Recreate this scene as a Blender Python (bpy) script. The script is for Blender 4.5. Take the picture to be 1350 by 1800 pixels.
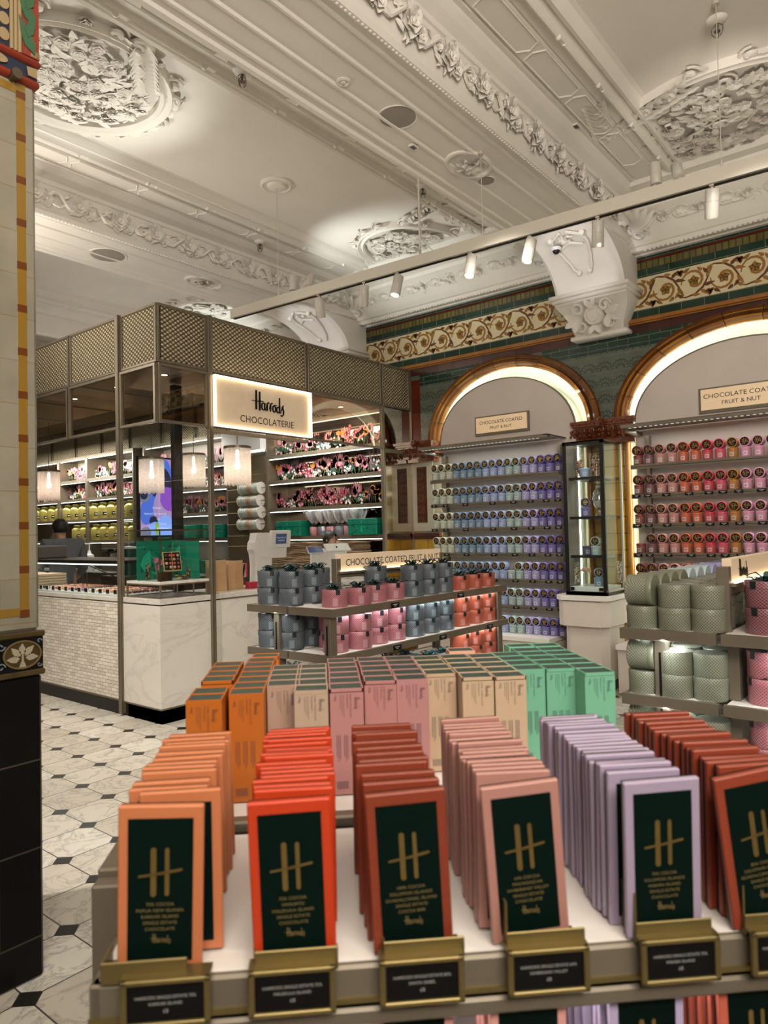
import bpy, bmesh, math, random
from mathutils import Vector, Matrix, noise
PI = math.pi
sc = bpy.context.scene
for o in list(bpy.data.objects): bpy.data.objects.remove(o, do_unlink=True)
COL = sc.collection

# ------------------------------------------------------------------ camera
cam_d = bpy.data.cameras.new('camera'); cam = bpy.data.objects.new('camera', cam_d); COL.objects.link(cam)
YAW, PIT, ROL = -0.892112476, 0.02831, -0.022298
F = Vector((-math.sin(YAW), math.cos(YAW), 0)); RT = Vector((math.cos(YAW), math.sin(YAW), 0)); UP = Vector((0, 0, 1))
f3 = F*math.cos(PIT) + UP*math.sin(PIT); u3 = UP*math.cos(PIT) - F*math.sin(PIT)
r3 = RT*math.cos(ROL) + u3*math.sin(ROL); up3 = u3*math.cos(ROL) - RT*math.sin(ROL)
cm = Matrix.Identity(4)
for i in range(3):
    cm[i][0] = r3[i]; cm[i][1] = up3[i]; cm[i][2] = -f3[i]
cm.translation = Vector((0, 0, 1.5))
cam.matrix_world = cm
cam_d.sensor_fit = 'HORIZONTAL'; cam_d.sensor_width = 36; cam_d.lens = 1251.4/1350*36
cam_d.clip_start = 0.05; cam_d.clip_end = 100
cam_d.dof.use_dof = True; cam_d.dof.focus_distance = 4.5; cam_d.dof.aperture_fstop = 9.5
sc.camera = cam

# ------------------------------------------------------------------ light and exposure
sc.view_settings.view_transform = 'Standard'; sc.view_settings.look = 'None'
sc.view_settings.exposure = 0.12; sc.view_settings.gamma = 1.0
try: sc.view_settings.use_curve_mapping = False
except Exception: pass
W = bpy.data.worlds.new('world'); sc.world = W; W.use_nodes = True
W.node_tree.nodes['Background'].inputs[0].default_value = (1.0, 0.86, 0.68, 1)
W.node_tree.nodes['Background'].inputs[1].default_value = 0.10

def area(name, loc, target, sx, sy, power, col=(1, .88, .72)):
    l = bpy.data.lights.new(name, 'AREA'); l.shape = 'RECTANGLE'; l.size = sx; l.size_y = sy; l.energy = power; l.color = col
    o = bpy.data.objects.new(name, l); COL.objects.link(o); o.location = loc
    o.rotation_euler = (Vector(target)-Vector(loc)).to_track_quat('-Z', 'Y').to_euler(); return o
def spot(name, loc, target, power, angle=50, blend=.5, col=(1, .9, .76), r=.04):
    l = bpy.data.lights.new(name, 'SPOT'); l.spot_size = math.radians(angle); l.spot_blend = blend; l.energy = power; l.color = col
    l.shadow_soft_size = r
    o = bpy.data.objects.new(name, l); COL.objects.link(o); o.location = loc
    o.rotation_euler = (Vector(target)-Vector(loc)).to_track_quat('-Z', 'Y').to_euler(); return o
# unseen fill areas added for hall and ceiling; kiosk uplight and display spots follow
area('hall_fill', (-1.5, -2.5, 4.2), (2.5, 2.5, .3), 2.2, 2.2, 5)  # unseen broad area added as general fill, standing in for ceiling downlights
area('ceiling_fill_hall', (-.6, -1.2, 3.1), (1.6, 1.0, 4.5), 1.8, 1.8, 200, (1, .91, .79))  # unseen lamp added behind the camera to brighten the ceiling
area('ceiling_fill_aisle', (1.8, 6.2, 3.0), (2.4, 5.2, 4.5), .8, .8, 40, (1, .92, .80))  # further lamp added only to lift the ceiling, no fitting there
area('uplight_kiosk', (4.9, 7.4, 3.42), (4.9, 7.0, 4.5), 2.4, 3.6, 8, (1, .93, .82))
spot('spot_table', (1.35, -1.15, 3.9), (.95, .45, 1.1), 62, 40, .6, (1, .93, .82), .05)
spot('spot_table_back', (.2, -.4, 3.9), (1.2, 1.0, 1.1), 6, 44, .6, (1, .93, .82), .05)
spot('spot_mid', (2.2, 1.0, 3.7), (3.3, 2.6, 1.0), 30, 46, .6)
spot('spot_right', (3.4, -1.2, 3.7), (2.9, .5, 1.0), 12, 46, .6)
spot('spot_floor', (.6, 3.6, 4.2), (2.2, 4.6, 0), 420, 74, .7, (1, .9, .78))
spot('spot_counter', (1.3, 6.0, 4.1), (3.3, 6.0, .6), 190, 60, .7, (1, .9, .76))
spot('spot_arch_left', (3.6, 2.0, 3.5), (6.6, 3.7, 1.7), 62, 55, .6, (1, .95, .88))
spot('spot_arch_right', (3.6, .6, 3.5), (6.6, 1.5, 1.8), 62, 55, .6, (1, .94, .86))
spot('spot_lattice', (.2, 8.2, 4.2), (3.3, 6.4, 3.0), 150, 40, .7, (1, .92, .8))
# uplights that graze the plaster medallions and the corbels
spot('uplight_medallion_mid', (4.9, 4.9, 3.55), (5.9, 4.45, 4.5), 45, 95, .9, (.93, 1, .96), .03)
spot('uplight_medallion_left', (3.2, 4.6, 3.5), (2.4, 4.4, 4.5), 30, 95, .9, (.97, 1, .92), .03)
spot('uplight_medallion_far', (5.6, 7.6, 3.6), (6.2, 7.7, 4.5), 26, 100, .9, (.93, 1, .96), .03)
spot('uplight_medallion_right', (4.5, .9, 3.62), (5.6, 1.3, 4.5), 13, 90, .9, (1, .92, .8), .03)
spot('corbel_light', (4.9, 2.5, 3.4), (6.1, 2.62, 4.0), 30, 40, .6, (.97, .96, 1), .02)
spot('corbel_light_far', (4.9, 5.8, 3.5), (6.15, 5.98, 4.0), 26, 40, .6, (.97, .96, 1), .02)

# ------------------------------------------------------------------ helpers
def tag(o, label=None, cat=None, group=None, kind=None):
    if label: o['label'] = label
    if cat: o['category'] = cat
    if group: o['group'] = group
    if kind: o['kind'] = kind
    return o
def thing(name, label, cat, loc=(0, 0, 0), rz=0, group=None):
    o = bpy.data.objects.new(name, None); COL.objects.link(o); o.location = loc; o.rotation_euler = (0, 0, rz)
    o.empty_display_size = .05
    return tag(o, label, cat, group)
def dup(root, loc, rot=None, label=None, group=None, color=None):
    r = root.copy(); COL.objects.link(r); r.location = loc
    if rot is not None: r.rotation_euler = rot
    if label: r['label'] = label
    if group: r['group'] = group
    if color: r.color = color
    for ch in list(root.children):
        c = ch.copy(); COL.objects.link(c); c.parent = r
        if color: c.color = color
        for g in list(ch.children):
            d = g.copy(); COL.objects.link(d); d.parent = c
            if color: d.color = color
    return r
def setcol(root, color):
    root.color = color
    for c in root.children:
        c.color = color
        for d in c.children: d.color = color
ORD = ['first', 'second', 'third', 'fourth', 'fifth', 'sixth', 'seventh', 'eighth', 'ninth', 'tenth', 'eleventh', 'twelfth', 'thirteenth',
       'fourteenth', 'fifteenth', 'sixteenth', 'seventeenth', 'eighteenth', 'nineteenth', 'twentieth', 'twenty-first', 'twenty-second']

class Fr:   # a flat frame: origin, u and v axes, normal
    def __init__(s, o, u, v):
        s.o = Vector(o); s.u = Vector(u).normalized(); s.v = Vector(v).normalized(); s.n = s.u.cross(s.v)
    def p(s, a, b, c=0): return s.o + s.u*a + s.v*b + s.n*c
    def at(s, a, b, c=0, ang=0, k=1):
        ca, sa = math.cos(ang), math.sin(ang)
        f = Fr(s.p(a, b, c), s.u*ca+s.v*sa, s.v*ca-s.u*sa); return f

_txt = {}
def textmesh(body, size=1.0, align='CENTER', space=1.0):
    key = (body, align, space)
    if key not in _txt:
        cu = bpy.data.curves.new('t', 'FONT'); cu.body = body; cu.size = 1; cu.align_x = align; cu.align_y = 'CENTER'
        cu.resolution_u = 3; cu.space_character = space
        ob = bpy.data.objects.new('t', cu); COL.objects.link(ob)
        dg = bpy.context.evaluated_depsgraph_get(); dg.update()
        me = bpy.data.meshes.new_from_object(ob.evaluated_get(dg))
        _txt[key] = ([tuple(v.co) for v in me.vertices], [tuple(p.vertices) for p in me.polygons])
        bpy.data.objects.remove(ob); bpy.data.curves.remove(cu); bpy.data.meshes.remove(me)
    return _txt[key]

class MB:
    def __init__(s): s.v = []; s.f = []; s.m = []; s.s = []; s.T = None
    def add(s, vs, fs, m=0, sm=False):
        b = len(s.v)
        if s.T is not None: vs = [s.T @ Vector(v) for v in vs]
        s.v.extend([tuple(v) for v in vs])
        for f in fs: s.f.append(tuple(i+b for i in f)); s.m.append(m); s.s.append(sm)
        return s
    def box(s, x0, y0, z0, x1, y1, z1, m=0, b=0):
        x0, x1 = sorted((x0, x1)); y0, y1 = sorted((y0, y1)); z0, z1 = sorted((z0, z1))
        if b <= 0:
            vs = [(x, y, z) for z in (z0, z1) for y in (y0, y1) for x in (x0, x1)]
            return s.add(vs, [(0, 2, 3, 1), (4, 5, 7, 6), (0, 1, 5, 4), (2, 6, 7, 3), (0, 4, 6, 2), (1, 3, 7, 5)], m)
        b = min(b, (x1-x0)*.45, (y1-y0)*.45, (z1-z0)*.45)
        lo = (x0, y0, z0); hi = (x1, y1, z1); vs = []; idx = {}
        for c in range(8):
            sg = [(c >> k) & 1 for k in range(3)]
            for ax in range(3):
                p = []
                for k in range(3):
                    base = hi[k] if sg[k] else lo[k]
                    if k != ax: base += -b if sg[k] else b
                    p.append(base)
                idx[(c, ax)] = len(vs); vs.append(tuple(p))
        fs = []
        for ax in range(3):
            o1, o2 = (ax+1) % 3, (ax+2) % 3
            for side in (0, 1):
                cs = []
                for a, d in ((0, 0), (1, 0), (1, 1), (0, 1)):
                    c = (side << ax) | (a << o1) | (d << o2); cs.append(idx[(c, ax)])
                fs.append(tuple(cs) if side else tuple(reversed(cs)))
            for a in (0, 1):
                for d in (0, 1):
                    c0 = (a << o1) | (d << o2); c1 = c0 | (1 << ax)
                    q = (idx[(c0, o1)], idx[(c1, o1)], idx[(c1, o2)], idx[(c0, o2)])
                    fs.append(q if a == d else tuple(reversed(q)))
        for c in range(8):
            q = (idx[(c, 0)], idx[(c, 1)], idx[(c, 2)])
            fs.append(q if bin(c).count('1') % 2 == 1 else tuple(reversed(q)))
        return s.add(vs, fs, m)
    def fbox(s, fr, u0, v0, u1, v1, n0, n1, m=0):
        vs = [fr.p(a, b, c) for c in (n0, n1) for b in (v0, v1) for a in (u0, u1)]
        return s.add(vs, [(0, 2, 3, 1), (4, 5, 7, 6), (0, 1, 5, 4), (2, 6, 7, 3), (0, 4, 6, 2), (1, 3, 7, 5)], m)
    def lathe(s, prof, n=24, c=(0, 0, 0), m=0, sm=True, rot=None, sx=1, sy=1, cap=True):
        vs = []; fs = []; R = rot or Matrix.Identity(3); c = Vector(c)
        for r, z in prof:
            for i in range(n):
                a = 2*PI*i/n; vs.append(c + R @ Vector((r*math.cos(a)*sx, r*math.sin(a)*sy, z)))
        for k in range(len(prof)-1):
            for i in range(n):
                j = (i+1) % n; fs.append((k*n+i, k*n+j, (k+1)*n+j, (k+1)*n+i))
        s.add(vs, fs, m, sm)
        b = len(s.v)-len(vs)
        if cap and prof[0][0] > 1e-6: s.f.append(tuple(b+i for i in reversed(range(n)))); s.m.append(m); s.s.append(False)
        if cap and prof[-1][0] > 1e-6: s.f.append(tuple(b+(len(prof)-1)*n+i for i in range(n))); s.m.append(m); s.s.append(False)
        return s
    def cyl(s, p0, p1, r, n=16, m=0, r1=None, sm=True):
        p0 = Vector(p0); p1 = Vector(p1); d = p1-p0
        q = d.to_track_quat('Z', 'Y').to_matrix()
        return s.lathe([(r, 0), (r1 if r1 is not None else r, d.length)], n, p0, m, sm, q)
    def ball(s, c, r, m=0, n=12, sx=1, sy=1, sz=1, rot=None):
        prof = [(max(1e-7, math.sin(PI*i/(n//2))*r), -math.cos(PI*i/(n//2))*r*sz) for i in range(n//2+1)]
        prof[0] = (0, -r*sz); prof[-1] = (0, r*sz)
        return s.lathe(prof, n, c, m, True, rot, sx, sy)
    def tube(s, pts, r, n=6, m=0, flat=1.0, nrm=None):
        pts = [Vector(p) for p in pts]; k = len(pts)
        rs = r if isinstance(r, (list, tuple)) else [r]*k
        vs = []; fs = []; last = None
        for i, p in enumerate(pts):
            d = (pts[min(i+1, k-1)]-pts[max(i-1, 0)]).normalized()
            if nrm is not None: a = Vector(nrm)
            else: a = last if last is not None else (Vector((0, 0, 1)) if abs(d.z) < .9 else Vector((1, 0, 0)))
            a = (a - d*a.dot(d)).normalized(); last = a; b = d.cross(a)
            for j in range(n):
                t = 2*PI*j/n; vs.append(p + a*math.cos(t)*rs[i]*flat + b*math.sin(t)*rs[i])
        for i in range(k-1):
            for j in range(n):
                j2 = (j+1) % n; fs.append((i*n+j, i*n+j2, (i+1)*n+j2, (i+1)*n+j))
        fs.append(tuple(reversed(range(n)))); fs.append(tuple((k-1)*n+j for j in range(n)))
        return s.add(vs, fs, m, True)
    def prism(s, poly, fr, n0, n1, m=0):
        k = len(poly)
        vs = [fr.p(a, b, n0) for a, b in poly] + [fr.p(a, b, n1) for a, b in poly]
        fs = [tuple(reversed(range(k))), tuple(range(k, 2*k))] + [(i, (i+1) % k, (i+1) % k+k, i+k) for i in range(k)]
        return s.add(vs, fs, m)
    def ribbon(s, pts, w, fr, n0, n1, m=0):   # flat stroke with varying width, extruded along the frame normal
        k = len(pts); ws = w if isinstance(w, (list, tuple)) else [w]*k
        L = []; R = []
        for i in range(k):
            a = pts[max(i-1, 0)]; b = pts[min(i+1, k-1)]
            dx, dy = b[0]-a[0], b[1]-a[1]; l = math.hypot(dx, dy) or 1; nx, ny = -dy/l, dx/l
            L.append((pts[i][0]+nx*ws[i]/2, pts[i][1]+ny*ws[i]/2)); R.append((pts[i][0]-nx*ws[i]/2, pts[i][1]-ny*ws[i]/2))
        vs = [fr.p(*p, n1) for p in L]+[fr.p(*p, n1) for p in R]+[fr.p(*p, n0) for p in L]+[fr.p(*p, n0) for p in R]
        fs = []
        for i in range(k-1):
            fs += [(k+i, k+i+1, i+1, i), (i, i+1, 2*k+i+1, 2*k+i), (k+i+1, k+i, 3*k+i, 3*k+i+1)]
        fs += [(0, 2*k, 3*k, k), (k-1, 2*k-1, 4*k-1, 3*k-1)]
        return s.add(vs, fs, m)
    def text(s, body, size, fr, n=0.0006, m=0, align='CENTER', space=1.0, sx=1.0):
        vs, fs = textmesh(body, 1, align, space)
        return s.add([fr.p(v[0]*size*sx, v[1]*size, n) for v in vs], fs, m)
    def patch(s, fn, nu, nv, m=0, sm=True):
        vs = [fn(i/(nu-1), j/(nv-1)) for j in range(nv) for i in range(nu)]
        fs = [(j*nu+i, j*nu+i+1, (j+1)*nu+i+1, (j+1)*nu+i) for j in range(nv-1) for i in range(nu-1)]
        return s.add(vs, fs, m, sm)
    def build(s, name, mats, parent=None, recalc=True, loc=None, bevel=0):
        me = bpy.data.meshes.new(name); me.from_pydata(s.v, [], s.f)
        if not isinstance(mats, (list, tuple)): mats = [mats]
        for mt in mats: me.materials.append(mt)
        me.polygons.foreach_set('material_index', s.m); me.polygons.foreach_set('use_smooth', s.s)
        if recalc:
            bm = bmesh.new(); bm.from_mesh(me); bmesh.ops.recalc_face_normals(bm, faces=bm.faces); bm.to_mesh(me); bm.free()
        if any(s.s):
            try: me.set_sharp_from_angle(angle=math.radians(50))
            except Exception: pass
        me.update()
        o = bpy.data.objects.new(name, me); COL.objects.link(o)
        if parent: o.parent = parent
        if loc: o.location = loc
        if bevel:
            md = o.modifiers.new('b', 'BEVEL'); md.width = bevel; md.segments = 2; md.limit_method = 'ANGLE'
        return o

# ------------------------------------------------------------------ materials
M = {}
def mat(name, col, rough=.5, metal=0, emit=None, es=0, spec=.5, coat=0, alpha=1):
    m = bpy.data.materials.new(name); m.use_nodes = True; b = m.node_tree.nodes['Principled BSDF']
    b.inputs['Base Color'].default_value = (*col, 1); b.inputs['Roughness'].default_value = rough; b.inputs['Metallic'].default_value = metal
    b.inputs['Specular IOR Level'].default_value = spec; b.inputs['Coat Weight'].default_value = coat
    if emit: b.inputs['Emission Color'].default_value = (*emit, 1); b.inputs['Emission Strength'].default_value = es
    M[name] = m; return m
class NT:   # small node helper
    def __init__(s, m): s.t = m.node_tree; s.b = s.t.nodes['Principled BSDF']
    def n(s, kind, **kw):
        x = s.t.nodes.new(kind)
        for k, v in kw.items():
            if k.startswith('i_'):
                key = k[2:]; key = int(key) if key.isdigit() else key.replace('_', ' ')
                x.inputs[key].default_value = v
            else: setattr(x, k, v)
        return x
    def l(s, a, b): s.t.links.new(a, b)
    def math(s, op, a, b=None, c=None):
        x = s.n('ShaderNodeMath', operation=op)
        for i, v in enumerate((a, b, c)):
            if v is None: continue
            if isinstance(v, (int, float)): x.inputs[i].default_value = v
            else: s.l(v, x.inputs[i])
        return x.outputs[0]
    def ramp(s, fac, stops):
        r = s.n('ShaderNodeValToRGB'); s.l(fac, r.inputs[0]); e = r.color_ramp.elements
        while len(e) < len(stops): e.new(.5)
        for i, (p, c) in enumerate(stops): e[i].position = p; e[i].color = (*c, 1) if len(c) == 3 else c
        return r.outputs[0]
    def mix(s, fac, a, b, blend='MIX'):
        x = s.n('ShaderNodeMix', data_type='RGBA', blend_type=blend)
        for i, v in ((0, fac), (6, a), (7, b)):
            if isinstance(v, (int, float)): x.inputs[i].default_value = v
            elif isinstance(v, tuple): x.inputs[i].default_value = (*v, 1)
            else: s.l(v, x.inputs[i])
        return x.outputs[2]
    def obj(s): return s.n('ShaderNodeTexCoord').outputs['Object']
    def sep(s, v): x = s.n('ShaderNodeSeparateXYZ'); s.l(v, x.inputs[0]); return x.outputs
    def comb(s, a, b, c=0.0):
        x = s.n('ShaderNodeCombineXYZ')
        for i, v in enumerate((a, b, c)):
            if isinstance(v, (int, float)): x.inputs[i].default_value = v
            else: s.l(v, x.inputs[i])
        return x.outputs[0]
    def noise(s, vec, scale, detail=4, rough=.5, dist=0):
        x = s.n('ShaderNodeTexNoise'); s.l(vec, x.inputs['Vector']); x.inputs['Scale'].default_value = scale
        x.inputs['Detail'].default_value = detail; x.inputs['Roughness'].default_value = rough; x.inputs['Distortion'].default_value = dist
        return x.outputs['Fac']
    def bump(s, h, strength=.3, dist=.01):
        x = s.n('ShaderNodeBump'); s.l(h, x.inputs['Height']); x.inputs['Strength'].default_value = strength; x.inputs['Distance'].default_value = dist
        s.l(x.outputs[0], s.b.inputs['Normal']); return x
    def col(s, c): s.l(c, s.b.inputs['Base Color'])

def noisy(name, c1, c2, scale=6, rough=.5, metal=0, bump=0, bs=40, bd=.002, **kw):
    m = mat(name, c1, rough, metal, **kw); t = NT(m); v = t.obj()
    t.col(t.ramp(t.noise(v, scale), [(.3, c1), (.7, c2)]))
    if bump: t.bump(t.noise(v, bs), bump, bd)
    return m
plaster = noisy('plaster', (.74, .70, .64), (.78, .74, .68), 3, .6, bump=.15, bs=25)
plasterlow = noisy('plaster_darker', (.70, .66, .60), (.74, .70, .64), 3, .6)  # plaster in a slightly darker tone
bronze = noisy('bronze', (.17, .14, .10), (.21, .175, .125), 4, .4, .45)
bronze_d = noisy('bronze_dark', (.10, .08, .055), (.13, .105, .075), 4, .4, .8)
fixture = noisy('fixture_bronze', (.155, .13, .095), (.19, .16, .12), 5, .38, .35)
gold = noisy('gold', (.19, .145, .055), (.24, .185, .075), 9, .36, .7)
goldfoil = mat('gold_foil', (.50, .36, .13), .28, 1)
black = mat('black', (.004, .004, .004), .4, spec=.2)
blackm = mat('black_metal', (.012, .011, .010), .4, .4)
shelfwhite = noisy('shelf_white', (.78, .74, .70), (.80, .76, .72), 4, .35)
taupe = noisy('taupe_panel', (.52, .45, .40), (.55, .48, .43), 4, .65)
plinthm = noisy('plinth_cream', (.62, .55, .49), (.68, .61, .55), 3, .4)
white = mat('white', (.8, .8, .8), .4)
dkgreen = mat('dark_green_card', (.0012, .0075, .0055), .55, spec=.08)
led = mat('led', (1, 1, 1), .5, emit=(.95, 1, .90), es=2.6)
ledsoft = mat('led_soft', (1, 1, .9), .5, emit=(.92, 1, .78), es=5)
ledwarm = mat('led_warm', (1, .9, .7), .5, emit=(1, .80, .55), es=3)
lens = mat('lamp_lens', (1, 1, 1), .3, emit=(1, .97, .92), es=9)
trackm = mat('track_grey', (.50, .46, .39), .45)
tealbox = None
def glass(name, tint=(.93, .97, .95), refl=.10, rough=.02):
    m = bpy.data.materials.new(name); m.use_nodes = True; t = m.node_tree; t.nodes.clear()
    o = t.nodes.new('ShaderNodeOutputMaterial'); mx = t.nodes.new('ShaderNodeMixShader'); tr = t.nodes.new('ShaderNodeBsdfTransparent')
    gl = t.nodes.new('ShaderNodeBsdfGlossy'); lw0 = t.nodes.new('ShaderNodeLayerWeight'); lw0.inputs[0].default_value = .5
    lw = t.nodes.new('ShaderNodeMath'); lw.operation = 'POWER'; lw.inputs[1].default_value = 5; t.links.new(lw0.outputs['Facing'], lw.inputs[0])
    ad = t.nodes.new('ShaderNodeMath'); ad.operation = 'MULTIPLY_ADD'; ad.inputs[1].default_value = .9; ad.inputs[2].default_value = refl*.5+.015; ad.use_clamp = True
    tr.inputs[0].default_value = (*tint, 1); gl.inputs['Roughness'].default_value = rough; gl.inputs[0].default_value = (1, 1, 1, 1)
    t.links.new(lw.outputs[0], ad.inputs[0]); t.links.new(ad.outputs[0], mx.inputs[0]); t.links.new(tr.outputs[0], mx.inputs[1])
    t.links.new(gl.outputs[0], mx.inputs[2]); t.links.new(mx.outputs[0], o.inputs[0]); M[name] = m; return m
clear = glass('clear_glass', (.94, .97, .96), .02)
bronzeglass = glass('bronze_glass', (.72, .64, .54), .12)
mirror = mat('bronze_mirror', (.55, .47, .38), .03, 1)
backmirror = mat('smoked_mirror', (.42, .36, .29), .05, 1)

def tilemat(name, c1, c2, bw, bh, axes='yz', mortar=(.25, .22, .17), off=.5, rough=.12, msize=.004, motif=None, ofs=(0, 0), msmooth=.1, bstr=.4, c3=None):
    m = mat(name, c1, rough, coat=.0); t = NT(m); x, y, z = t.sep(t.obj())
    d = dict(x=x, y=y, z=z); v = t.comb(t.math('ADD', d[axes[0]], ofs[0]), t.math('ADD', d[axes[1]], ofs[1]))
    b = t.n('ShaderNodeTexBrick', offset=off); t.l(v, b.inputs['Vector'])
    b.inputs['Color1'].default_value = (*c1, 1); b.inputs['Color2'].default_value = (*c2, 1); b.inputs['Mortar'].default_value = (*mortar, 1)
    b.inputs['Scale'].default_value = 1; b.inputs['Mortar Size'].default_value = msize; b.inputs['Brick Width'].default_value = bw; b.inputs['Row Height'].default_value = bh
    b.inputs['Mortar Smooth'].default_value = msmooth; b.inputs['Bias'].default_value = 0
    colr = b.outputs['Color']; h = t.math('SUBTRACT', 1, b.outputs['Fac'])
    nz = t.noise(t.obj(), 7, 5)
    colr = t.mix(.5, colr, t.mix(nz, (.45, .45, .45), (1.5, 1.5, 1.5)), 'MULTIPLY')
    if motif:
        sx, sy = t.sep(v)[0], t.sep(v)[1]
        fx = t.math('SUBTRACT', t.math('FRACT', t.math('DIVIDE', sx, bw)), .5); fy = t.math('SUBTRACT', t.math('FRACT', t.math('DIVIDE', sy, bh)), .12)
        if motif == 'fan':
            r = t.math('SQRT', t.math('ADD', t.math('MULTIPLY', fx, fx), t.math('MULTIPLY', fy, fy)))
            a = t.math('ARCTAN2', fy, fx)
            pet = t.math('SINE', t.math('MULTIPLY', a, 7))
            ring = t.math('LESS_THAN', t.math('ABSOLUTE', t.math('SUBTRACT', r, t.math('ADD', .44, t.math('MULTIPLY', t.math('ABSOLUTE', pet), .1)))), .035)
            ring2 = t.math('LESS_THAN', t.math('ABSOLUTE', t.math('SUBTRACT', r, .24)), .03)
            spoke = t.math('MULTIPLY', t.math('LESS_THAN', t.math('ABSOLUTE', pet), .30), t.math('MULTIPLY', t.math('GREATER_THAN', r, .14), t.math('LESS_THAN', r, .47)))
            k = t.math('MULTIPLY', t.math('MAXIMUM', t.math('MAXIMUM', ring, ring2), spoke), t.math('GREATER_THAN', fy, 0))
        else:
            fy = t.math('ADD', fy, -.38)
            r = t.math('SQRT', t.math('ADD', t.math('MULTIPLY', fx, fx), t.math('MULTIPLY', fy, fy)))
            a = t.math('ARCTAN2', fy, fx)
            k = t.math('LESS_THAN', t.math('ABSOLUTE', t.math('SUBTRACT', r, t.math('ADD', .25, t.math('MULTIPLY', t.math('SINE', t.math('MULTIPLY', a, 8)), .12)))), .05)
        colr = t.mix(t.math('MULTIPLY', k, .75), colr, c3 or (.015, .02, .018))
        h = t.math('SUBTRACT', h, t.math('MULTIPLY', k, .5))
    t.col(colr); t.bump(h, bstr, .004)
    return m
green_t = tilemat('green_tile', (.006, .028, .017), (.012, .045, .026), .20, .08, 'yz', (.16, .17, .13), msize=.003, ofs=(0, -3.46))
green_dk = tilemat('dark_green_tile', (.007, .03, .022), (.012, .045, .032), .20, .06, 'yz', (.12, .13, .10), msize=.003)
olive_t = tilemat('olive_tile', (.10, .085, .02), (.16, .13, .035), .055, .075, 'yz', (.05, .04, .02), off=0, msize=.006, ofs=(0, -3.92))
fan_t = tilemat('fan_tile', (.095, .115, .09), (.11, .13, .10), .16, .16, 'yz', (.14, .16, .13), off=0, motif='fan', msize=.002, ofs=(0, -.13), rough=.25)
maroon_t = tilemat('maroon_tile', (.05, .012, .010), (.075, .02, .014), .20, .09, 'yz', (.03, .015, .012), msize=.003, rough=.2)
red_t = tilemat('red_tile', (.09, .016, .007), (.13, .024, .010), .20, .17, 'yz', (.08, .02, .01), off=0, rough=.15)
brown_t = tilemat('brown_tile', (.05, .016, .007), (.075, .024, .010), .155, .13, 'yz', (.03, .01, .006), off=0, motif='ros', c3=(.14, .06, .03), rough=.45)
faience = noisy('amber_faience', (.27, .105, .018), (.36, .15, .026), 5, .12, bump=.2, bs=14, bd=.01, coat=.3)
faience_d = noisy('amber_faience_dark', (.19, .065, .012), (.27, .10, .018), 5, .14, coat=.3)
yellowt = tilemat('yellow_tile', (.34, .20, .03), (.42, .25, .045), .3, .16, 'yz', (.12, .06, .012), off=0, rough=.1)
copper = noisy('copper_capital', (.10, .022, .008), (.17, .045, .014), 18, .12, .0, bump=.8, bs=55, bd=.012, coat=.4)
creamt = tilemat('cream_tile', (.225, .205, .155), (.26, .235, .18), .30, .151, 'xz', (.22, .17, .10), rough=.22, msize=.0022, ofs=(.0, -.007))
cream_band = noisy('cream_band', (.66, .57, .36), (.72, .63, .42), 4, .2)
revealw = noisy('relief_white', (.72, .71, .60), (.78, .77, .66), 8, .45, bump=.6, bs=26, bd=.01)
blackt = tilemat('black_tile', (.003, .003, .003), (.007, .006, .006), .46, .30, 'xz', (.05, .045, .035), rough=.3, msize=.003, ofs=(.11, -.14))
for m_ in (blackt, brown_t, red_t): m_.node_tree.nodes['Principled BSDF'].inputs['Specular IOR Level'].default_value = .14
scrollb = mat('scroll_brown', (.32, .15, .03), .2); scrolld = mat('scroll_dark', (.13, .045, .012), .2)
amber1 = mat('amber_glaze', (.23, .13, .02), .14); amber2 = mat('amber_dark', (.12, .036, .008), .14)

def marble(name, c1, c2, vein, scale=1.2, rough=.22, vs=.35):
    m = mat(name, c1, rough); t = NT(m); v = t.obj()
    mp = t.n('ShaderNodeMapping'); t.l(v, mp.inputs[0]); mp.inputs['Scale'].default_value = (1, 1, 2.2); mp.inputs['Rotation'].default_value = (.5, .3, .6)
    n = t.noise(mp.outputs[0], scale*1.6, 8, .6, 1.2); k = t.math('ABSOLUTE', t.math('SUBTRACT', n, .5))
    base = t.ramp(t.noise(v, scale), [(.3, c1), (.7, c2)])
    f = t.ramp(k, [(0, (1, 1, 1)), (.02, (.35, .35, .35)), (.06, (0, 0, 0))])
    f2 = t.math('MULTIPLY', f, vs); t.col(t.mix(f2, base, vein)); return m
marb = marble('white_marble', (.66, .63, .59), (.74, .71, .67), (.38, .35, .31))
marbw = marble('counter_marble', (.70, .67, .62), (.76, .73, .68), (.42, .39, .35), 1.0, .3)

# lattice of small hexagonal cups
def lattice(name, ax, bx):
    m = mat(name, (.30, .24, .15), .38, .3); t = NT(m); x, y, z = t.sep(t.obj()); d = dict(x=x, y=y, z=z)
    P = .052
    u = t.math('MULTIPLY', d[ax], 2*PI/(P*2)); v = t.math('MULTIPLY', d[bx], 2*PI/(P*1.45))
    h = t.math('MULTIPLY', t.math('SINE', t.math('ADD', u, v)), t.math('SINE', t.math('SUBTRACT', u, v)))
    hh = t.math('ABSOLUTE', h)
    t.col(t.ramp(hh, [(0, (.035, .026, .015)), (.2, (.14, .11, .065)), (.45, (.42, .34, .21)), (1, (.72, .62, .44))]))  # colour follows height: dark creases and bright highlights painted onto the cups
    t.bump(hh, 1.0, .014); return m
lat_y = lattice('lattice_y', 'y', 'z'); lat_x = lattice('lattice_x', 'x', 'z')

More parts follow.
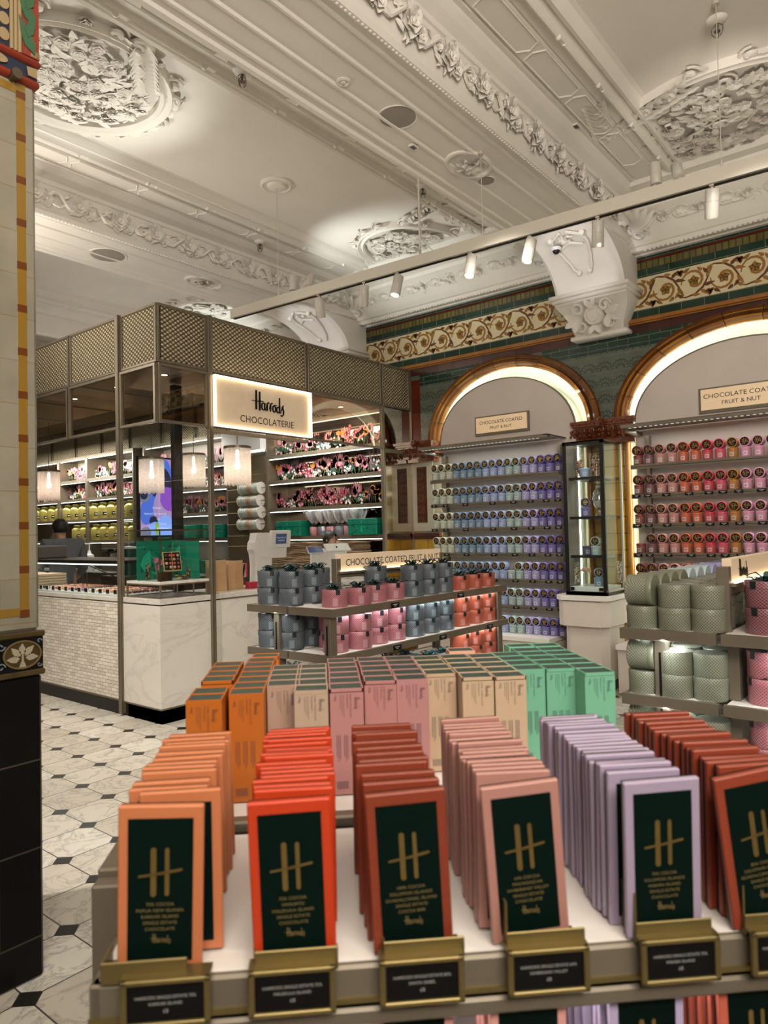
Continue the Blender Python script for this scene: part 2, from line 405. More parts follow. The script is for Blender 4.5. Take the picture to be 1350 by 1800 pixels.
# scalloped ceramic tiles of the counter front
def scallop(name):
    m = mat(name, (.62, .57, .50), .35); t = NT(m); x, y, z = t.sep(t.obj())
    b = t.n('ShaderNodeTexBrick', offset=.5); t.l(t.comb(y, z), b.inputs['Vector']); b.inputs['Scale'].default_value = 1
    b.inputs['Brick Width'].default_value = .088; b.inputs['Row Height'].default_value = .030; b.inputs['Mortar Size'].default_value = .0016; b.inputs['Mortar Smooth'].default_value = .3
    b.inputs['Color1'].default_value = (.56, .51, .44, 1); b.inputs['Color2'].default_value = (.74, .69, .61, 1); b.inputs['Mortar'].default_value = (.20, .17, .13, 1)
    t.col(b.outputs['Color'])
    fr = t.math('FRACT', t.math('DIVIDE', z, .030)); t.bump(t.math('SUBTRACT', t.math('SUBTRACT', 1, fr), t.math('MULTIPLY', b.outputs['Fac'], .6)), 1.0, .014); return m
scal = scallop('scalloped_tile')

# marble floor of clipped squares with black dots
def floormat():
    m = mat('marble_floor', (.6, .57, .5), .28); t = NT(m); x, y, z = t.sep(t.obj())
    gx = t.math('DIVIDE', t.math('SUBTRACT', x, 2.226), .2835); gy = t.math('DIVIDE', t.math('SUBTRACT', y, 4.197), .2955)
    ax = t.math('SUBTRACT', t.math('FRACT', t.math('ADD', gx, .5)), .5); ay = t.math('SUBTRACT', t.math('FRACT', t.math('ADD', gy, .5)), .5)
    aa = t.math('ABSOLUTE', ax); bb = t.math('ABSOLUTE', ay); s_ = t.math('ADD', aa, bb)
    dot = t.math('LESS_THAN', s_, .172)
    joint = t.math('LESS_THAN', t.math('MINIMUM', aa, bb), .010)
    ring = t.math('LESS_THAN', t.math('ABSOLUTE', t.math('SUBTRACT', s_, .178)), .008)
    jj = t.math('MAXIMUM', joint, ring)
    cid = t.comb(t.math('FLOOR', gx), t.math('FLOOR', gy)); wn = t.n('ShaderNodeTexWhiteNoise'); t.l(cid, wn.inputs[0])
    shift = t.n('ShaderNodeVectorMath', operation='MULTIPLY_ADD'); t.l(wn.outputs['Color'], shift.inputs[0]); shift.inputs[1].default_value = (9, 9, 9); t.l(t.comb(x, y), shift.inputs[2])
    n = t.noise(shift.outputs[0], 5, 8, .62, 1.5); k = t.math('ABSOLUTE', t.math('SUBTRACT', n, .5))
    vein = t.ramp(k, [(0, (1, 1, 1)), (.012, (.35, .35, .35)), (.05, (0, 0, 0))])
    base = t.mix(wn.outputs['Value'], (.60, .55, .47), (.80, .77, .70))
    c = t.mix(t.math('MULTIPLY', vein, .65), base, (.20, .19, .18))
    c = t.mix(jj, c, (.06, .053, .042)); c = t.mix(dot, c, (.022, .021, .020)); t.col(c)
    t.bump(t.math('SUBTRACT', 1, jj), .15, .002); return m
floor_m = floormat()

# printed cartons / tins coloured by the object's own colour
def objcol(name, rough=.42, pattern=None, metal=0, k=1.0):
    m = mat(name, (1, 1, 1), rough, metal); t = NT(m); oi = t.n('ShaderNodeObjectInfo'); c = oi.outputs['Color']
    if k != 1: c = t.mix(1.0, c, (k, k, k), 'MULTIPLY')
    if pattern:
        x, y, z = t.sep(t.obj()); a = t.math('ARCTAN2', y, x)
        if pattern == 'x': a = t.math('ARCTAN2', y, z); z = x
        N, Pz = (26, .0085) if pattern != 'big' else (34, .0105)
        u = t.math('MULTIPLY', a, N/2); v = t.math('MULTIPLY', z, PI/Pz)
        s1 = t.math('ABSOLUTE', t.math('SINE', t.math('ADD', u, v))); s2 = t.math('ABSOLUTE', t.math('SINE', t.math('SUBTRACT', u, v)))
        h = t.math('MULTIPLY', s1, s2)
        f = t.math('LESS_THAN', t.math('MINIMUM', s1, t.math('MULTIPLY', s2, 1.8)), .30); f2 = t.math('GREATER_THAN', h, .62)
        lt = t.mix(.20, c, (.85, .80, .72)); dk = t.mix(1.0, c, (.5, .48, .5), 'MULTIPLY')
        c2 = t.mix(f, c, lt); c2 = t.mix(t.math('MULTIPLY', f2, .8), c2, dk); c = c2
        t.bump(h, .25, .002)
    t.col(c); return m
oc_plain = objcol('printed_colour', .4); oc_tin = objcol('tin_pattern', .38, 'z'); oc_tinx = objcol('tin_pattern_lying', .38, 'x')
oc_big = objcol('gift_tin_pattern', .4, 'big', k=1.0); oc_light = objcol('tin_rim', .35)
def lighter():
    m = mat('tin_label', (1, 1, 1), .4); t = NT(m); oi = t.n('ShaderNodeObjectInfo'); t.col(t.mix(.35, oi.outputs['Color'], (.8, .85, .9))); return m
oc_lab = lighter(); oc_lab2 = mat('gift_label', (1, 1, 1), .4); t_ = NT(oc_lab2); t_.col(t_.mix(.16, t_.n('ShaderNodeObjectInfo').outputs['Color'], (.7, .85, .9)))
def darker():
    m = mat('tin_print', (1, 1, 1), .4); t = NT(m); oi = t.n('ShaderNodeObjectInfo'); t.col(t.mix(.65, oi.outputs['Color'], (.03, .03, .05))); return m
oc_print = darker()
choc = mat('chocolate_pieces', (.035, .014, .008), .35); choc2 = mat('nut_pieces', (.34, .17, .08), .4); choc3 = mat('pale_pieces', (.75, .62, .5), .4)
ribbonm = mat('teal_ribbon', (.012, .075, .075), .3); ribbonk = mat('dark_ribbon', (.008, .016, .018), .35)
# ------------------------------------------------------------------ ornament builders
rnd = random.Random(7)
def basis(n):
    n = Vector(n).normalized(); a = Vector((0, 0, 1)) if abs(n.z) < .8 else Vector((1, 0, 0))
    u = a.cross(n).normalized(); return u, n.cross(u), n
def petal(mb, c, d, n, L, Wd, lift=.5, curl=.4, m=0):
    d = Vector(d).normalized(); n = Vector(n); s_ = n.cross(d).normalized(); c = Vector(c)
    def f(a, b):
        w = math.sin(PI*min(1, b*.85+.12))**.7*Wd*(a-.5); return c + d*(b*L) + s_*w + n*(lift*L*math.sin(b*PI*.6) - curl*L*b*b*.6 - abs(a-.5)*Wd*.35*-1)
    mb.patch(f, 4, 5, m)
def rose(mb, c, n, r, m=0):
    u, v, n = basis(n); c = Vector(c)
    for k, (R, cnt, lf, cu) in enumerate(((1, 5, .30, .15), (.72, 5, .62, .2), (.42, 4, .95, .1))):
        o = rnd.random()*6
        for i in range(cnt):
            a = o + 2*PI*i/cnt; d = u*math.cos(a)+v*math.sin(a); petal(mb, c + n*r*.1*k, d, n, r*R, r*R*1.15, lf, cu, m)
    mb.ball(c+n*r*.35, r*.28, m, 8)
def leaf(mb, c, d, n, L, m=0):
    petal(mb, c, d, n, L, L*.5, .35, .3, m)
def scroll(mb, c, u, v, n, R, turns=1.2, r=.02, hand=1, a0=0, m=0):
    pts = []; rs = []; c = Vector(c); u = Vector(u); v = Vector(v); n = Vector(n)
    for i in range(16):
        t = i/15; a = a0 + hand*t*turns*2*PI; q = R*(1-.78*t); pts.append(c + u*q*math.cos(a) + v*q*math.sin(a) + n*(.3*r+t*r)); rs.append(r*(.5+.9*t))
    mb.tube(pts, rs, 6, m)
def cluster(mb, c, u, v, n, R, m=0):
    c = Vector(c); u = Vector(u); v = Vector(v); n = Vector(n)
    rose(mb, c + u*rnd.uniform(-.2, .2)*R, n + u*rnd.uniform(-.3, .3) + v*rnd.uniform(-.3, .3), R*.46, m)
    for i in range(3):
        a = rnd.random()*6.28; rose(mb, c + (u*math.cos(a)+v*math.sin(a)*.7)*R*.62, n + u*math.cos(a)*.4, R*rnd.uniform(.22, .32), m)
    for i in range(6):
        a = rnd.random()*6.28; d = u*math.cos(a)+v*math.sin(a)*.8; leaf(mb, c + d*R*.45, d, n, R*rnd.uniform(.35, .55), m)
def struct(name, mb, mats, parent=None, **k):
    o = mb.build(name, mats, parent, **k)
    if not parent: o['kind'] = 'structure'
    return o

XW = 6.75
# ------------------------------------------------------------------ floor and distant walls
mb = MB(); mb.box(-3, -3, -.06, 9, 18, 0); struct('floor', mb, floor_m)
mb = MB(); mb.box(-3, 18, 0, 9, 18.15, 4.7); struct('wall_back', mb, plasterlow)
mb = MB(); mb.box(-3.15, 3.5, 0, -3, 18, 4.7); struct('wall_left', mb, plasterlow)

# ------------------------------------------------------------------ right wall with arched niches
ARCH = [(3.70, .88, .70, 1.02, .83), (1.38, 1.03, .72, 1.17, .85)]   # centre y, inner a,b, outer a,b
ZS = 2.525
mb = MB()
YB = [(-3, .21), (2.55, 2.68), (4.72, 4.86), (4.86, 5.0), (5.0, 18)]
def arcpt(c, a, b, t): return c + a*math.cos(t), ZS + b*math.sin(t)
def wallbox(y0, y1, z0, z1, m): mb.box(XW, y0, z0, XW+.3, y1, z1, m)
TOPF = 3.20
for (c, ai, bi, ao, bo) in ARCH:
    n = 28
    for i in range(n):
        t0 = PI*i/n; t1 = PI*(i+1)/n
        y0, z0 = arcpt(c, ai, bi, t0); y1, z1 = arcpt(c, ai, bi, t1)
        for x in (XW,):
            vs = [(x, y0, z0), (x, y1, z1), (x, y1, 3.42), (x, y0, 3.42)]
            mb.add(vs, [(0, 1, 2, 3)], 0)
mb.box(XW, 2.41, ZS, XW+.3, 2.82, 3.42, 0); mb.box(XW, 4.58, ZS, XW+.3, 4.86, 3.42, 0); mb.box(XW, -3, ZS, XW+.3, .35, 3.42, 0)
mb.box(XW, 4.86, 1.55, XW+.3, 4.985, 3.28, 1); mb.box(XW, 4.985, 0, XW+.3, 18, 3.42, 0); mb.box(XW, 4.86, 3.28, XW+.3, 4.985, 3.42, 0)
mb.box(XW, 4.58, 2.36, XW+.3, 4.86, ZS, 3)
mb.box(XW, 4.58, 1.47, XW+.3, 4.86, 2.36, 2); mb.box(XW, 4.58, 0, XW+.3, 4.985, 1.47, 4); mb.box(XW, 4.86, 1.47, XW+.3, 4.985, 1.55, 4)
mb.box(XW, 2.41, 0, XW+.3, 2.82, ZS, 4); mb.box(XW, -3, 0, XW+.3, .35, ZS, 4)
mb.box(XW+.30, -3, 0, XW+.34, 5, 3.42, 5)            # back of the niches
# bands above the arches
Z = [(3.335, 3.40, 3), (3.20, 3.255, 6), (3.255, 3.335, 7)]
mb.box(XW, -3, 3.42, XW+.3, 18, 4.4, 7)
wall = struct('wall_right', mb, [fan_t, red_t, creamt, maroon_t, yellowt, revealw, green_dk, green_t])
def band(name, z0, z1, m, x=.004, y0=-3, y1=18):
    b = MB(); b.box(XW-x, y0, z0, XW, y1, z1); return struct(name, b, m, wall)
for z0, z1, m_, nm in ((3.33, 3.41, maroon_t, 'maroon_course'), (3.465, 3.545, green_t, 'green_course'), (3.845, 3.92, green_t, 'green_course'), (3.92, 3.995, olive_t, 'olive_course'), (4.012, 4.3, green_dk, 'dark_green_course')):
    band(nm, z0, z1, m_)
# green and dark courses broken by the arches
for y0, y1 in ((-3, .95), (1.85, 3.3), (4.05, 4.86)):
    band('green_course', 3.255, 3.33, green_t, .003, y0, y1)
for y0, y1 in ((2.0, 3.15), (4.2, 4.86), (-3, .7)):
    band('dark_course', 3.205, 3.255, green_dk, .003, y0, y1)
b = MB()
for (dx, z0, z1) in ((.02, 3.41, 3.425), (.045, 3.425, 3.45), (.025, 3.45, 3.465)): b.box(XW-dx, -3, z0, XW, 18, z1)
struct('amber_moulding', b, faience, wall)
b = MB(); b.box(XW-.012, -3, 3.995, XW, 18, 4.012); struct('red_moulding', b, red_t, wall)
# scrolled frieze
b = MB(); b.box(XW-.006, -3, 3.545, XW, 18, 3.845); struct('cream_frieze', b, cream_band, wall)
fb = MB(); fr0 = Fr((XW-.006, 0, 3.695), (0, -1, 0), (0, 0, 1))
def spiral(c, R, a0, hand, turns=.95, k=14, q=.3): return [(c[0]+R*(1-(1-q)*i/(k-1))*math.cos(a0+hand*turns*2*PI*i/(k-1)), c[1]+R*(1-(1-q)*i/(k-1))*math.sin(a0+hand*turns*2*PI*i/(k-1))) for i in range(k)]
def leafpoly(x, y, L, Wd, a):
    pts = [(0, 0), (.25, .5), (.6, .42), (1, 0), (.6, -.3), (.25, -.4)]
    ca, sa = math.cos(a), math.sin(a); return [(x+(p*L)*ca-(q*Wd)*sa, y+(p*L)*sa+(q*Wd)*ca) for p, q in pts]
P = .50; HB = .15
y = -6.4
while y < 0.8:
    fr = fr0.at(y, 0)
    for s_, x0 in ((1, 0), (-1, P/2)):
        c = (x0+.115, .012*s_)
        w = [.010+.014*math.sin(PI*i/13) for i in range(14)]
        fb.ribbon(spiral(c, .112, PI*1.05 if s_ > 0 else -PI*1.05, -s_, 1.0), w, fr, 0, .0022, 0)
        # flower in the spiral
        for k in range(5):
            a = 2*PI*k/5+.3; fb.prism(leafpoly(c[0]+.008*math.cos(a), c[1]+.008*math.sin(a), .046, .05, a), fr, 0, .003, 0 if k % 2 else 2)
        fb.prism([(c[0]+.014*math.cos(t*PI/4), c[1]+.014*math.sin(t*PI/4)) for t in range(8)], fr, 0, .0035, 1)
        # connecting stem and leaves
        st = [(x0-.02, -.11*s_), (x0+.04, -.125*s_), (x0+.12, -.11*s_), (x0+.19, -.06*s_), (x0+.235, .02*s_), (x0+.26, .09*s_)]
        fb.ribbon(st, [.006, .012, .018, .02, .014, .006], fr, 0, .0018, 1)
        for (lx, ly, L, a) in ((.20, -.05, .10, .2), (.17, -.08, .09, -.7), (.22, .02, .11, 1.0), (.10, -.115, .07, -.1), (.235, .06, .07, 2.2), (.02, -.118, .06, 2.6), (.03, .10, .07, .6), (.19, .095, .06, 2.5), (.21, -.10, .06, -.2)):
            fb.prism(leafpoly(x0+lx, ly*s_, L, .036, a*s_), fr, 0, .0026, rnd.choice((0, 0, 1, 2)))
        for (lx, ly) in ((.245, -.115), (.005, .105)):
            for k in range(3): fb.prism(leafpoly(x0+lx, ly*s_, .035, .03, 2.1*k+.4), fr, 0, .0028, 1)
    y += P
struct('frieze_scrollwork', fb, [scrollb, scrolld, amber1], wall)
fr = None
groove_shade = noisy('faience_groove_shade', (.07, .022, .006), (.11, .038, .009), 5, .15)  # very dark glaze bands paint shade into the mouldings so grooves look deeper
# arch mouldings, made of glazed voussoir blocks
for ai_, (c, ai, bi, ao, bo) in enumerate(ARCH):
    mb = MB(); gaps = 11; n = 44
    prof = [(0, 0), (0, -.03), (.14, -.035), (.22, -.07), (.36, -.075), (.42, -.045), (.58, -.05), (.66, -.085), (.86, -.09), (.95, -.05), (1, -.02), (1, 0)]
    for g in range(gaps):
        vs = []; k = 5
        for i in range(k):
            t = PI*(g + .012 + (.976)*i/(k-1))/gaps
            for (q, x) in prof:
                a = ai+(ao-ai)*q; bb = bi+(bo-bi)*q; yy, zz = arcpt(c, a, bb, t); vs.append((XW+x+.0, yy, zz))
        m_ = len(prof); fs = []
        for i in range(k-1):
            for j in range(m_-1): fs.append((i*m_+j, i*m_+j+1, (i+1)*m_+j+1, (i+1)*m_+j))
        fs.append(tuple(range(m_))); fs.append(tuple((k-1)*m_+j for j in reversed(range(m_))))
        b0 = len(mb.f); mb.add(vs, fs, 0 if g % 2 else 1)
        for q_ in range((k-1)*(m_-1)):
            if q_ % (m_-1) in (2, 4, 5, 7, 9): mb.m[b0+q_] = 3
    # inner return of the arch
    for i in range(n):
        t0 = PI*i/n; t1 = PI*(i+1)/n; y0, z0 = arcpt(c, ai, bi, t0); y1, z1 = arcpt(c, ai, bi, t1)
        mb.add([(XW, y0, z0), (XW, y1, z1), (XW+.3, y1, z1), (XW+.3, y0, z0)], [(0, 1, 2, 3)], 2)
    for yy in (c-ai+.004, c+ai-.004): mb.add([(XW, yy, 0), (XW, yy, ZS), (XW+.3, yy, ZS), (XW+.3, yy, 0)], [(0, 1, 2, 3)], 2)
    # sloping relief reveal just inside the arch
    vs = []; fs = []
    for i in range(n+1):
        t = PI*i/n
        for (q, x) in ((1.0, .02), (.86, .16), (.80, .29)): yy, zz = arcpt(c, ai*q, bi*q*(1 if q == 1 else .97), t); vs.append((XW+x, yy, zz))
    for i in range(n):
        for j in range(2): fs.append((i*3+j, i*3+j+1, i*3+j+4, i*3+j+3))
    mb.add(vs, fs, 2)
    struct('arch_moulding', mb, [faience, faience_d, revealw, groove_shade], wall)
# capital on the pier between the arches, and a half capital at the far side
def capital(y0, y1, name='pier_capital'):
    mb = MB(); yc = (y0+y1)/2
    for (z0, z1, d) in ((2.50, 2.53, .13), (2.475, 2.50, .115), (2.455, 2.475, .095)): mb.box(XW-d-.06, y0-d*.6+.05, z0, XW, y1+d*.6-.05, z1)
    def f(a, b):
        d = .03+.09*b**1.6; return (XW-d-.05, y0-d*.5+.04+(y1-y0+d-.08)*a, 2.33+.125*b)
    mb.patch(f, 9, 6); mb.box(XW-.09, y0+.02, 2.33, XW, y1-.02, 2.455)
    for (yy) in (y0, y1):
        mb.box(XW-.12, yy-.03, 2.34, XW, yy+.03, 2.46)
    mb.box(XW-.10, y0, 2.30, XW, y1, 2.335)
    k = max(2, int((y1-y0)/.09))
    for i in range(k+1):
        yy = y0+(y1-y0)*i/k; leaf(mb, (XW-.10, yy, 2.345), (-.45, 0, 1), (-1, 0, .3), .08); leaf(mb, (XW-.13, yy+.02, 2.40), (-.4, .3, .8), (-1, 0, .2), .055); leaf(mb, (XW-.13, yy-.02, 2.40), (-.4, -.3, .8), (-1, 0, .2), .055); mb.ball((XW-.16, yy+.035, 2.39), .014, 0, 8)
        scroll(mb, (XW-.175, yy, 2.435), (0, 1, 0), (0, 0, 1), (-1, 0, 0), .026, 1.2, .008, 1 if i % 2 else -1)
    rose(mb, (XW-.20, yc, 2.50), (-1, 0, .1), .05)
    return struct(name, mb, copper, wall)
capital(2.33, 2.90); capital(4.62, 4.99)
# pier shaft under the capital
mb = MB(); mb.box(XW-.05, 2.47, 0, XW, 2.76, 2.30, 0); 
for yy in (2.40, 2.79): mb.cyl((XW-.03, yy+.02, .1), (XW-.03, yy+.02, 2.30), .028, 12, 1)
struct('pier_shaft', mb, [yellowt, faience], wall)
# framed panel of brown relief tiles beside the left arch, and the rail below it
mb = MB(); mb.box(XW-.015, 4.70, 1.50, XW, 4.985, 2.33, 0); mb.box(XW-.018, 4.785, 1.60, XW-.015, 4.925, 2.25, 1); struct('tile_panel', mb, [noisy('panel_cream', (.36, .33, .27), (.40, .37, .31), 4, .4), brown_t], wall)
mb = MB(); mb.box(XW-.05, 4.60, 1.44, XW, 4.985, 1.48, 0); mb.box(XW-.03, 4.60, 1.41, XW, 4.985, 1.44, 0); struct('dado_rail', mb, maroon_t, wall)

# ------------------------------------------------------------------ ceiling with beams
ZC, ZB = 4.50, 4.12
BEAMS = [-.70, 2.65, 6.0, 9.35, 12.7, 16.05]
mb = MB(); mb.box(-3, -3, ZC, 9, 18, ZC+.1); struct('ceiling', mb, plaster)
def extr_x(prof, x0, x1, m=0, mb=None):
    mb = mb or MB(); k = len(prof)
    vs = [(x0, y, z) for y, z in prof]+[(x1, y, z) for y, z in prof]
    mb.add(vs, [(i, i+1, k+i+1, k+i) for i in range(k-1)], m); return mb
def extr_y(prof, y0, y1, m=0, mb=None):
    mb = mb or MB(); k = len(prof)
    vs = [(x, y0, z) for x, z in prof]+[(x, y1, z) for x, z in prof]
    mb.add(vs, [(i, i+1, k+i+1, k+i) for i in range(k-1)], m); return mb
half = [(0, ZB+.012), (.09, ZB+.012), (.10, ZB), (.115, ZB), (.125, ZB+.012), (.26, ZB+.012), (.27, ZB), (.285, ZB), (.295, ZB+.006), (.335, ZB+.006), (.345, ZB-.012), (.375, ZB-.014), (.395, ZB+.012), (.40, ZB+.03),
        (.405, ZB+.04), (.455, ZB+.20), (.47, ZB+.205), (.475, ZB+.235), (.50, ZB+.25), (.53, ZB+.27), (.56, ZB+.30), (.57, ZB+.315), (.60, ZB+.315), (.605, ZB+.33), (.615, ZB+.33), (.62, ZB+.318),
        (.79, ZB+.318), (.80, ZB+.335), (.81, ZB+.325), (.87, ZB+.33), (.885, ZB+.30), (.91, ZB+.295), (.93, ZB+.32), (.955, ZB+.335), (.965, ZB+.315), (.99, ZB+.31), (1.01, ZB+.335), (1.03, ZC-.01), (1.06, ZC+.001)]
BEAMO = []
for bi_, yb in enumerate(BEAMS):
    if bi_ == 0: continue
    mb = MB()
    for s_ in (1, -1): extr_x([(yb+s_*a, z) for a, z in half], -3, XW-.02, 0, mb)
    bo_ = struct('trim_%d' % bi_, mb, plaster); BEAMO.append(bo_)
    # bead, rods and little frames on the border band
    mb = MB()
    for s_ in (1, -1):
        if s_ == 1 and yb > 7: continue
        x = .8 if yb < 5 else 1.5
        while x < 6.6:
            if s_ == -1:
                mb.ball((x, yb-.36, ZB-.012), .010, 0, 6); 
            x += .032
        x = 1.0
        while x < 5.6:
            a = yb+s_*.63; b2 = yb+s_*.78
            for (p, q) in (((x, a), (x+.5, a)), ((x+.5, a), (x+.54, (a+b2)/2)), ((x+.54, (a+b2)/2), (x+.5, b2)), ((x+.5, b2), (x, b2)), ((x, b2), (x-.03, (a+b2)/2)), ((x-.03, (a+b2)/2), (x, a))):
                mb.tube([(p[0], p[1], ZB+.316), (q[0], q[1], ZB+.316)], .006, 4)
            yy = yb+s_*.90; mb.tube([(x, yy, ZB+.300), (x+.50, yy, ZB+.300)], .014, 6); mb.ball((x+.52, yy, ZB+.298), .022, 0, 8)
            x += .60
    struct('beam_beading', mb, plaster, bo_)
    # flower garland in the cove on the near side
    if yb < 7:
        mb = MB(); n = Vector((0, -.955, -.30)); u = Vector((1, 0, 0)); v = n.cross(u); x = 1.6 if yb < 5 else 2.6; i = 0
        while x < 6.35:
            c = Vector((x, yb-.44, ZB+.115)); cluster(mb, c, u, v, n, .13); rose(mb, c+v*.01, n, .085); rose(mb, c+u*.10-v*.02, n, .06)
            pts = [c + u*(.10+.05*k) + v*.05*math.sin(k*1.1+i) + n*.015 for k in range(6)]
            mb.tube(pts, [.020, .018, .016, .015, .012, .008], 6)
            pts = [c + u*(.12+.045*k) + v*(-.05*math.sin(k*.9+i)) + n*.01 for k in range(6)]
            mb.tube(pts, [.012, .011, .010, .009, .008, .005], 5)
            leaf(mb, c+u*.22+v*.03, u+v*.5, n, .07); leaf(mb, c+u*.26-v*.03, u-v*.6, n, .07)
            x += .36; i += 1
        struct('flower_garland', mb, plaster, bo_)
    # oval boss in the soffit
    if yb < 7:
        mb = MB(); cx = 4.35 if yb < 5 else 4.55
        mb.lathe([(.15, .003), (.155, -.012), (.17, -.018), (.185, -.012), (.19, .004)], 28, (cx, yb, ZB+.012), 0, True, None, 1.15, .8)
        for i in range(7): a = 2*PI*i/7; leaf(mb, (cx+.03*math.cos(a), yb+.02*math.sin(a), ZB+.01), (math.cos(a), .7*math.sin(a), 0), (0, 0, -1), .09)
        cluster(mb, (cx, yb, ZB), (1, 0, 0), (0, 1, 0), (0, 0, -1), .09)
        struct('oval_boss', mb, plaster, bo_)
# cornice along the right wall between the beams
cor = [(XW, 4.04), (XW-.05, 4.04), (XW-.06, 4.055), (XW-.10, 4.06), (XW-.12, 4.045), (XW-.15, 4.05), (XW-.17, 4.08), (XW-.19, 4.085), (XW-.24, 4.13), (XW-.33, 4.22), (XW-.45, 4.30), (XW-.47, 4.33), (XW-.52, 4.35), (XW-.60, 4.37), (XW-.62, 4.40), (XW-.70, 4.41), (XW-.74, 4.45), (XW-.80, 4.46), (XW-.84, 4.50)]
mb = MB(); extr_y(cor, -3, 18, 0, mb); cornice = struct('trim_10', mb, plaster)
mb = MB(); n = Vector((-.66, 0, -.75)); u = Vector((0, -1, 0)); v = n.cross(u)
for (ya, yb2) in ((-.2, 2.2), (3.1, 5.6), (6.4, 8.6)):
    yy = ya; i = 0
    while yy < yb2:
        c = Vector((XW-.34, yy, 4.235)); cluster(mb, c, u, v, n, .11)
        for s_ in (1, -1): scroll(mb, c+u*.17*s_, u, v, n, .08, 1.1, .014, s_, PI*(s_ < 0))
        leaf(mb, c+u*.1, u+v*.4, n, .12); leaf(mb, c-u*.1, -u+v*.4, n, .12); leaf(mb, c+u*.2, u-v*.3, n, .10)
        yy += .36; i += 1
    yy = ya
    while yy < yb2: mb.ball((XW-.145, yy, 4.046), .014, 0, 6); yy += .04
    for ye, s_ in ((ya, 1), (yb2, -1)):   # acanthus corners where cornice meets beam
        c = Vector((XW-.40, ye-.06*s_, 4.22))
        for k in range(9): a = -1.0+k*.28; leaf(mb, c, (-math.sin(a), s_*math.cos(a)*.8, .25), (-.4, 0, -.9), .30)
        scroll(mb, c+Vector((-.12, .02*s_, 0)), (-1, 0, 0), (0, s_, .2), (0, 0, -1), .13, 1.3, .025)
        scroll(mb, c+Vector((.12, .1*s_, -.05)), (1, 0, -.5), (0, s_, 0), (-.5, 0, -.9), .09, 1.3, .02)
struct('acanthus_ornament', mb, plaster, cornice)

def medallion(name, cx, cy, rx, ry, dens, seed, rz=0, z=ZC):
    global rnd
    rnd = random.Random(seed)
    mb = MB(); R = Matrix.Rotation(rz, 3, 'Z')
    mb.lathe([(.84, .01), (.85, -.035), (.89, -.05), (.92, -.03), (.945, -.045), (.975, -.055), (.99, -.03), (1.0, 0.01)], 56, (cx, cy, z), 0, True, R, rx, ry)
    N = Vector((0, 0, -1)); mb.T = Matrix.Translation((0, 0, z-.012)) @ Matrix.Diagonal((1, 1, .55, 1)) @ Matrix.Translation((0, 0, -z))
    for i in range(int(dens*1.9)):
        q = math.sqrt(rnd.random())*.70; a = rnd.random()*6.28; p = R @ Vector((q*rx*math.cos(a), q*ry*math.sin(a), 0)); c = Vector((cx, cy, z-.02-.05*(1-q)))+p
        d = Vector((math.cos(a+rnd.uniform(-1, 1)), math.sin(a+rnd.uniform(-1, 1)), 0)); t = rnd.random()
        if t < .40: rose(mb, c-Vector((0, 0, .02)), N+d*.4, rnd.uniform(.03, .06))
        elif t < .72:
            for k in range(3): leaf(mb, c, R @ d + Vector((.4*k-.4, .3*k-.3, 0)), N, rnd.uniform(.06, .12))
        else: scroll(mb, c, (1, 0, 0), (0, 1, 0), N, rnd.uniform(.04, .09), 1.3, .014, rnd.choice((1, -1)), a)
    mb.T = None
    for i in range(22):
        a = 2*PI*i/22+rnd.uniform(-.1, .1); p = R @ Vector((rx*1.0*math.cos(a), ry*1.0*math.sin(a), 0)); c = Vector((cx, cy, z-.015))+p; d = Vector((-math.sin(a), math.cos(a), 0))
        if rnd.random() < .5: leaf(mb, c, R @ d, N, .11)
        if rnd.random() < .5: scroll(mb, c, p.normalized(), R @ d, N, .07, 1.2, .016, rnd.choice((1, -1)))
        if rnd.random() < .35: rose(mb, c, N, .05)
    o = mb.build(name, plaster); o['kind'] = 'structure'
    return o
medallion('trim_20', 6.0, 4.36, .66, .56, 90, 3)
medallion('trim_21', 2.32, 4.36, .62, .60, 100, 5)
medallion('trim_22', 5.62, 1.22, .72, .88, 120, 8)
medallion('trim_23', 6.1, 7.65, .75, .6, 110, 11)
medallion('trim_24', 1.25, 4.05, .6, .8, 60, 12)
# swags that join the ovals to the coffer borders
rnd = random.Random(2)
mb = MB(); N = Vector((0, 0, -1))
for (x0, y0, x1, y1) in ((2.4, 3.72, 2.6, 4.0), (5.3, 2.0, 4.85, 1.9), (5.2, 1.9, 5.0, 1.4), (5.5, 3.6, 6.3, 3.55), (5.4, 4.0, 5.3, 3.62)):
    for k in range(9):
        t = k/8; c = Vector((x0+(x1-x0)*t, y0+(y1-y0)*t, ZC-.02)); d = Vector((x1-x0, y1-y0, 0)).normalized(); e = Vector((-d.y, d.x, 0))
        leaf(mb, c, d+e*.6, N, .15); leaf(mb, c, d-e*.6, N, .15)
        if k % 3 == 1: scroll(mb, c, d, e, N, .10, 1.3, .02)
o = mb.build('trim_25', plaster); o['kind'] = 'structure'

